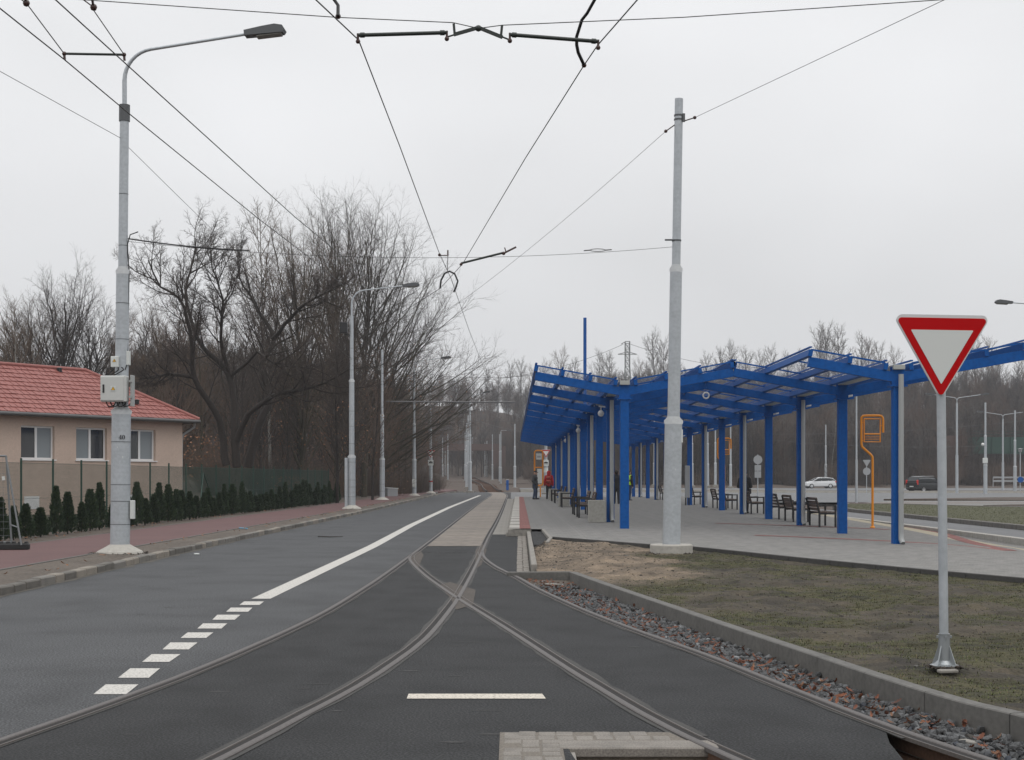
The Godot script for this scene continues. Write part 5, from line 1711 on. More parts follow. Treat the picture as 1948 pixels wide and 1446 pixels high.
# ------------------------------------------------------------------ house
func house() -> void:
	var C := Vector3(-14.2, 0, -63.4)
	var a := Vector3(-0.543, 0, 0.840).normalized()
	var n := Vector3(-0.840, 0, -0.543).normalized()     # into the house
	var o := thing("house", "low pinkish rendered house with a red tiled hip roof behind the fence", "house", C)
	var L := 19.0
	var D := 5.7
	var H := 3.98
	var wins := [[1.55, 3.15], [4.2, 5.78], [6.85, 8.45], [9.55, 11.15], [12.3, 13.9], [15.0, 16.6]]
	var y0 := 2.27
	var y1 := 3.57
	var P := func(t: float, y: float, q: float) -> Vector3: return a * t + n * q + Vector3.UP * y
	var slab := func(mb: MB, t0: float, t1: float, b: float, c: float, q0: float, q1: float) -> void:
		mb.box(P.call((t0 + t1) * 0.5, (b + c) * 0.5, (q0 + q1) * 0.5), Vector3(absf(t1 - t0), absf(c - b), absf(q1 - q0)), Basis(a, Vector3.UP, a.cross(Vector3.UP)))
	var mb := MB.new()
	slab.call(mb, 0, L, -0.5, y0, 0, 0.38)
	slab.call(mb, 0, L, y1, H, 0, 0.38)
	var t0 := 0.0
	for w in wins:
		slab.call(mb, t0, w[0], y0, y1, 0, 0.38)
		t0 = w[1]
	slab.call(mb, t0, L, y0, y1, 0, 0.38)
	slab.call(mb, 0, 0.38, -0.5, H, 0.38, D)
	slab.call(mb, L - 0.38, L, -0.5, H, 0.38, D)
	slab.call(mb, 0.38, L - 0.38, -0.5, H, D - 0.38, D)
	slab.call(mb, 0.38, L - 0.38, H - 0.2, H - 0.02, 0.38, D - 0.38)
	put("wall", mb.done(), M.plaster, o)
	for wi in wins.size():
		var w: Array = wins[wi]
		mb = MB.new()
		var f := 0.07
		slab.call(mb, w[0], w[1], y0, y0 + f, 0.12, 0.19)
		slab.call(mb, w[0], w[1], y1 - f, y1, 0.12, 0.19)
		var mid: float = (w[0] + w[1]) * 0.5
		for x in [w[0], mid - f * 0.75, w[1] - f]: slab.call(mb, x, x + (f * 1.5 if x > w[0] and x < w[1] - f * 2 else f), y0, y1, 0.121, 0.191)
		var fr := put("window_frame", mb.done(), M.white_frame, o)
		for k in 2:
			mb = MB.new()
			slab.call(mb, w[0] + f if k == 0 else mid + f * 0.75, mid - f * 0.75 if k == 0 else w[1] - f, y0 + f, y1 - f, 0.15, 0.16)
			put("pane", mb.done(), M.window_dark if (k + wi) % 2 == 1 else M.pane_pale, fr)
		mb = MB.new()
		slab.call(mb, w[0] - 0.06, w[1] + 0.06, y0 - 0.045, y0 - 0.002, -0.06, 0.12)
		put("window_sill", mb.done(), M.white_frame, o)
		if wi == 1:         # one sash stands tilted open
			mb = MB.new()
			mb.box(P.call(mid + 0.12, (y0 + y1) * 0.5, 0.27), Vector3(0.06, y1 - y0 - 0.2, 0.06), Basis(a, Vector3.UP, a.cross(Vector3.UP)) * Basis(Vector3.BACK, 0.05))
			put("tilted_sash", mb.done(), M.white_frame, o)
	for t in [2.5, 7.6]:
		mb = MB.new()
		slab.call(mb, t, t + 0.7, 0.35, 0.85, -0.02, 0.02)
		put("cellar_window", mb.done(), M.white_frame, o)
	# roof: four planes of courses of tiles
	var e := 0.5
	var rise := 2.05
	var hd := D * 0.5 + e
	var ye := H + 0.06
	var ridge0: Vector3 = P.call(-e + hd, ye + rise, D * 0.5)
	var ridge1: Vector3 = P.call(L + e - hd, ye + rise, D * 0.5)
	var c0: Vector3 = P.call(-e, ye, -e)
	var c1: Vector3 = P.call(L + e, ye, -e)
	var c2: Vector3 = P.call(L + e, ye, D + e)
	var c3: Vector3 = P.call(-e, ye, D + e)
	mb = MB.new()
	for q in [[c0, c1, ridge1, ridge0], [c2, c3, ridge0, ridge1]]: mb.quad_o(q[0], q[1], q[2], q[3], Vector3.UP)
	mb.tri_o(c3, c0, ridge0, Vector3.UP)
	mb.tri_o(c1, c2, ridge1, Vector3.UP)
	mb.quad_o(c0 - Vector3.UP * 0.05, c1 - Vector3.UP * 0.05, c2 - Vector3.UP * 0.05, c3 - Vector3.UP * 0.05, Vector3.DOWN)
	var roof := put("roof", mb.done(), M.roof_red, o)
	mb = MB.new()
	tile_plane(mb, c0, c1, ridge1, ridge0)
	tile_plane(mb, c3, c0, ridge0, ridge0)
	var tiles := put("roof_tiles", mb.done(), M.roof_red, roof)
	tiles.set_meta("kind", "stuff")
	mb = MB.new()
	for l in [[c0, ridge0], [c3, ridge0], [ridge0, ridge1]]:
		var cnt := int(l[0].distance_to(l[1]) / 0.36)
		for k in cnt: mb.tube([l[0].lerp(l[1], float(k) / cnt) + Vector3.UP * 0.03, l[0].lerp(l[1], (k + 1.06) / cnt) + Vector3.UP * 0.05], [0.09, 0.075], 8)
	put("ridge_tiles", mb.done(), M.roof_red, roof)
	mb = MB.new()
	for l in [[c0, c1], [c3, c0]]:
		var out: Vector3 = (Vector3(l[0].x + l[1].x, 0, l[0].z + l[1].z) * 0.5 - P.call(L * 0.5, 0, D * 0.5) * Vector3(1, 0, 1)).normalized()
		out = -n if l[0] == c0 else -a
		mb.tube([l[0] + out * 0.03 - Vector3.UP * 0.06, l[1] + out * 0.03 - Vector3.UP * 0.06], [0.075], 8)
	for l in [[c0, c1], [c3, c0]]: mb.bar(l[0] - Vector3.UP * 0.08, l[1] - Vector3.UP * 0.08, 0.03, 0.12)
	put("gutter", mb.done(), M.gutter_metal, o)
	mb = MB.new()
	mb.tube(curve([P.call(-e + 0.06, ye - 0.12, -e + 0.2), P.call(-e + 0.06, ye - 0.3, -e + 0.25), P.call(-0.12, ye - 0.65, 0.1), P.call(-0.08, ye - 0.9, 0.12), P.call(-0.08, 0, 0.12)], 0.15), [0.05], 10)
	put("downpipe", mb.done(), M.sign_back, o)
	for t in [2.2, 4.4]:
		mb = MB.new()
		mb.lathe([Vector2(0.1, 0), Vector2(0.1, 0.14), Vector2(0.14, 0.16), Vector2(0, 0.2)], 8, P.call(t, ye + rise * 0.93 if t > 4 else ye + 0.62, D * 0.5 - 0.22 if t > 4 else 0.42))
		put("roof_vent", mb.done(), M.black, roof)

func tile_plane(mb: MB, p0: Vector3, p1: Vector3, p2: Vector3, p3: Vector3) -> void:
	var along := (p1 - p0).normalized()
	var up := ((p3 + p2) * 0.5 - (p0 + p1) * 0.5)
	up -= along * up.dot(along)
	var nrm := along.cross(up).normalized()
	if nrm.y < 0: nrm = -nrm
	var rows := int(up.length() / 0.34)
	for r in rows:
		var s0 := p0.lerp(p3, float(r) / rows)
		var s1 := p1.lerp(p2, float(r) / rows)
		var e0 := p0.lerp(p3, float(r + 1) / rows)
		var w := s0.distance_to(s1)
		var shift := (e0 - s0).dot(along)
		var drop := (s1 - p1.lerp(p2, float(r + 1) / rows)).dot(along)
		var n := maxi(1, int(w / 0.29))
		var rise := up / rows
		for k in range(-1 if r % 2 else 0, n):
			var x0 := clampf(w * (k + (0.5 if r % 2 else 0.0)) / n, 0, w)
			var x1 := clampf(w * (k + (1.38 if r % 2 else 0.88)) / n, 0, w)
			var u0 := clampf(x0, shift, w - drop)
			var u1 := clampf(x1, shift, w - drop)
			var lift := nrm * (0.034 + 0.005 * ((k * 7 + r * 3) % 4))
			var a := s0 + along * x0 + lift
			var b := s0 + along * x1 + lift
			var c := s0 + along * u1 + rise + nrm * 0.012
			var d := s0 + along * u0 + rise + nrm * 0.012
			mb.quad_o(a, b, c, d, nrm)
			mb.quad_o(a, b, b - nrm * 0.05, a - nrm * 0.05, -up)
			mb.quad_o(b, c, c - nrm * 0.02, b - nrm * 0.05, along)

# ------------------------------------------------------------------ fence, hedge
func fence_x(z: float) -> float: return lerpf(-12.1, -10.45, (-z - 36.2) / 48.3)
func fence() -> void:
	var o := thing("mesh_fence", "dark green chain-link fence on thin posts behind the hedge", "fence")
	var step := 2.27
	for k in 23:
		var z := -34.0 - step * k
		var mb := MB.new()
		mb.tube([Vector3(fence_x(z), 0, z), Vector3(fence_x(z), 2.06, z)], [0.028], 8)
		put("post", mb.done(), M.green_post, o)
	for e in [[-55.6, 1.2], [-53.6, -0.1]]:
		var mb := MB.new()
		mb.tube([Vector3(fence_x(-54.7), 1.75, -54.7), Vector3(fence_x(e[0]) + 0.12, 0.1, e[0] - e[1])], [0.022], 8)
		put("brace", mb.done(), M.green_post, o)
	var A := Vector3(fence_x(-31), 0.15, -31)
	var B := Vector3(fence_x(-84), 0.15, -84)
	var dir := (B - A).normalized()
	var len := A.distance_to(B)
	var h := 1.8
	var side := Vector3(-dir.z, 0, dir.x)
	var mb := MB.new()
	var pitch := 0.065
	for k in int((len + h) / pitch):
		for s in [0, 1]:
			var x := k * pitch - h
			var p0 := Vector2(x, 0)
			var p1 := Vector2(x + h, h)
			if p0.x < 0: p0 = Vector2(0, -x)
			if p1.x > len: p1 = Vector2(len, h - (x + h - len))
			if p1.y - p0.y < 0.05: continue
			if s == 1:
				p0.y = h - p0.y
				p1.y = h - p1.y
			mb.tube([A + dir * p0.x + Vector3.UP * p0.y + side * (0.002 if s else -0.002), A + dir * p1.x + Vector3.UP * p1.y + side * (0.002 if s else -0.002)], [0.0029], 3, false)
	put("chain_link", mb.done(), M.green_mesh, o)
	mb = MB.new()
	for y in [0.2, 1.05, 1.94]: mb.tube([A + Vector3.UP * (y - 0.15), B + Vector3.UP * (y - 0.15)], [0.004], 4, false)
	put("tension_wire", mb.done(), M.green_mesh, o)

	# the hedge of young thujas
	var kinds := []
	for k in 4:
		var t := Node3D.new()
		t.name = "thuja"
		mb = MB.new()
		mb.tube([Vector3.ZERO, Vector3(0, 0.9, 0)], [0.02, 0.008], 6)
		put("stem", mb.done(), M.bark, t)
		var r := RandomNumberGenerator.new()
		r.seed = 70 + k
		for part in 2:
			mb = MB.new()
			for i in (1000 if part == 0 else 450):
				var y := pow(r.randf(), 0.8)
				var prof := (0.6 + 0.4 * sin(minf(y * 3.0, 1.0) * PI * 0.5)) * pow(1.0 - y, 0.8)
				var ang := r.randf() * TAU
				var lump := 1.0 + 0.28 * sin(ang * 3 + y * 9 + k) + 0.16 * sin(ang * 5 - y * 17 + k * 2)
				var rad := 0.20 * prof * lump * (0.55 + 0.5 * sqrt(r.randf()))
				var at := Vector3(cos(ang) * rad, 0.04 + y * 1.16, sin(ang) * rad)
				var out := Vector3(cos(ang), r.randf_range(0.9, 2.4), sin(ang)).normalized()
				var sd := Vector3(-sin(ang), r.randf_range(-0.5, 0.5), cos(ang)).normalized().rotated(out, r.randf_range(-1.2, 1.2))
				var l := r.randf_range(0.05, 0.11)
				mb.quad(at - sd * 0.012, at + sd * 0.012, at + out * l + sd * 0.022, at + out * l - sd * 0.022)
			put("foliage" if part == 0 else "new_growth", mb.done(), M.thuja if part == 0 else M.thuja_light, t)
		kinds.append(t)
	for k in 58:
		var z := -33.0 - 0.9 * k + rr(-0.12, 0.12)
		var t := copy(kinds[rng.randi() % 4], Vector3(fence_x(z) + 0.42 + rr(-0.06, 0.06), 0.1, z), rr(0, TAU), "", "thuja")
		t.scale = Vector3(rr(0.8, 1.2), rr(0.55, 1.08), rr(0.8, 1.25))
		var nth := ["first", "second", "third", "fourth", "fifth", "sixth", "seventh", "eighth", "ninth", "tenth", "eleventh", "twelfth", "thirteenth", "fourteenth", "fifteenth", "sixteenth", "seventeenth", "eighteenth", "nineteenth", "twentieth"]
		var lab := "young thuja in the shaded far part of the hedge, past the end of the house"
		if k < 20: lab = "%s young dark green thuja along the hedge, counted from the site fence" % nth[k]
		elif k >= 48: lab = "%s young thuja from the far end of the hedge" % nth[57 - k]
		tag(t, lab, "shrub", "thujas in the hedge row")
	for t in kinds: t.free()

	# the temporary fence panel at the left edge
	var p := thing("site_fence", "galvanised temporary fence panel standing in a black rubber foot", "fence", Vector3(-10.26, 0.12, -30.0))
	mb = MB.new()
	mb.tube([Vector3(0.06, 0.1, 0), Vector3(-0.05, 1.9, 0)], [0.021], 8)
	mb.tube([Vector3(-0.05, 1.9, 0), Vector3(-3.4, 1.95, -0.3)], [0.021], 8)
	mb.tube([Vector3(0.06, 0.14, 0), Vector3(-3.3, 0.14, -0.3)], [0.021], 8)
	mb.tube([Vector3(-3.35, 0.1, -0.3), Vector3(-3.4, 1.95, -0.3)], [0.021], 8)
	put("frame", mb.done(), M.fence_grey, p)
	mb = MB.new()
	mb.tube([Vector3(-0.05, 1.88, 0.02), Vector3(0.34, 0.1, 0.25)], [0.02], 8)
	mb.tube([Vector3(0.05, 0.5, 0.02), Vector3(0.26, 0.45, 0.2)], [0.014], 6)
	put("brace", mb.done(), M.fence_grey, p)
	mb = MB.new()
	for k in 28: mb.tube([Vector3(-0.1 - k * 0.118, 0.14, -0.01 * k), Vector3(-0.12 - k * 0.118, 1.92, -0.01 * k)], [0.0025], 4, false)
	for k in 12: mb.tube([Vector3(0.03 - k * 0.008, 0.28 + k * 0.14, 0), Vector3(-3.36, 0.28 + k * 0.14, -0.3)], [0.0025], 4, false)
	put("wire_grid", mb.done(), M.fence_grey, p)
	mb = MB.new()
	mb.box(Vector3(0.14, 0.06, 0.12), Vector3(0.62, 0.14, 0.24), Basis(Vector3.UP, 0.15), 0.03)
	for k in 5: mb.box(Vector3(-0.1 + k * 0.12, 0.14, 0.14 - k * 0.02), Vector3(0.05, 0.05, 0.2), Basis(Vector3.UP, 0.15), 0.01)
	put("rubber_foot", mb.done(), M.rubber, p)
	mb = MB.new()
	mb.box(Vector3(-0.1, 1.45, 0.02), Vector3(0.06, 0.08, 0.004), Basis(Vector3.BACK, 0.1))
	put("tag", mb.done(), M.white_sign, p)

func last_materials() -> void:
	grainy("zinc_pale", srgb(0.6, 0.62, 0.63), 0.9, 1.08, 0.9, 0.45, 0.02, 4)
	plain("globe_dim", srgb(0.16, 0.15, 0.13), 0.3)
	plain("pane_pale", srgb(0.20, 0.225, 0.24), 0.1)
	plain("insulator", srgb(0.05, 0.02, 0.015), 0.3)
	plain("lit_lamp", srgb(0.9, 0.8, 0.4), 0.4)

# ------------------------------------------------------------------ shelter
func shelter() -> void:
	var o := thing("bus_shelter", "long blue steel platform shelter with folded glass roof on two rows of posts", "shelter")
	var N := 14
	var XL := 3.04
	var XR := 8.93
	var XM := 5.985
	var z_of := func(k: float) -> float: return -(34.1 + 5.7 * k)
	var yl := 3.86            # middle of the beam at the valleys
	var yr := 4.39            # and at the ridges
	var wings := [[XL, XL - 2.42, 1], [XL, XM, 1], [XR, XM, 0], [XR, XR + 2.95, 0]]
	var post_mesh := {}
	for k in N:
		var z: float = z_of.call(k)
		for row in 2:
			if row == 0 and k == 0: continue
			var X: float = XL if row == 0 else XR
			var base := platform_y(Vector2(X, z))
			var mb := MB.new()
			mb.box(Vector3(X, (base - 0.1 + yl - 0.17) * 0.5, z), Vector3(0.235, yl - 0.17 - base + 0.1, 0.235), Basis.IDENTITY, 0.012)
			put("post", mb.done(), M.blue, o)
			mb = MB.new()
			mb.box(Vector3(X, yl - 0.16, z), Vector3(0.40, 0.035, 0.32))
			mb.box(Vector3(X, yl + 0.07, z), Vector3(0.30, 0.42, 0.155))
			put("post_head", mb.done(), M.blue, o)
			if k % 2 == 0:
				mb = MB.new()
				mb.tube(curve([Vector3(X + 0.03, yl + 0.1, z + 0.215), Vector3(X + 0.03, yl - 1.0, z + 0.215), Vector3(X + 0.03, base + 0.3, z + 0.215), Vector3(X + 0.03, base + 0.12, z + 0.22), Vector3(X + 0.05, base + 0.03, z + 0.3)], 0.3), [0.062], 12)
				for y in [base + 1.2, base + 2.5]: mb.tube([Vector3(X + 0.03, y, z + 0.215), Vector3(X + 0.03, y + 0.04, z + 0.215)], [0.068], 12)
				put("drainpipe", mb.done(), M.steel_pale, o)
		for w in wings:
			if w[2] == 1 and k == 0: continue
			var x0: float = w[0]
			var x1: float = w[1]
			var lead := XR - 2.07 if k == 0 and x1 < x0 and x0 == XR else x1
			var y1 := lerpf(yl, yr, absf(lead - x0) / absf(XM - XR))
			var mb := MB.new()
			var d := signf(x1 - x0)
			mb.bar(Vector3(x0 + d * 0.08, yl + 0.045, z), Vector3(lead - d * 0.004, y1 + 0.03, z), 0.15, 0.23, 0.0052)
			put("beam", mb.done(), M.blue, o)
	# purlins along the roof, glazing and its bars
	for w in wings:
		var x0: float = w[0]
		var x1: float = w[1]
		var d := signf(x1 - x0)
		var fr := [0.10, 0.38, 0.69, 0.985]
		var first := 1 if w[2] == 1 else 0
		var pt := func(f: float, z: float, up: float) -> Vector3:
			var x := lerpf(x0, x1, f)
			return Vector3(x, lerpf(yl, yr, absf(x - x0) / absf(XM - XR)) + up, z)
		var tilt := atan2(yr - yl, absf(XM - XR)) * d
		for f in fr.size():
			for k in range(first, N - 1):
				if k == 0 and x0 == XR and d < 0 and f == 3: continue
				var a: Vector3 = pt.call(fr[f], z_of.call(k) + (0.12 if k == first else 0.0), 0.235)
				var b: Vector3 = pt.call(fr[f], z_of.call(k + 1) + 0.004, 0.235)
				var mb := MB.new()
				mb.box((a + b) * 0.5, Vector3(0.10, 0.16, absf(a.z - b.z)), Basis(Vector3.BACK, tilt), 0.0052)
				put("purlin", mb.done(), M.blue, o)
		for f in fr.size() - 1:
			for k in range(first, N - 1):
				if k == 0 and x0 == XR and d < 0 and f == 2: continue
				var za: float = z_of.call(k) + 0.1
				var zb: float = z_of.call(k + 1) + 0.05
				var q: Array[Vector3] = [pt.call(fr[f] + 0.005, za, 0.335), pt.call(fr[f + 1] - 0.005, za, 0.335), pt.call(fr[f + 1] - 0.005, zb, 0.335), pt.call(fr[f] + 0.005, zb, 0.335)]
				var mb := MB.new()
				mb.quad_o(q[0], q[1], q[2], q[3], Vector3.UP)
				put("roof_pane", mb.done(), M.roof_glass, o)
				mb = MB.new()
				for t in [0.0, 0.5, 0.99]:
					mb.bar(q[0].lerp(q[3], t) - Vector3.UP * 0.02, q[1].lerp(q[2], t) - Vector3.UP * 0.02, 0.045, 0.035)
				put("glazing_bar", mb.done(), M.blue, o)
		# edge trim on top of the outer purlins
		var tr := MB.new()
		for f in fr:
			if first == 0 and d < 0 and f == 0.985:
				tr.bar(pt.call(f, z_of.call(1) + 0.12, 0.37), pt.call(f, z_of.call(N - 1), 0.37), 0.06, 0.03)
			else:
				tr.bar(pt.call(f, z_of.call(first) + 0.14, 0.37), pt.call(f, z_of.call(N - 1), 0.37), 0.06, 0.03)
		put("roof_trim", tr.done(), M.blue, o)
	for X in [XL, XR]:
		var mb := MB.new()
		var zf: float = z_of.call(1 if X == XL else 0) + 0.18
		mb.box(Vector3(X + 0.0, yl + 0.27, (zf + z_of.call(N - 1)) * 0.5), Vector3(0.27, 0.11, absf(zf - z_of.call(N - 1))), Basis.IDENTITY, 0.008)
		put("valley_gutter", mb.done(), M.valley_grey, o)
	var rg := MB.new()
	rg.box(Vector3(XM, yr + 0.25, (z_of.call(1) + z_of.call(N - 1)) * 0.5), Vector3(0.12, 0.14, absf(z_of.call(1) - z_of.call(N - 1))), Basis.IDENTITY, 0.0052)
	put("ridge_cap", rg.done(), M.black, o)
	for k in range(1, 12):
		var mb := MB.new()
		mb.box(Vector3(XR + 0.55, yl + 0.02, z_of.call(k + 0.35)), Vector3(0.12, 0.07, 1.2), Basis.IDENTITY, 0.01)
		put("strip_light", mb.done(), M.globe, o)
	# globe lamps under the track-side valley, and a ring lamp
	for k in 4:
		var z: float = [-46.0, -63.0, -81.0, -98.0][k]
		var g := thing("globe_lamp", "", "lamp", Vector3([2.78, 2.83, 2.95, 3.0][k], 3.58, z), 0.0, "white globe lamps under the shelter roof")
		g.set_meta("label", ["white globe lamp under the shelter roof, closest to the first blue post", "white globe lamp under the roof, second along from the front", "white globe lamp under the roof, third along from the front", "small white globe lamp at the far end of the shelter roof"][k])
		var mb := MB.new()
		mb.ball(Vector3(0, 0, 0), Vector3.ONE * 0.1, 16)
		put("globe", mb.done(), M.globe, g)
		mb = MB.new()
		mb.tube([Vector3(0, 0.08, 0), Vector3(0, 0.2, 0)], [0.02], 8)
		mb.box(Vector3(0.05, 0.21, 0), Vector3(0.24, 0.04, 0.09), Basis(Vector3.BACK, -0.1))
		put("bracket", mb.done(), M.globe, g)
	var ring := thing("ring_lamp", "white ring hanging under the shelter ridge near the island mast", "lamp", Vector3(XM - 0.42, 3.93, -42.2))
	var mb3 := MB.new()
	var cp := []
	for k in 21: cp.append(Vector3(cos(TAU * k / 20), sin(TAU * k / 20), 0) * 0.085)
	mb3.tube(cp, [0.022], 8, false)
	put("ring", mb3.done(), M.globe, ring)
	mb3 = MB.new()
	mb3.tube([Vector3(0, 0.1, 0), Vector3(0, 0.36, 0)], [0.012], 6)
	put("rod", mb3.done(), M.blue, ring)

func furniture() -> void:
	# slatted benches with black side frames
	var proto := Node3D.new()
	proto.name = "bench"
	for s in [-0.72, 0.72]:
		var mb := MB.new()
		mb.bar(Vector3(0.24, 0, s), Vector3(0.24, 0.66, s), 0.055, 0.055, 0.0052)
		put("leg", mb.done(), M.black, proto)
		mb = MB.new()
		mb.bar(Vector3(-0.24, 0, s), Vector3(-0.24, 0.44, s), 0.055, 0.055, 0.0052)
		mb.bar(Vector3(-0.24, 0.42, s), Vector3(-0.35, 0.86, s), 0.05, 0.055, 0.0052)
		put("leg", mb.done(), M.black, proto)
		mb = MB.new()
		mb.bar(Vector3(-0.29, 0.635, s), Vector3(0.27, 0.645, s), 0.055, 0.04, 0.0052)
		put("armrest", mb.done(), M.black, proto)
		mb = MB.new()
		mb.bar(Vector3(-0.26, 0.395, s), Vector3(0.24, 0.41, s), 0.04, 0.05)
		put("rail", mb.done(), M.black, proto)
	for k in 4:
		var mb := MB.new()
		mb.box(Vector3(-0.17 + k * 0.115, 0.44 + k * 0.004, 0), Vector3(0.095, 0.03, 1.5), Basis.IDENTITY, 0.005)
		put("seat_slat", mb.done(), M.wood_slat, proto)
	for k in 4:
		var mb := MB.new()
		mb.box(Vector3(-0.245 - k * 0.026, 0.53 + k * 0.105, 0), Vector3(0.025, 0.085, 1.5), Basis(Vector3.BACK, 0.24), 0.005)
		put("back_slat", mb.done(), M.wood_slat, proto)
	var left := [[-50.75, "bench facing the track beside the nearest concrete bin"], [-54.5, "bench facing the track, second along from the nearest bin"], [-67.8, "bench facing the track beside the middle concrete bin"], [-78.4, "bench facing the track between the middle and the far bin"], [-84.6, "bench facing the track nearest to the person in red"]]
	for e in left:
		var o := copy(proto, Vector3(2.52, 0.2, e[0]), PI, "dark slatted " + e[1])
		tag(o, "dark slatted " + e[1], "bench", "slatted benches")
	var right := [[-44.9, "nearest bench facing the bus lane, beside the third roof post"], [-49.0, "bench facing the bus lane, back to back in line with the fourth post"], [-51.6, "bench facing the bus lane, second of the pair by the fourth post"], [-57.5, "bench facing the bus lane beside the dark standing figure"], [-64.2, "bench facing the bus lane, nearer of two under the far orange frame"], [-66.9, "bench facing the bus lane, farther of two under the far orange frame"], [-75.2, "bench facing the bus lane just right of the island mast"], [-91, "bench facing the bus lane behind the two grey pipes"]]
	for e in right:
		var o := copy(proto, Vector3(9.47, platform_y(Vector2(9.4, e[0])), e[0]), 0.0, "dark slatted " + e[1])
		tag(o, "dark slatted " + e[1], "bench", "slatted benches")
	proto.free()
	for e in [[-45.3, "square concrete litter bin nearest the front of the platform"], [-69.6, "square concrete litter bin between the benches"], [-88.0, "square concrete litter bin beside the person in red"]]:
		var o := thing("litter_bin", e[1], "litter bin", Vector3(2.6 if e[0] > -50 else 2.45, 0.2, e[0]), 0.02, "concrete litter bins")
		var mb := MB.new()
		var h := 0.68
		for s in 4:
			var q := Basis(Vector3.UP, s * PI / 2)
			mb.box(q * Vector3(0, h * 0.5, 0.225), Vector3(0.5 if s % 2 == 0 else 0.4, h, 0.05), q, 0.012)
		mb.box(Vector3(0, 0.03, 0), Vector3(0.41, 0.06, 0.41))
		put("box", mb.done(), M.bin_concrete, o)
		mb = MB.new()
		mb.box(Vector3(0, 0.62, 0), Vector3(0.395, 0.06, 0.395), Basis.IDENTITY, 0.01)
		put("inner_tray", mb.done(), M.galvanised_dark, o)
		mb = MB.new()
		mb.tube([Vector3(0.1, 0.65, 0.05), Vector3(0.13, 0.70, 0.05), Vector3(0.18, 0.70, 0.05), Vector3(0.2, 0.65, 0.05)], [0.008], 6)
		put("handle", mb.done(), M.black, o)
	# small notice case by the island mast and a trip of litter
	var n := thing("notice_case", "narrow grey notice case behind the island mast", "notice board", Vector3(8.72, 0.15, -73.2))
	var mb := MB.new()
	mb.box(Vector3(0, 1.2, 0), Vector3(0.24, 1.6, 0.1), Basis.IDENTITY, 0.02)
	put("case", mb.done(), M.sign_back, n)
	mb = MB.new()
	for s in [-0.08, 0.08]: mb.bar(Vector3(s, 0, 0), Vector3(s, 0.6, 0), 0.06, 0.06)
	put("leg", mb.done(), M.black, n)

# ------------------------------------------------------------------ people
func hand(bones: Array, wrist: Vector3, dir: Vector3, inward: Vector3) -> void:
	var across := dir.cross(inward).normalized()
	var palm := wrist + dir * 0.09
	bones.append([wrist, palm, 0.026, 0.03])
	for k in 4:
		var base := palm + across * (0.024 * (k - 1.5)) - dir * 0.005
		var len: float = [0.062, 0.075, 0.072, 0.055][k]
		var mid := base + dir * len * 0.5 + inward * 0.012
		bones.append([base, mid, 0.0095, 0.009])
		bones.append([mid, mid + dir * len * 0.4 + inward * 0.022, 0.009, 0.008])
	var th := wrist + dir * 0.035 + across * 0.03
	bones.append([th, th + dir * 0.035 + across * 0.012 + inward * 0.014, 0.012, 0.0105])
	bones.append([th + dir * 0.035 + across * 0.012 + inward * 0.014, th + dir * 0.062 + inward * 0.026, 0.0105, 0.009])

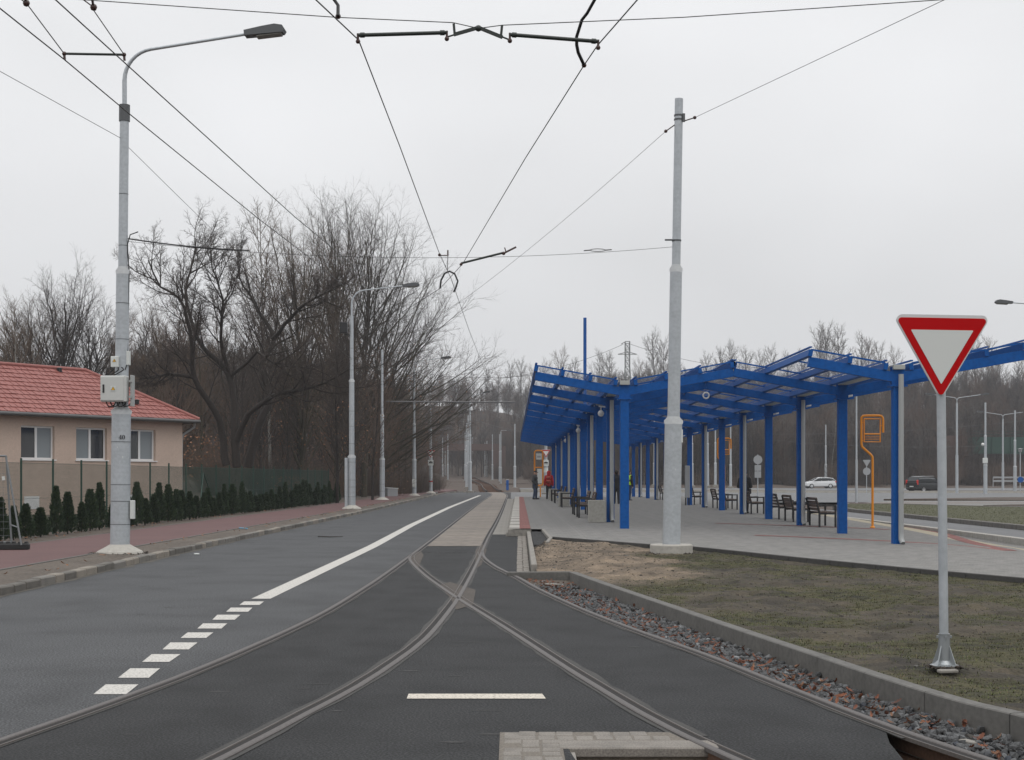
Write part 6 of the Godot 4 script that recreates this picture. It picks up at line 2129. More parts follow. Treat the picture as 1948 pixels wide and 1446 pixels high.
# facing +z; arms: "down", "pockets" or "front"
func person(label: String, at: Vector3, turn: float, h: float, arms: String, step: float, top: String, legs: String, head: String, extra: String, long_coat := false) -> void:
	var o := thing("person", label, "person", at, turn, "people waiting on the platform")
	var s := h / 1.75
	var v := func(x: float, y: float, z: float) -> Vector3: return Vector3(x, y, z) * s
	var hip: Vector3 = v.call(0, 0.93, 0)
	var chest: Vector3 = v.call(0, 1.30, -0.01)
	var neck: Vector3 = v.call(0, 1.47, -0.01)
	var skull: Vector3 = v.call(0, 1.635, 0.015)
	var legb := []
	var feet := []
	for sd in [-1.0, 1.0]:
		var knee: Vector3 = v.call(sd * 0.10, 0.50, 0.03 + sd * step * 0.4)
		var ankle: Vector3 = v.call(sd * 0.105, 0.09, sd * step - 0.02)
		legb.append([v.call(sd * 0.09, 0.90, 0), knee, 0.085 * s, 0.058 * s])
		legb.append([knee, ankle, 0.058 * s, 0.042 * s])
		feet.append([ankle + Vector3(0, -0.04, -0.02) * s, ankle + Vector3(sd * 0.03, -0.055, 0.17) * s, 0.045 * s, 0.035 * s])
	var armb := []
	var hands := []
	for sd in [-1.0, 1.0]:
		var sh: Vector3 = v.call(sd * 0.185, 1.41, -0.01)
		var el: Vector3 = v.call(sd * 0.245, 1.13, -0.05)
		var wr: Vector3 = v.call(sd * 0.25, 0.88, 0.03)
		if arms == "pockets":
			el = v.call(sd * 0.275, 1.13, -0.07)
			wr = v.call(sd * 0.19, 0.95, 0.09)
		if arms == "front":
			el = v.call(sd * 0.25, 1.13, 0.0)
			wr = v.call(sd * 0.12, 1.10, 0.21)
		armb.append([sh, el, 0.052 * s, 0.042 * s])
		armb.append([el, wr, 0.042 * s, 0.03 * s])
		hands.append([wr, (wr - el).normalized(), Vector3(-sd, 0, 0)])
	var torso := [[v.call(-0.08, 0.95, 0), v.call(0.08, 0.95, 0), 0.10 * s, 0.10 * s], [hip, chest, 0.125 * s, 0.13 * s], [v.call(-0.07, 1.32, 0), v.call(0.07, 1.32, 0), 0.115 * s, 0.115 * s], [v.call(-0.15, 1.42, -0.01), v.call(0.15, 1.42, -0.01), 0.06 * s, 0.06 * s], [chest, neck, 0.10 * s, 0.058 * s]]
	var all := torso + legb + armb + feet
	all.append([neck, skull, 0.055 * s, 0.06 * s])
	var mb := MB.new()
	body(mb, all, 0.022)
	# head on its own finer grid: skull, jaw, nose, ears, brow
	var hd := [[skull + Vector3(0, 0.02, -0.01) * s, skull + Vector3(0, 0.0, 0.015) * s, 0.098 * s, 0.088 * s], [skull + Vector3(0, -0.07, 0.035) * s, skull + Vector3(0, -0.085, 0.055) * s, 0.055 * s, 0.04 * s], [skull + Vector3(0, 0.015, 0.10) * s, skull + Vector3(0, -0.028, 0.122) * s, 0.012 * s, 0.017 * s], [skull + Vector3(0, -0.06, 0.095) * s, skull + Vector3(0, -0.06, 0.096) * s, 0.022 * s, 0.022 * s], [neck, skull + Vector3(0, -0.05, 0) * s, 0.055 * s, 0.058 * s]]
	for sd in [-1.0, 1.0]:
		hd.append([skull + Vector3(sd * 0.092, 0.015, -0.01) * s, skull + Vector3(sd * 0.096, -0.025, -0.005) * s, 0.016 * s, 0.012 * s])
		hd.append([skull + Vector3(sd * 0.05, 0.035, 0.085) * s, skull + Vector3(sd * 0.015, 0.033, 0.096) * s, 0.012 * s, 0.012 * s])
	body(mb, hd, 0.009, 0.02)
	if arms != "pockets":
		for e in hands:
			var hb := []
			hand(hb, e[0], e[1], e[2])
			body(mb, hb, 0.006, 0.008)
	put("body", mb.done(), M.skin, o)
	mb = MB.new()
	for sd in [-1.0, 1.0]: mb.ball(skull + Vector3(sd * 0.034, 0.012, 0.088) * s, Vector3(0.013, 0.008, 0.008) * s, 8)
	put("eyes", mb.done(), M.black, o)
	var grow := func(bones: Array, by: float) -> Array: return bones.map(func(b): return [b[0], b[1], b[2] + by, b[3] + by])
	mb = MB.new()
	body(mb, grow.call(legb, 0.02) + [[v.call(-0.07, 0.96, 0), v.call(0.07, 0.96, 0), 0.125 * s, 0.125 * s]], 0.022)
	put("trousers", mb.done(), M[legs], o)
	mb = MB.new()
	body(mb, grow.call(feet, 0.012), 0.018)
	put("shoes", mb.done(), M.black, o)
	mb = MB.new()
	var coat: Array = grow.call(torso.slice(1) + armb, 0.032)
	if long_coat: coat.append([v.call(0, 0.78, 0), v.call(0, 1.1, 0), 0.185 * s, 0.165 * s])
	else: coat.append([v.call(-0.06, 0.97, 0), v.call(0.06, 0.97, 0), 0.145 * s, 0.145 * s])
	coat.append([neck + Vector3(0, 0.0, 0), neck + Vector3(0, 0.03, 0), 0.085, 0.08])
	body(mb, coat, 0.022)
	put("jacket", mb.done(), M[top], o)
	mb = MB.new()
	if head == "hood":
		body(mb, [[skull + Vector3(0, 0.03, -0.02), skull + Vector3(0, -0.06, -0.03), 0.125, 0.115], [neck, skull + Vector3(0, -0.08, -0.03), 0.11, 0.10]], 0.016)
		put("hood", mb.done(), M[top], o)
	elif head == "cap":
		body(mb, [[skull + Vector3(0, 0.055, -0.015), skull + Vector3(0, 0.06, 0.01), 0.092, 0.09], [skull + Vector3(-0.03, 0.045, 0.09), skull + Vector3(-0.03, 0.035, 0.17), 0.02, 0.014], [skull + Vector3(0.03, 0.045, 0.09), skull + Vector3(0.03, 0.035, 0.17), 0.02, 0.014]], 0.012)
		put("cap", mb.done(), M.dark_cloth, o)
	else:
		body(mb, [[skull + Vector3(0, 0.045, -0.03), skull + Vector3(0, 0.05, 0.0), 0.098, 0.09], [skull + Vector3(0, -0.03, -0.05), skull + Vector3(0, 0.02, -0.05), 0.07, 0.085]], 0.012)
		put("hair", mb.done(), M.hair, o)
	mb = MB.new()
	if extra == "backpack":
		body(mb, [[v.call(-0.06, 1.10, -0.24), v.call(0.06, 1.10, -0.24), 0.10, 0.10], [v.call(-0.06, 1.35, -0.20), v.call(0.06, 1.35, -0.20), 0.09, 0.09], [v.call(-0.06, 1.13, -0.33), v.call(0.06, 1.13, -0.33), 0.05, 0.05]], 0.02, 0.05)
		for sd in [-1.0, 1.0]: mb.tube(curve([v.call(sd * 0.11, 1.45, -0.17), v.call(sd * 0.12, 1.53, -0.02), v.call(sd * 0.12, 1.38, 0.165), v.call(sd * 0.15, 1.15, 0.13), v.call(sd * 0.15, 1.05, -0.15)], 0.05), [0.018], 6)
		put("backpack", mb.done(), M.red_pack, o)
	elif extra == "vest":
		body(mb, [[v.call(-0.07, 1.02, 0), v.call(0.07, 1.02, 0), 0.165, 0.165], [v.call(-0.08, 1.32, -0.01), v.call(0.08, 1.32, -0.01), 0.16, 0.16], [v.call(-0.15, 1.42, -0.01), v.call(0.15, 1.42, -0.01), 0.098, 0.098]], 0.022)
		put("vest", mb.done(), M.hi_vis, o)
	elif extra == "strap":
		mb.tube(curve([v.call(0.12, 1.5, -0.02), v.call(0.05, 1.35, -0.17), v.call(-0.15, 1.1, -0.16), v.call(-0.2, 0.95, 0.0)], 0.05), [0.015], 6)
		mb.box(v.call(-0.22, 0.92, -0.02), Vector3(0.09, 0.22, 0.28), Basis.IDENTITY, 0.03)
		put("shoulder_bag", mb.done(), M.dark_cloth, o)

func people() -> void:
	person("person in a dark cap, grey coat and jeans standing by the orange stop frame", Vector3(1.43, 0.2, -91), 1.25, 1.74, "pockets", 0.05, "grey_cloth", "jeans", "cap", "", true)
	person("person in a red hooded jacket with a red backpack, seen from behind", Vector3(2.3, 0.2, -92), PI - 0.1, 1.74, "down", -0.04, "red_cloth", "dark_cloth", "hood", "backpack")
	person("tall person in black seen from behind, left of the first blue post", Vector3(5.47, 0.16, -77), PI, 1.76, "front", 0.12, "dark_cloth", "dark_cloth", "hair", "")
	person("person in a yellow safety vest mostly hidden behind the first blue post", Vector3(6.98, 0.16, -88), PI - 0.7, 1.78, "down", 0.05, "dark_cloth", "jeans", "hair", "vest")
	person("person in dark clothes with a shoulder bag beside a blue post and pipe", Vector3(9.2, 0.15, -58.2), PI - 0.3, 1.66, "front", 0.03, "dark_cloth", "dark_cloth", "hair", "strap")

# ------------------------------------------------------------------ cars
func loft(mb: MB, rings: Array) -> void:
	for k in rings.size() - 1:
		var n: int = rings[k].size()
		var ca := Vector3.ZERO
		for p in rings[k]: ca += p / n
		for j in n:
			var a: Vector3 = rings[k][j]
			var b: Vector3 = rings[k][(j + 1) % n]
			mb.quad_o(a, b, rings[k + 1][(j + 1) % n], rings[k + 1][j], (a + b) * 0.5 - ca)
	for e in [0, rings.size() - 1]:
		var r: Array = rings[e]
		var out: Vector3 = rings[0][0] - rings[-1][0] if e == 0 else rings[-1][0] - rings[0][0]
		for j in range(1, r.size() - 1): mb.tri_o(r[0], r[j], r[j + 1], Vector3(out.x, 0, 0))

func ring_of(x: float, w: float, lo: float, hi: float, wt: float) -> Array:      # a rounded section across the car
	var h := hi - lo
	return [Vector3(x, lo, -w * 0.86), Vector3(x, lo + h * 0.16, -w), Vector3(x, lo + h * 0.62, -w * 1.0), Vector3(x, hi - h * 0.08, -wt), Vector3(x, hi, -wt * 0.86), Vector3(x, hi + 0.012, 0), Vector3(x, hi, wt * 0.86), Vector3(x, hi - h * 0.08, wt), Vector3(x, lo + h * 0.62, w), Vector3(x, lo + h * 0.16, w), Vector3(x, lo, w * 0.86)]

# the front of a car looks along -x
func car(called: String, label: String, at: Vector3, turn: float, lower: Array, upper: Array, paint: String, axles: Array, van: bool) -> void:
	var o := thing(called, label, "car", at, turn)
	var mb := MB.new()
	loft(mb, lower.map(func(e): return ring_of(e[0], e[1], e[2], e[3], e[1] * 0.95)))
	put("body", mb.done(), M[paint], o)
	mb = MB.new()
	loft(mb, upper.map(func(e): return ring_of(e[0], e[1], e[2], e[3], e[4])))
	put("windows", mb.done(), M.car_glass, o)
	mb = MB.new()
	loft(mb, upper.slice(1, -1).map(func(e): return ring_of(e[0], e[4] + 0.02, e[3] - 0.06, e[3] + 0.012, e[4] + 0.005)))
	put("roof", mb.done(), M[paint], o)
	mb = MB.new()
	for s in [-1.0, 1.0]:
		var at_f := func(k: int, f: float) -> Vector3:
			var e: Array = upper[k]
			return Vector3(e[0], lerpf(e[2], e[3], f), s * (lerpf(e[1], e[4], f) + 0.008))
		var last := upper.size() - 1
		mb.bar(at_f.call(0, 0.5), at_f.call(1, 0.96), 0.07, 0.07)
		for k in range(2, last): mb.bar(at_f.call(k, 0.05), at_f.call(k, 0.97), 0.075 if k < last - 1 else 0.16, 0.05)
		mb.bar(at_f.call(last, 0.2), at_f.call(last - 1, 0.96), 0.09, 0.09)
	put("pillars", mb.done(), M[paint], o)
	for ax in axles:
		for s in [-1.0, 1.0]:
			var q := Basis(Vector3.RIGHT, PI / 2 * s)
			mb = MB.new()
			mb.lathe([Vector2(0.36, -0.05), Vector2(0.36, 0.035), Vector2(0.0, 0.036)], 20, Vector3(ax, 0.34, s * 0.80), q)
			put("wheel_arch", mb.done(), M.black, o)
			mb = MB.new()
			mb.lathe([Vector2(0.2, -0.08), Vector2(0.29, -0.08), Vector2(0.31, -0.05), Vector2(0.31, 0.06), Vector2(0.285, 0.085), Vector2(0.2, 0.085)], 24, Vector3(ax, 0.31, s * 0.78), q)
			var w := put("wheel", mb.done(), M.rubber, o)
			mb = MB.new()
			mb.lathe([Vector2(0.205, 0.06), Vector2(0.2, 0.082), Vector2(0.06, 0.06), Vector2(0.05, 0.085), Vector2(0, 0.086)], 16, Vector3(ax, 0.31, s * 0.78), q)
			put("hub_cap", mb.done(), M.hub, w)
	var back: float = lower[-1][0]
	var front: float = lower[0][0]
	for s in [-1.0, 1.0]:
		mb = MB.new()
		mb.box(Vector3(back - 0.06, 1.02 if van else 0.86, s * 0.72), Vector3(0.12, 0.5 if van else 0.24, 0.2), Basis.IDENTITY, 0.03)
		put("tail_light", mb.done(), M.tail_red, o)
		mb = MB.new()
		mb.box(Vector3(front + 0.16, 0.68, s * 0.6), Vector3(0.18, 0.15, 0.32), Basis.IDENTITY, 0.04)
		put("headlight", mb.done(), M.hub, o)
		mb = MB.new()
		mb.box(Vector3(upper[0][0] + 0.28, 0.98, s * 0.93), Vector3(0.12, 0.12, 0.18), Basis.IDENTITY, 0.03)
		put("mirror", mb.done(), M.black, o)
		if van:
			mb = MB.new()
			mb.bar(Vector3(-0.5, 1.66, s * 0.6), Vector3(1.4, 1.64, s * 0.6), 0.04, 0.05)
			put("roof_rail", mb.done(), M.hub, o)
	mb = MB.new()
	mb.box(Vector3(back + 0.005, 0.62, 0), Vector3(0.02, 0.11, 0.5))
	put("number_plate", mb.done(), M.white_sign, o)
	mb = MB.new()
	mb.box(Vector3(back - 0.04, 0.42, 0), Vector3(0.14, 0.2, 1.5), Basis.IDENTITY, 0.04)
	mb.box(Vector3(front + 0.05, 0.42, 0), Vector3(0.14, 0.2, 1.4), Basis.IDENTITY, 0.04)
	put("bumper", mb.done(), M[paint], o)

func cars() -> void:
	car("white_car", "white five-door hatchback driving on the far road", Vector3(40.5, 0.08, -194), 0.12,
		[[-2.08, 0.62, 0.34, 0.60], [-1.98, 0.78, 0.26, 0.74], [-1.55, 0.85, 0.22, 0.86], [-0.95, 0.86, 0.21, 0.95], [0.2, 0.87, 0.21, 0.97], [1.3, 0.86, 0.22, 1.0], [1.9, 0.82, 0.26, 1.0], [2.06, 0.72, 0.36, 0.92]],
		[[-1.15, 0.76, 0.90, 0.95, 0.72], [-0.35, 0.79, 0.92, 1.38, 0.60], [0.05, 0.79, 0.92, 1.445, 0.60], [0.95, 0.79, 0.94, 1.44, 0.60], [1.6, 0.77, 0.95, 1.34, 0.58], [2.0, 0.72, 0.95, 1.0, 0.66]], "car_white", [-1.3, 1.25], false)
	car("dark_car", "black high-roofed estate car with roof rails turning off the loop road", Vector3(41.9, 0.0, -149), PI + 0.55,
		[[-1.98, 0.64, 0.34, 0.66], [-1.86, 0.80, 0.26, 0.82], [-1.4, 0.85, 0.22, 0.98], [-0.85, 0.86, 0.21, 1.06], [0.3, 0.86, 0.21, 1.06], [1.3, 0.85, 0.22, 1.08], [1.95, 0.82, 0.26, 1.06], [2.03, 0.78, 0.34, 1.0]],
		[[-1.25, 0.76, 0.98, 1.05, 0.72], [-0.55, 0.79, 1.0, 1.52, 0.62], [0.1, 0.79, 1.0, 1.60, 0.62], [0.9, 0.79, 1.0, 1.61, 0.62], [1.75, 0.77, 1.0, 1.56, 0.62], [1.98, 0.75, 1.0, 1.15, 0.70]], "car_dark", [-1.2, 1.2], true)

# ------------------------------------------------------------------ overhead line
func sag(a: Vector3, b: Vector3, s: float, n := 16) -> Array:
	var out := []
	for k in n + 1:
		var t := float(k) / n
		out.append(a.lerp(b, t) - Vector3.UP * s * 4.0 * t * (1.0 - t))
	return out

func wire(label: String, pts: Array, r := 0.008, m := "wire", called := "overhead_wire") -> MeshInstance3D:
	var mb := MB.new()
	mb.tube(pts, [r], 6)
	var o := put(called, mb.done(), M[m])
	tag(o, label, "wire", "overhead wires")
	return o

func bulb(mb: MB, at: Vector3, r: float) -> void:
	mb.ball(at, Vector3(r, r, r), 8)

func wires() -> void:
	var A := Vector3(-7.614, 0.120, -28.579)
	var B := Vector3(3.093, 0.120, -28.579)
	var p40 := func(v: float) -> Vector3: return A + Vector3(0.09 * v / 8.64, v - 0.12, 0)
	var pB := func(v: float) -> Vector3: return B + Vector3(0.15 * v / 8.82, v - 0.12, 0)
	# contact wires
	wire("left contact wire, running from the top edge down to the far crossing", [Vector3(-2.6, 5.5, -7), Vector3(-1.78, 5.5, -11.2), Vector3(-1.370, 5.500, -13.140), Vector3(-1.326, 5.504, -17.350), Vector3(-1.271, 5.504, -25.600), Vector3(-1.201, 5.505, -29.000), Vector3(-1.143, 5.508, -39.500), Vector3(-0.980, 5.500, -56.000), Vector3(-0.829, 5.514, -80.000), Vector3(-0.9, 5.4, -118), Vector3(-1.6, 5.4, -150), Vector3(-5.5, 6.2, -245)], 0.006)
	wire("right contact wire, dropping from the top edge to the small cross-arm", [Vector3(2.05, 5.5, -7), Vector3(1.25, 5.5, -10.9), Vector3(0.774, 5.500, -13.300), Vector3(0.683, 5.501, -13.950), Vector3(0.167, 5.502, -18.000), Vector3(-0.906, 5.505, -27.000), Vector3(-1.497, 5.512, -30.600), Vector3(-3.057, 6.029, -40.000), Vector3(-6.289, 7.468, -62.000)], 0.006)
	wire("contact wire in the left corner, ending of the cross-rod's outer clamp", [Vector3(-4.55, 5.5, -9), Vector3(-4.279, 5.514, -12.300), Vector3(-4.184, 5.499, -13.750), Vector3(-4.119, 5.505, -15.800), Vector3(-3.823, 5.495, -22.300), Vector3(-3.821, 5.725, -27.500), Vector3(-3.780, 5.997, -36.000), Vector3(-4.354, 6.691, -48.000)], 0.006)
	wire("contact wire in the left corner, under the cross-rod's inner clamp", [Vector3(-4.2, 5.5, -9.5), Vector3(-3.751, 5.520, -12.100), Vector3(-3.639, 5.492, -13.900), Vector3(-3.485, 5.486, -17.000), Vector3(-3.268, 5.507, -22.100), Vector3(-3.221, 5.737, -27.000), Vector3(-3.084, 5.996, -34.000), Vector3(-3.023, 6.315, -46.000)], 0.006)
	# stays and spans
	wire("stay wire rising from the numbered mast to the left edge", [p40.call(8.18) + Vector3(-0.08, 0, 0), Vector3(-8.6, 8.35, -24), Vector3(-9.8, 8.4, -15)], 0.0052)
	wire("stay wire from the numbered mast away to the mast with the speaker", sag(p40.call(8.0) + Vector3(0.08, 0, 0), Vector3(-7.400, 0.120, -67.934) + Vector3(0, 6.9, 0), 0.1), 0.0052)
	wire("stay wire sloping from the island mast down to the mast with the speaker", sag(pB.call(8.46) + Vector3(-0.25, -0.15, 0.0), Vector3(-7.400, 0.120, -67.934) + Vector3(0, 6.6, 0), 0.55), 0.0042)
	wire("stay wire rising from the island mast to the top right corner", [pB.call(8.46) + Vector3(0.3, 0.09, 0.1), Vector3(5.428, 7.573, -18.400), Vector3(8.6, 8.2, -13.5)], 0.0042)
	wire("span wire hanging between the numbered mast and the island mast", sag(p40.call(6.18), pB.call(6.07), 0.27, 28), 0.0042)
	var ins := MB.new()
	ins.tube([pB.call(8.46) + Vector3(0.08, 0.03, 0.05), pB.call(8.46) + Vector3(0.3, 0.09, 0.1)], [0.012], 6)
	ins.tube([pB.call(8.46) + Vector3(-0.08, -0.03, 0.0), pB.call(8.46) + Vector3(-0.25, -0.15, 0.0)], [0.012], 6)
	for p in [pB.call(8.46) + Vector3(0.3, 0.09, 0.1), pB.call(8.46) + Vector3(-0.25, -0.15, 0.0)]: bulb(ins, p, 0.036)
	tag(put("egg_insulators", ins.done(), M.insulator), "two small black egg insulators beside the top of the island mast", "insulator")
	wire("thick feeder cable laced along the span wire beside the numbered mast", sag(p40.call(6.2) + Vector3(0.1, 0.02, 0.02), p40.call(6.2) + Vector3(2.45, -0.21, 0.02), 0.035), 0.014, "black", "feeder_cable")
	for e in [[Vector3(1.62, 0, 0), p40, 6.06, "flat oval tensioner on the span wire near the numbered mast"], [Vector3(-1.53, 0, 0), pB, 6.0, "flat oval tensioner on the span wire near the island mast"]]:
		var mb := MB.new()
		var c: Vector3 = e[1].call(e[2]) + e[0]
		var ring := []
		for k in 17: ring.append(c + Vector3(cos(TAU * k / 16) * 0.15, sin(TAU * k / 16) * 0.025, 0))
		mb.tube(ring, [0.008], 6, false)
		mb.tube([c + Vector3(-0.27, -0.01, 0), c + Vector3(-0.15, 0, 0)], [0.012], 6)
		mb.tube([c + Vector3(0.15, 0, 0), c + Vector3(0.27, 0.01, 0)], [0.012], 6)
		tag(put("tensioner", mb.done(), M.wire_pale), e[3], "fitting")
	wire("span wire crossing the top of the view, left half, down to the centre joint", [Vector3(-9, 6.3, -13.2), Vector3(-3.885, 5.881, -13.200), Vector3(-1.569, 5.705, -13.150), Vector3(-0.524, 5.642, -13.100), Vector3(-0.299, 5.591, -13.100)], 0.0042)
	wire("span wire crossing the top of the view, right half, up to the corner", [Vector3(-0.299, 5.591, -13.100), Vector3(-0.089, 5.619, -13.100), Vector3(1.531, 5.705, -13.150), Vector3(3.894, 5.881, -13.200), Vector3(9, 6.3, -13.2)], 0.0042)
	# the pull-off arms
	var o := thing("pull_off_arms", "pair of dark insulated arms hung from the span wire over the tracks", "overhead fitting")
	for e in [[Vector3(-1.371, 5.530, -13.100), Vector3(-0.580, 5.553, -13.100)], [Vector3(-0.019, 5.535, -13.100), Vector3(0.767, 5.474, -13.100)]]:
		var mb := MB.new()
		var a: Vector3 = e[0]
		var b: Vector3 = e[1]
		mb.tube([a, b], [0.017], 10)
		for q in [a.lerp(b, 0.05), a.lerp(b, 0.95)]: mb.tube([q - (b - a).normalized() * 0.02, q + (b - a).normalized() * 0.02], [0.024], 8)
		put("arm", mb.done(), M.arm_green, o)
		mb = MB.new()
		for q in [a, b]:
			mb.bar(q + Vector3(0, 0.015, 0), q + Vector3(0, -0.05, 0), 0.02, 0.02)
			bulb(mb, q + Vector3(0, -0.055, 0), 0.022)
		put("clamp", mb.done(), M.insulator, o)
	var mb := MB.new()
	mb.bar(Vector3(-0.519, 5.535, -13.100), Vector3(-0.309, 5.595, -13.100), 0.018, 0.03)
	mb.bar(Vector3(-0.290, 5.595, -13.100), Vector3(-0.084, 5.511, -13.100), 0.018, 0.03)
	mb.bar(Vector3(-0.519, 5.633, -13.100), Vector3(-0.510, 5.535, -13.100), 0.016, 0.022)
	mb.bar(Vector3(-0.089, 5.614, -13.100), Vector3(-0.098, 5.521, -13.100), 0.016, 0.022)
	mb.tube([Vector3(-0.510, 5.535, -13.100), Vector3(-0.589, 5.511, -13.100)], [0.008], 6)
	mb.tube([Vector3(-0.089, 5.516, -13.100), Vector3(-0.019, 5.488, -13.100)], [0.008], 6)
	bulb(mb, Vector3(-0.299, 5.591, -13.100), 0.03)
	put("yoke", mb.done(), M.arm_green, o)
	o = thing("cross_rod", "thin dark rod clamped between two contact wires in the left corner", "overhead fitting")
	mb = MB.new()
	mb.tube([Vector3(-4.199, 5.567, -13.800), Vector3(-3.664, 5.586, -13.900)], [0.012], 8)
	put("rod", mb.done(), M.arm_green, o)
	mb = MB.new()
	for q in [Vector3(-4.199, 5.567, -13.800), Vector3(-3.664, 5.586, -13.900)]:
		mb.bar(q, q + Vector3(0.005, -0.055, 0), 0.02, 0.02)
		bulb(mb, q, 0.022)
	put("clamp", mb.done(), M.insulator, o)
	for e in [[Vector3(-4.488, 5.976, -13.600), Vector3(-4.199, 5.567, -13.800), 13.6, "hanger wire from the top left insulator to the outer end of the rod"], [Vector3(-3.900, 5.950, -13.700), Vector3(-3.637, 5.558, -13.800), 13.7, "hanger wire from the second insulator to the inner end of the rod"]]:
		wire(e[3], [e[0], e[1]], 0.005)
	o = thing("hanger_insulators", "pair of dark insulators on the span wire at the top left", "insulator")
	for q in [Vector3(-4.455, 5.944, -13.500), Vector3(-3.838, 5.906, -13.500)]:
		mb = MB.new()
		bulb(mb, q, 0.034)
		mb.bar(q, q + Vector3(0.01, 0.08, 0.1), 0.02, 0.02)
		mb.tube([q + Vector3(-0.15, 0.09, 0.2), q], [0.006], 5)
		put("insulator", mb.done(), M.insulator, o)
	# jumper cables
	wire("thick black jumper cable curving down onto the right contact wire", curve([Vector3(0.9, 6.3, -12.6), Vector3(0.746, 5.908, -13.300), Vector3(0.641, 5.790, -13.500), Vector3(0.597, 5.665, -13.600), Vector3(0.621, 5.577, -13.800), Vector3(0.683, 5.501, -13.950)], 0.1), 0.016, "black", "jumper_cable")
	wire("short black jumper cable hooked onto the left contact wire at the top", curve([Vector3(-1.75, 6.2, -12.3), Vector3(-1.534, 5.700, -12.600), Vector3(-1.489, 5.636, -12.600), Vector3(-1.484, 5.531, -12.550)], 0.08), 0.015, "black", "jumper_cable")
	wire("black loop of jumper cable hanging over the crossing of the contact wires", curve([Vector3(-1.468, 5.436, -30.000), Vector3(-1.446, 5.607, -30.000), Vector3(-1.371, 5.746, -30.000), Vector3(-1.275, 5.789, -30.000), Vector3(-1.168, 5.736, -30.000), Vector3(-1.104, 5.586, -30.000), Vector3(-1.189, 5.361, -30.000)], 0.1), 0.02, "black", "jumper_cable")
	mb = MB.new()
	for q in [Vector3(-1.489, 5.542, -12.600), Vector3(0.683, 5.501, -13.950)]: bulb(mb, q, 0.025)
	tag(put("cable_clamps", mb.done(), M.insulator), "small clamps where the jumper cables meet the contact wires", "fitting")
	o = thing("small_arm", "short dark pull-off arm hung low between the two main masts", "overhead fitting")
	mb = MB.new()
	mb.tube([Vector3(-0.935, 5.515, -27.000), Vector3(-0.164, 5.708, -27.000)], [0.02], 8)
	put("arm", mb.done(), M.arm_green, o)
	mb = MB.new()
	mb.bar(Vector3(-0.135, 5.708, -27.000), Vector3(0.077, 5.814, -27.000), 0.03, 0.03)
	mb.bar(Vector3(-0.135, 5.804, -27.000), Vector3(-0.106, 5.708, -27.000), 0.02, 0.02)
	bulb(mb, Vector3(-0.154, 5.698, -27.000), 0.035)
	bulb(mb, Vector3(-0.935, 5.496, -27.000), 0.03)
	put("bracket", mb.done(), M.insulator, o)
	o = thing("steady_bracket", "little bracket tying the left contact wire up to the span wire", "overhead fitting")
	mb = MB.new()
	mb.bar(Vector3(-1.155, 5.679, -26.500), Vector3(-1.155, 5.575, -26.500), 0.025, 0.025)
	mb.tube([Vector3(-1.272, 5.509, -26.000), Vector3(-1.150, 5.569, -26.400)], [0.012], 6)
	mb.tube([Vector3(-1.155, 5.584, -26.500), Vector3(-1.230, 5.470, -28.000)], [0.007], 5)
	bulb(mb, Vector3(-1.281, 5.519, -26.000), 0.03)
	put("bracket", mb.done(), M.insulator, o)
	o = thing("cross_span_rod", "long thin grey rod reaching across the tracks from the mast on the path", "overhead fitting")
	mb = MB.new()
	mb.tube([Vector3(-8.177, 6.452, -95.000), Vector3(0.170, 6.401, -95.000)], [0.045], 8)
	put("rod", mb.done(), M.wire_pale, o)
	# faint far wires
	wire("faint span wire from the third path mast across to the shelter roof", sag(Vector3(-7.770, 8.623, -95.000), Vector3(1.800, 7.868, -90.000), 0.4), 0.012, "wire_pale")
	wire("faint wire across the far crossing under the hill", sag(Vector3(-8.079, 7.032, -130.000), Vector3(1.671, 6.568, -130.000), 0.3), 0.014, "wire_pale")
	wire("faint contact wire climbing over the far crossing", sag(Vector3(-3.450, 8.950, -140.000), Vector3(0.386, 7.707, -180.000), 0.2), 0.014, "wire_pale")
	wire("faint upper wire between far masts above the crossing", sag(Vector3(-4.339, 7.600, -150.000), Vector3(1.718, 7.216, -185.000), 0.2), 0.014, "wire_pale")
	wire("faint wire over the bus lane behind the orange frame", sag(Vector3(30.600, 6.807, -180.000), Vector3(62.614, 8.479, -180.000), 0.5), 0.018, "wire_pale")
	wire("second faint wire over the bus lane, lower down", sag(Vector3(30.600, 6.229, -180.000), Vector3(58.243, 5.393, -180.000), 0.5), 0.018, "wire_pale")
	wire("thin power line from the pylon top away to the left", sag(Vector3(17.566, 22.480, -232.000), Vector3(-3.771, 17.457, -240.000), 1.0), 0.03, "wire_pale")
	wire("thin power line from the pylon arm away to the right", sag(Vector3(18.726, 22.480, -232.000), Vector3(50.229, 20.200, -240.000), 2.0), 0.03, "wire_pale")


# ------------------------------------------------------------------ trees
var tips := PackedVector3Array()

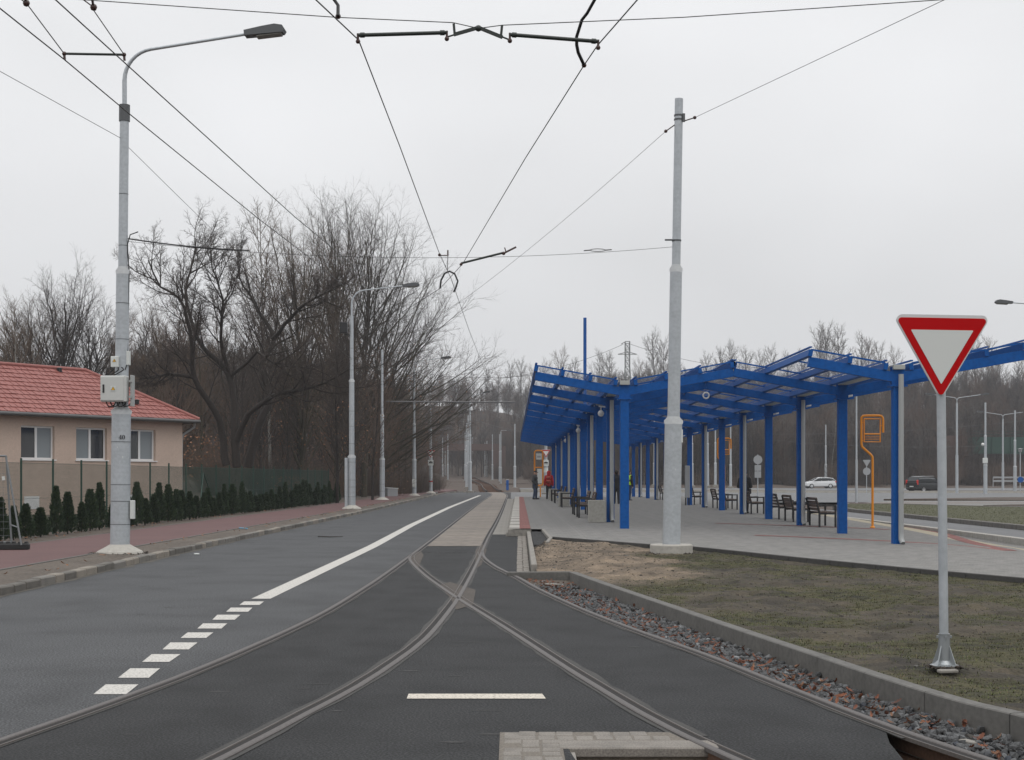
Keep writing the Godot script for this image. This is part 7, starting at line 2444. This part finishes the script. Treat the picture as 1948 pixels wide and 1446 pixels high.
func branch(tk: TB, cr: TB, pts: PackedVector3Array, r0: float, r1: float, lev: int, P: Dictionary) -> void:
	(tk if lev <= P.thick else cr).limb(pts, r0, r1, P.sides[lev])
	if lev >= P.n.size():
		if tips.size() < 60000: tips.append(pts[-1])
		return
	var m := pts.size() - 1
	var len := 0.0
	for k in m: len += pts[k].distance_to(pts[k + 1])
	var n: int = P.n[lev]
	var st: float = P.start[lev]
	var turn := rng.randf() * TAU
	for i in n:
		var t := lerpf(st, 0.99, (i + rng.randf()) / n)
		var f := t * m
		var k := mini(int(f), m - 1)
		var p := pts[k].lerp(pts[k + 1], f - k)
		var tg := (pts[k + 1] - pts[k]).normalized()
		turn += 2.4 + rr(-0.5, 0.5)
		var sd := tg.cross(Vector3.UP if absf(tg.y) < 0.95 else Vector3.RIGHT).normalized().rotated(tg, turn)
		var ang: float = P.ang[lev] * rr(0.7, 1.3)
		var d := (tg * cos(ang) + sd * sin(ang)).normalized()
		var L: float = (P.length[lev] if P.has("length") else len * P.ratio[lev]) * (1.0 - P.taper[lev] * (t - st) / (1.0 - st)) * rr(0.7, 1.2)
		if P.has("cap"): L = minf(L, P.cap[lev] * rr(0.7, 1.1))
		var r: float = minf(lerpf(r0, r1, t) * 0.8, P.rad[lev] * rr(0.8, 1.2))
		sprout(tk, cr, p, d, L, r, lev + 1, P)

func sprout(tk: TB, cr: TB, p: Vector3, d: Vector3, L: float, r: float, lev: int, P: Dictionary) -> void:
	var segs: int = P.segs[lev]
	var pts := PackedVector3Array([p])
	var w: float = P.wander[lev]
	for k in segs:
		d = (d + Vector3(rr(-w, w), rr(-w, w) + P.up[lev], rr(-w, w))).normalized()
		p += d * L / segs
		pts.append(p)
	branch(tk, cr, pts, r, r * P.tip[lev], lev, P)

const UPRIGHT := {"thick": 1, "sides": [8, 5, 3, 3, 3], "n": [24, 12, 7, 4], "start": [0.10, 0.12, 0.1, 0.1], "ang": [0.52, 0.46, 0.5, 0.55], "ratio": [0.62, 0.40, 0.46, 0.5], "taper": [0.72, 0.55, 0.4, 0.3], "rad": [0.062, 0.022, 0.010, 0.006], "segs": [12, 9, 6, 4, 2], "wander": [0.04, 0.09, 0.13, 0.17, 0.2], "up": [0.02, 0.085, 0.07, 0.06, 0.04], "tip": [0.10, 0.2, 0.35, 0.5, 0.7]}
const SPREAD := {"thick": 1, "sides": [8, 5, 3, 3, 3], "n": [22, 12, 7, 4], "start": [0.08, 0.15, 0.1, 0.1], "ang": [0.85, 0.5, 0.55, 0.6], "ratio": [0.74, 0.38, 0.46, 0.5], "taper": [0.55, 0.5, 0.4, 0.3], "rad": [0.068, 0.022, 0.010, 0.006], "segs": [10, 9, 6, 4, 2], "wander": [0.08, 0.10, 0.14, 0.18, 0.2], "up": [0.02, 0.05, 0.045, 0.03, 0.02], "tip": [0.12, 0.2, 0.35, 0.5, 0.7]}
const CROOKED := {"cap": [2.9, 1.6, 0.9, 0.5], "thick": 1, "sides": [8, 5, 3, 3, 3], "n": [16, 10, 7, 5], "start": [0.28, 0.12, 0.1, 0.1], "ang": [0.75, 0.7, 0.7, 0.75], "ratio": [0.40, 0.42, 0.46, 0.5], "taper": [0.2, 0.4, 0.35, 0.3], "rad": [0.04, 0.018, 0.009, 0.0055], "segs": [10, 8, 6, 4, 2], "wander": [0.1, 0.16, 0.2, 0.22, 0.24], "up": [0.0, 0.07, 0.05, 0.03, 0.0], "tip": [0.4, 0.25, 0.4, 0.5, 0.7]}
const SLENDER := {"thick": 0, "sides": [6, 4, 3, 3], "n": [24, 9, 6], "start": [0.18, 0.12, 0.1], "ang": [0.6, 0.55, 0.6], "ratio": [0.36, 0.42, 0.5], "taper": [0.6, 0.4, 0.3], "rad": [0.036, 0.017, 0.009], "segs": [8, 6, 4, 2], "wander": [0.06, 0.12, 0.18, 0.2], "up": [0.02, 0.09, 0.05, 0.03], "tip": [0.15, 0.35, 0.5, 0.7]}
const FARTREE := {"thick": 0, "sides": [5, 3, 3, 3], "n": [22, 10, 6], "start": [0.16, 0.12, 0.1], "ang": [0.6, 0.55, 0.6], "ratio": [0.40, 0.42, 0.5], "taper": [0.55, 0.4, 0.3], "rad": [0.05, 0.026, 0.017], "segs": [6, 4, 2, 1], "wander": [0.07, 0.14, 0.2, 0.2], "up": [0.02, 0.09, 0.05, 0.03], "tip": [0.2, 0.4, 0.5, 0.8]}

func tree_parts(o: Node3D, P: Dictionary, h: float, r: float, lean: Vector3, seed_: int, bark: String, twig: String, leaves := 0) -> void:
	rng.seed = seed_
	tips.clear()
	var tk := TB.new()
	var cr := TB.new()
	sprout(tk, cr, Vector3(0, -0.4, 0), (Vector3.UP + lean).normalized(), h, r, 0, P)
	put("trunk", tk.done(), M[bark], o)
	put("crown", cr.done(), M[twig], o)
	if leaves: tree_leaves(o, leaves, h * 0.55)

# a broad tree whose limbs end on a rounded crown of height h and half-width w, set off from the foot by off
func dome_tree(o: Node3D, h: float, w: float, r: float, off: Vector2, seed_: int, bark: String, twig: String, leaves: int) -> void:
	rng.seed = seed_
	tips.clear()
	var tk := TB.new()
	var cr := TB.new()
	var pts := PackedVector3Array()
	for k in 13:
		var t := k / 12.0
		pts.append(Vector3(off.x * 0.6 * t * t + rr(-0.06, 0.06) * minf(k, 3.0), -0.4 + t * h * 0.84, off.y * 0.6 * t * t + rr(-0.06, 0.06) * minf(k, 3.0)))
	branch(tk, cr, pts, r, r * 0.14, 0, TRUNK)
	var n := 42
	for i in n:
		var f := (i + rng.randf()) / n
		var t := lerpf(0.12, 0.80, f)
		var k := mini(int(t * 12), 11)
		var p := pts[k].lerp(pts[k + 1], t * 12 - k)
		var az := i * 2.4 + rr(-0.4, 0.4)
		var el := lerpf(-0.25, 1.25, clampf(f + rr(-0.28, 0.28), 0, 1))
		var out := Vector3(cos(az), 0, sin(az))
		var goal := Vector3(off.x, h * 0.52, off.y) + (out * w * cos(el) + Vector3.UP * h * 0.48 * sin(el)) * rr(0.82, 1.04)
		if goal.y < p.y + 0.6: goal.y = p.y + rr(0.4, 1.6)
		var mid := p.lerp(goal, 0.5) + out * w * rr(0.0, 0.16) - Vector3.UP * h * rr(0.0, 0.05)
		var limb := PackedVector3Array()
		for j in 10:
			var u := j / 9.0
			var q := p.lerp(mid, u).lerp(mid.lerp(goal, u), u)
			limb.append(q + Vector3(rr(-1, 1), rr(-1, 1), rr(-1, 1)) * 0.10 * sin(u * PI))
		var len := p.distance_to(goal)
		branch(tk, cr, limb, minf(0.03 + 0.0085 * len, r * 0.6 * (1.1 - t)), 0.009, 1, DOME)
	put("trunk", tk.done(), M[bark], o)
	put("crown", cr.done(), M[twig], o)
	if leaves: tree_leaves(o, leaves, h * 0.5)

const TRUNK := {"thick": 1, "sides": [9, 5, 3, 3, 3], "n": []}
const DOME := {"thick": 1, "sides": [9, 5, 3, 3, 3], "n": [0, 11, 6, 4], "start": [0.1, 0.12, 0.12, 0.1], "ang": [0.5, 0.62, 0.6, 0.6], "ratio": [0.5, 0.34, 0.46, 0.5], "taper": [0.5, 0.35, 0.35, 0.3], "rad": [0.06, 0.018, 0.0088, 0.0055], "segs": [12, 9, 5, 3, 2], "wander": [0.04, 0.09, 0.14, 0.18, 0.2], "up": [0.02, 0.06, 0.06, 0.05, 0.03], "tip": [0.10, 0.2, 0.35, 0.5, 0.7]}

func tree_leaves(o: Node3D, count: int, below: float) -> void:
	var mb := MB.new()
	var n := 0
	for k in count * 12:
		if n >= count: break
		var p := tips[rng.randi() % tips.size()]
		if p.y > below * rr(0.5, 1.1): continue
		n += 1
		var a := Vector3(rr(-1, 1), rr(-1, 0.2), rr(-1, 1)).normalized() * 0.09
		var b := a.cross(Vector3(rr(-1, 1), rr(-1, 1), rr(-1, 1))).normalized() * 0.035
		mb.quad(p, p + a * 0.5 + b, p + a, p + a * 0.5 - b)
	var l := put("dry_leaves", mb.done(), M.leaf_tan, o)
	l.set_meta("kind", "stuff")

func trees() -> void:
	# the crooked dark tree behind the fence, its stems and main limbs
	var base := Vector3(-12.4, 1.0, -72)
	var o := thing("crooked_tree", "dark many-stemmed tree with crooked limbs right of the house", "tree", base)
	var stems := [
		[0.197, 0.028, [Vector3(-13.989, 2.166, -72.000), Vector3(-14.220, 3.837, -72.000), Vector3(-14.473, 4.848, -71.600), Vector3(-15.316, 6.342, -71.000), Vector3(-15.355, 8.030, -70.600), Vector3(-15.488, 9.067, -70.400), Vector3(-15.825, 10.125, -70.000), Vector3(-16.679, 10.598, -69.600), Vector3(-17.102, 11.782, -69.200)]],
		[0.213, 0.024, [Vector3(-13.500, 2.037, -72.000), Vector3(-13.589, 4.359, -72.200), Vector3(-13.950, 6.578, -72.600), Vector3(-15.304, 8.040, -73.000), Vector3(-15.917, 9.113, -73.300), Vector3(-16.350, 10.905, -73.600), Vector3(-16.069, 12.409, -74.000), Vector3(-15.953, 13.578, -74.200)]],
		[0.115, 0.018, [Vector3(-14.001, 6.708, -72.600), Vector3(-14.271, 8.337, -72.000), Vector3(-14.141, 9.195, -71.600), Vector3(-14.011, 10.220, -71.200), Vector3(-14.251, 11.160, -71.000), Vector3(-14.413, 11.765, -70.800), Vector3(-14.503, 12.603, -70.500)]],
		[0.230, 0.024, [Vector3(-12.980, 2.040, -72.400), Vector3(-12.472, 4.115, -72.600), Vector3(-12.019, 5.511, -73.000), Vector3(-12.452, 7.157, -73.400), Vector3(-11.913, 8.506, -73.800), Vector3(-12.807, 9.970, -74.400), Vector3(-13.357, 10.870, -74.800), Vector3(-13.875, 11.752, -75.000), Vector3(-14.057, 13.099, -75.400)]],
		[0.123, 0.020, [Vector3(-11.966, 8.506, -73.800), Vector3(-10.976, 9.500, -73.000), Vector3(-10.423, 9.949, -72.600), Vector3(-9.902, 10.238, -72.200), Vector3(-9.026, 10.601, -71.800), Vector3(-8.274, 10.972, -71.500)]],
		[0.164, 0.020, [Vector3(-13.449, 3.323, -72.000), Vector3(-12.837, 4.617, -71.600), Vector3(-11.461, 5.530, -71.000), Vector3(-10.474, 5.704, -70.500), Vector3(-9.425, 5.850, -70.000), Vector3(-8.278, 6.284, -69.400), Vector3(-7.541, 6.701, -69.000)]],
		[0.098, 0.014, [Vector3(-15.417, 6.393, -71.000), Vector3(-15.986, 6.492, -70.600), Vector3(-16.497, 6.489, -70.200), Vector3(-17.051, 6.262, -69.800), Vector3(-17.598, 6.185, -69.400)]],
		[0.082, 0.012, [Vector3(-13.924, 6.501, -72.600), Vector3(-12.960, 7.180, -72.000), Vector3(-12.377, 7.660, -71.600), Vector3(-11.512, 7.103, -71.000), Vector3(-10.424, 6.913, -70.500), Vector3(-9.350, 6.675, -70.000), Vector3(-8.625, 6.386, -69.800)]]]
	var tk := TB.new()
	var cr := TB.new()
	rng.seed = 11
	for s in stems:
		var pts := PackedVector3Array()
		for p in curve(s[2].map(func(q): return q - base), 0.5): pts.append(p + Vector3(rr(-0.04, 0.04), rr(-0.03, 0.03), rr(-0.04, 0.04)))
		branch(tk, cr, pts, s[0], s[1], 0, CROOKED)
	put("trunk", tk.done(), M.bark, o)
	put("crown", cr.done(), M.twig_dark, o)
	# the big group beside the path, and those over the house
	for e in [
		["broad bare tree just right of the crooked tree, with olive bark", Vector3(-14.070, 1.740, -98.000), 19.6, 4.6, 0.2, Vector2(-0.6, 0), 21, "bark_olive", "twig_brown", 300],
		["tallest broad bare tree in the group behind the mast with the speaker", Vector3(-12.406, 1.749, -104.000), 22.4, 5.8, 0.23, Vector2(-0.2, 0), 22, "bark_olive", "twig_dark", 600],
		["broad bare tree with many steep limbs, behind the second mast on the path", Vector3(-10.877, 1.754, -108.000), 23.0, 5.8, 0.23, Vector2(0.5, 0), 23, "bark_olive", "twig_dark", 600],
		["wide bare tree whose long branches reach right towards the tracks", Vector3(-10.854, 1.683, -116.000), 18.0, 8.0, 0.22, Vector2(2.2, 0), 24, "bark_olive", "twig_dark", 500],
		["lower bushy bare tree between the path masts and the utility box", Vector3(-10.926, 1.691, -128.000), 13.0, 6.4, 0.18, Vector2(1.2, 0), 33, "bark_olive", "twig_brown", 500],
		["round-headed bare tree left of the crooked tree, behind the numbered mast", Vector3(-22.960, 1.985, -98.000), 13.6, 4.2, 0.16, Vector2(0.0, 0), 26, "bark", "twig_brown", 200],
		["bare tree over the house ridge, close beside the numbered mast", Vector3(-29.640, 2.231, -104.000), 14.6, 3.8, 0.18, Vector2(0.4, 0), 27, "bark", "twig_dark", 0],
		["tallest and broadest of the bare trees over the house roof", Vector3(-32.254, 2.244, -106.000), 17.0, 4.4, 0.2, Vector2(0.2, 0), 28, "bark", "twig_dark", 0],
		["bare tree over the house roof, between the tallest one and the left edge", Vector3(-33.874, 2.231, -104.000), 14.6, 4.2, 0.19, Vector2(-0.4, 0), 30, "bark", "twig_brown", 0],
		["low bare tree at the left edge above the house roof", Vector3(-35.773, 2.219, -102.000), 11.6, 4.0, 0.16, Vector2(-0.2, 0), 31, "bark", "twig_brown", 0]]:
		var t := thing("bare_tree", e[0], "tree", Vector3(e[1].x, maxf(0.1, land(e[1].x, -e[1].z)), e[1].z), 0.0, "bare trees left of the tracks")
		dome_tree(t, e[2] - maxf(0.1, land(e[1].x, -e[1].z)), e[3], e[4], e[5], e[6], e[7], e[8], e[9])
	var bt := thing("birch_tree", "slim pale birch standing tall behind the crooked tree", "tree", Vector3(-16.0, land(-16.0, 97), -97))
	tree_parts(bt, SLENDER, 18.2, 0.13, Vector3.ZERO, 25, "birch_bark", "twig_brown", 0)
	# slender trees of the wood between
	var slim := []
	for k in 4:
		var t := Node3D.new()
		t.name = "slender_tree"
		tree_parts(t, SLENDER, 10.0, 0.10, Vector3(rr(-0.08, 0.08), 0, 0), 40 + k, ["bark", "bark_olive", "bark", "birch_bark"][k], ["twig_dark", "twig_brown", "twig_far_red", "twig_brown"][k], 120 if k < 2 else 0)
		slim.append(t)
	rng.seed = 77
	var made := 0
	while made < 130:
		var z := rr(82, 165)
		var u := rr(240, 880) if made > 14 else rr(-10, 240)
		var x := (u - 974.0) * z / 2800.0
		if x > -9.0 + (z - 82) * 0.025: continue
		var kind := 3 if rng.randf() < 0.1 else rng.randi() % 3
		var t := copy(slim[kind], Vector3(x, land(x, z), -z), rr(0, TAU), "", "slender_tree")
		t.scale = Vector3.ONE * rr(0.62, 1.12) * (1.0 if u < 800 else 0.8)
		tag(t, ["slender dark bare tree in the wood behind the fence", "slender olive-barked bare tree in the wood behind the fence", "slender reddish bare tree in the wood behind the fence", "slender white-barked birch in the wood behind the fence"][kind], "tree", ["slender dark trees", "slender olive trees", "slender reddish trees", "slender birches"][kind])
		made += 1
	for t in slim: t.free()
	# the wooded hill
	var fars := []
	for k in 7:
		var t := Node3D.new()
		t.name = "hill_tree"
		tree_parts(t, FARTREE, 12.0, 0.16, Vector3(rr(-0.05, 0.05), 0, 0), 60 + k, "birch_far" if k == 6 else "bark", ["twig_far", "twig_far_dark", "twig_far_red", "twig_far_grey", "twig_far_red", "twig_far_dark", "twig_far_grey"][k])
		fars.append(t)
	rng.seed = 99
	var line := [[925, 703], [948, 712], [968, 694], [990, 688], [1012, 702], [1040, 690], [1066, 674], [1098, 690], [1135, 672], [1163, 678], [1215, 690], [1250, 636], [1264, 650], [1290, 680], [1345, 676], [1368, 668], [1388, 656], [1412, 668], [1440, 674], [1468, 664], [1492, 676], [1520, 672], [1556, 630], [1578, 624], [1602, 630], [1632, 642], [1652, 652], [1678, 660], [1702, 668], [1838, 652], [1856, 640], [1880, 650], [1905, 672], [1932, 680], [855, 716], [880, 722], [902, 716]]
	var count := {}
	line.sort_custom(func(a, b): return a[0] < b[0])
	for e in line:
		var z := rr(330, 350) if e[0] > 1050 else rr(440, 470)
		var x: float = (e[0] - 974.0) * z / 2800.0
		var top: float = 1.6 + (907.0 - e[1]) * z / 2800.0
		var g := land(x, z)
		var t := copy(fars[[0, 3, 4][rng.randi() % 3]], Vector3(x, g, -z), rr(0, TAU), "", "hill_tree")
		var s := (top - g) / 12.3
		t.scale = Vector3(s * rr(0.75, 1.0), s, s * rr(0.75, 1.0))
		var where: Array = [[930, "over the railway bridge"], [1050, "left of the shelter roof"], [1113, "between the roof's edge and the blue mast"], [1193, "between the blue mast and the pylon"], [1300, "between the pylon and the island mast"], [1555, "over the roof ridge"], [1710, "left of the yield sign"], [2000, "right of the yield sign"]].filter(func(w): return e[0] < w[0])[0]
		count[where[1]] = count.get(where[1], 0) + 1
		tag(t, "%s bare skyline tree from the left %s" % [["first", "second", "third", "fourth", "fifth", "sixth", "seventh", "eighth", "ninth"][count[where[1]] - 1], where[1]], "tree", "skyline trees on the hill")
	var spots := [[], [], [], [], [], [], []]
	var n := 0
	while n < 3000:
		var z := 222.0 + 150.0 * pow(rng.randf(), 1.5)
		var x := rr(-90, 150) * (z / 330.0)
		if n >= 2200:
			z = rr(345, 490)
			x = rr(-90, 60)
		var open := sstep(9.0, 26.0, absf(x - (-2.0 - (z - 150.0) * 0.045)))
		if rng.randf() > open and z < 352: continue
		if x > 58 and z < 240: continue
		var s := rr(0.6, 1.0) * (0.92 if n < 2200 else 0.85)
		spots[rng.randi() % 7 if rng.randf() < 0.5 else rng.randi() % 6].append(Transform3D(Basis(Vector3.UP, rr(0, TAU)).scaled(Vector3(s * 0.95, s, s * 0.95)), Vector3(x, land(x, z) - 0.1, -z)))
		n += 1
	for e in [[1.5, 4.0, 314.0], [-27.0, -18.5, 316.0], [44.0, 70.0, 216.0], [58.0, 71.0, 222.0], [50.0, 70.0, 236.0], [-3.0, 9.0, 350.0], [-2.0, 9.0, 372.0], [3.0, 12.0, 300.0]]:
		for k in 12:
			var z: float = e[2] + rr(0, 12)
			var x := rr(e[0], e[1])
			var s := rr(0.5, 0.85)
			spots[rng.randi() % 7 if rng.randf() < 0.5 else rng.randi() % 6].append(Transform3D(Basis(Vector3.UP, rr(0, TAU)).scaled(Vector3(s, s, s)), Vector3(x, land(x, z) - 0.1, -z)))
	var wood := thing("hillside_wood", "brown leafless wood covering the hill behind the tracks and the bus lane", "wood")
	for k in 7:
		for part in fars[k].get_children():
			scatter("far_" + str(part.name), part.mesh, part.material_override, spots[k], [], wood)
	wood.set_meta("kind", "stuff")
	# brush at the foot of the trees
	rng.seed = 123
	var bush := TB.new()
	for k in 60:
		var a := rr(0, TAU)
		var tilt := rr(0.1, 0.8)
		var P := {"thick": 9, "sides": [3, 3], "n": [5], "start": [0.3], "ang": [0.5], "ratio": [0.4], "taper": [0.4], "rad": [0.008], "segs": [4, 2], "wander": [0.12, 0.2], "up": [0.05, 0.03], "tip": [0.4, 0.6]}
		sprout(bush, bush, Vector3(rr(-0.6, 0.6), 0, rr(-0.6, 0.6)), Vector3(cos(a) * sin(tilt), cos(tilt), sin(a) * sin(tilt)), rr(1.2, 3.0), rr(0.010, 0.02), 0, P)
	var mesh := bush.done()
	for set_ in [["undergrowth", "twig_brown", 0], ["undergrowth", "twig_dark", 1], ["undergrowth", "twig_far_red", 2]]:
		var where := []
		while where.size() < 600:
			var near := rng.randf() < 0.3
			var z := rr(74, 170) if near else rr(214, 345)
			var x := rr(-40, -7.5) if near else rr(-75, 150)
			if near and (x > lerpf(-12.5, -7.8, clampf((z - 74) / 60.0, 0, 1)) or (x < -13 and z < 80)): continue
			if not near and absf(x - (-2.0 - (z - 150.0) * 0.045)) < 9.0: continue
			if not near and x > 58 and z < 238: continue
			where.append(Transform3D(Basis(Vector3.UP, rr(0, TAU)).scaled(Vector3.ONE * rr(0.5, 1.15) * (1.0 if near else 1.3)), Vector3(x, land(x, z) - 0.05, -z)))
		for k in 45:
			var z := rr(210, 228)
			var x := rr(40, 110) if k < 30 else rr(-26, 8)
			if k >= 30: z = rr(300, 328)
			if k >= 30 and x > -17.0 and x < -3.5: continue
			where.append(Transform3D(Basis(Vector3.UP, rr(0, TAU)).scaled(Vector3.ONE * rr(0.9, 1.6)), Vector3(x, land(x, z) - 0.05, -z)))
		scatter(set_[0], mesh, M[set_[1]], where, [])
	var lb := MB.new()
	for k in 260:
		var p := Vector3(rng.randfn(0, 0.55), rr(0.1, 1.9), rng.randfn(0, 0.55))
		var a := Vector3(rr(-1, 1), rr(-1, 0.3), rr(-1, 1)).normalized() * 0.1
		var b := a.cross(Vector3(rr(-1, 1), rr(-1, 1), rr(-1, 1))).normalized() * 0.04
		lb.quad(p, p + a * 0.5 + b, p + a, p + a * 0.5 - b)
	var lw := []
	for k in 70:
		var z := rr(76, 150)
		var x := rr(-34, -9.5)
		if x > lerpf(-12.8, -9.0, clampf((z - 76) / 60.0, 0, 1)): continue
		lw.append(Transform3D(Basis(Vector3.UP, rr(0, TAU)).scaled(Vector3.ONE * rr(0.6, 1.4)), Vector3(x, land(x, z) + rr(0, 0.8), -z)))
	scatter("dead_leaves", lb.done(), M.leaf_tan, lw, [])
	for t in fars: t.free()

# ------------------------------------------------------------------ bridges, pylon
func far_things() -> void:
	var o := thing("railway_bridge", "dark brown railway bridge over the tracks at the foot of the hill", "bridge")
	var mb := MB.new()
	mb.box(Vector3(-10.3, 8.2, -332), Vector3(15, 1.5, 5.0))
	put("girder", mb.done(), M.bridge_brown, o)
	mb = MB.new()
	for x in [-17.5, -2.9]: mb.box(Vector3(x, 4.5, -332), Vector3(3.0, 8.0, 6.0))
	put("abutment", mb.done(), M.bridge_brown, o)
	mb = MB.new()
	for k in 16: mb.bar(Vector3(-17.8 + k, 8.9, -329.6), Vector3(-17.8 + k, 10.0, -329.6), 0.06, 0.06)
	mb.bar(Vector3(-17.8, 10.0, -329.6), Vector3(-2.8, 10.0, -329.6), 0.06, 0.06)
	put("railing", mb.done(), M.bridge_brown, o)
	o = thing("green_bridge", "dark green girder bridge at the right behind the street lamps", "bridge")
	mb = MB.new()
	mb.box(Vector3(95, 6.5, -232), Vector3(48, 2.6, 4.0))
	for k in 16: mb.bar(Vector3(72 + k * 3.0, 5.3, -229.9), Vector3(72 + k * 3.0, 7.8, -229.9), 0.15, 0.2)
	put("girder", mb.done(), M.bridge_green, o)
	mb = MB.new()
	for y in [8.2, 8.7]: mb.bar(Vector3(71, y, -230.1), Vector3(119, y, -230.1), 0.06, 0.06)
	for k in 17: mb.bar(Vector3(71 + k * 3.0, 7.8, -230.1), Vector3(71 + k * 3.0, 8.7, -230.1), 0.06, 0.06)
	put("railing", mb.done(), M.bridge_green, o)
	mb = MB.new()
	mb.box(Vector3(68.5, 4.0, -233), Vector3(5.0, 8.0, 7.0))
	put("abutment", mb.done(), M.bridge_brown, o)
	o = thing("power_pylon", "steel lattice pylon rising behind the shelter roof", "pylon", Vector3(18.2, 0.5, -232))
	var hw := func(y: float) -> float: return lerpf(1.25, 0.36, clampf(y / 18.5, 0, 1))
	mb = MB.new()
	for sx in [-1.0, 1.0]:
		for sz in [-1.0, 1.0]:
			mb.tube([Vector3(sx * 1.25, 0, sz * 1.25), Vector3(sx * 0.36, 18.5, sz * 0.36), Vector3(sx * 0.36, 22.4, sz * 0.36)], [0.07], 5)
	put("leg", mb.done(), M.pylon_steel, o)
	mb = MB.new()
	var y := 0.0
	while y < 22.0:
		var st := maxf(0.9, hw.call(y) * 1.7)
		var y2 := minf(y + st, 22.4)
		for f in 4:
			var q := Basis(Vector3.UP, f * PI / 2)
			var a: float = hw.call(y)
			var b: float = hw.call(y2)
			mb.tube([q * Vector3(-a, y, a), q * Vector3(b, y2, b)], [0.035], 4)
			mb.tube([q * Vector3(a, y, a), q * Vector3(-b, y2, b)], [0.035], 4)
			mb.tube([q * Vector3(-b, y2, b), q * Vector3(b, y2, b)], [0.03], 4)
		y = y2
	put("lattice", mb.done(), M.pylon_steel, o)
	mb = MB.new()
	mb.tube([Vector3(-1.0, 22.0, 0), Vector3(-0.3, 22.4, 0.3), Vector3(0.4, 22.4, 0.3)], [0.06], 4)
	mb.tube([Vector3(-1.5, 20.4, 0), Vector3(0, 20.75, 0.36), Vector3(1.5, 20.4, 0)], [0.06], 4)
	mb.tube([Vector3(-1.5, 20.4, 0), Vector3(0, 20.35, 0.36), Vector3(1.5, 20.4, 0)], [0.05], 4)
	put("cross_arm", mb.done(), M.pylon_steel, o)
	# a short guard rail by the green bridge
	o = thing("guard_rail", "steel guard rail below the green bridge", "guard rail", Vector3(68, 0.3, -208))
	mb = MB.new()
	for k in 2: mb.bar(Vector3(0, 0.7 + k * 0.5, 0), Vector3(40, 0.7 + k * 0.5, 4), 0.06, 0.25)
	for k in 14: mb.bar(Vector3(k * 3.0, -0.4, k * 0.3), Vector3(k * 3.0, 1.2, k * 0.3), 0.1, 0.1)
	put("rail", mb.done(), M.sign_back, o)

func litter() -> void:
	var mb := MB.new()
	mb.box(Vector3.ZERO, Vector3(0.24, 0.03, 0.12), Basis(Vector3.UP, 0.3) * Basis(Vector3.FORWARD, 0.1), 0.008)
	tag(put("plastic_scrap", mb.done(), M.pale_blue, self, Vector3(-7.639, 0.135, -41.857)), "small pale blue plastic scrap lying on the soil verge by the kerb", "litter")
	mb = MB.new()
	mb.tube([Vector3(-5.163, 0.012, -39.175), Vector3(-4.774, 0.020, -38.638), Vector3(-4.485, 0.012, -39.004)], [0.012, 0.014, 0.008], 6)
	tag(put("fallen_twig", mb.done(), M.bark), "thin dark twig lying on the carriageway left of the white line", "twig")
	mb = MB.new()
	mb.box(Vector3.ZERO, Vector3(0.1, 0.03, 0.07), Basis(Vector3.UP, 0.6), 0.008)
	tag(put("paper_scrap", mb.done(), M.white_sign, self, Vector3(-6.449, 0.020, -30.095)), "crumpled white scrap at the foot of the left kerb", "litter")

func post_feet() -> void:
	var where := []
	var cols := []
	for e in [[Vector3(3.416, 0.100, -11.634), 0.1, 70], [Vector3(3.093, 0.120, -28.579), 0.42, 110], [Vector3(-7.614, 0.120, -28.579), 0.44, 120]]:
		for k in int(e[2]):
			var a := rr(0, TAU)
			var d: float = e[1] * rr(0.95, 1.35)
			var s := rr(0.008, 0.028)
			where.append(Transform3D(Basis.from_euler(Vector3(rr(0, TAU), rr(0, TAU), 0)).scaled(Vector3(s, s * 0.7, s)), Vector3(e[0].x + cos(a) * d, e[0].y - 0.01 + rr(0, 0.02), e[0].z + sin(a) * d)))
			cols.append(Color(0.7, 0.55, 0.42) * rr(0.5, 1.4))
	scatter("loose_soil", rock(2), M.stone, where, cols)

func _ready() -> void:
	rng.seed = 5
	bumps.seed = 3
	bumps.frequency = 0.12
	bumps.fractal_octaves = 3
	camera_and_light()
	materials()
	more_materials()
	last_materials()
	grainy("bin_concrete", srgb(0.33, 0.32, 0.29), 0.85, 1.1, 1.3, 0.85, 0.02, 4)
	plain("steel_pale", srgb(0.33, 0.34, 0.34), 0.45, 0.3)
	plain("pale_blue", srgb(0.12, 0.3, 0.45), 0.5)
	plain("birch_far", srgb(0.26, 0.25, 0.23), 0.8)
	plain("pylon_steel", srgb(0.20, 0.21, 0.21), 0.6, 0.2)
	var steps := [ground, post_feet, house, fence, trees, far_things, poles, shelter, furniture, signs, people, cars, wires, litter]
	for s in steps:
		var t := Time.get_ticks_msec()
		rng.seed = 1000 + steps.find(s)
		s.call()
		print(s.get_method(), " ", Time.get_ticks_msec() - t)
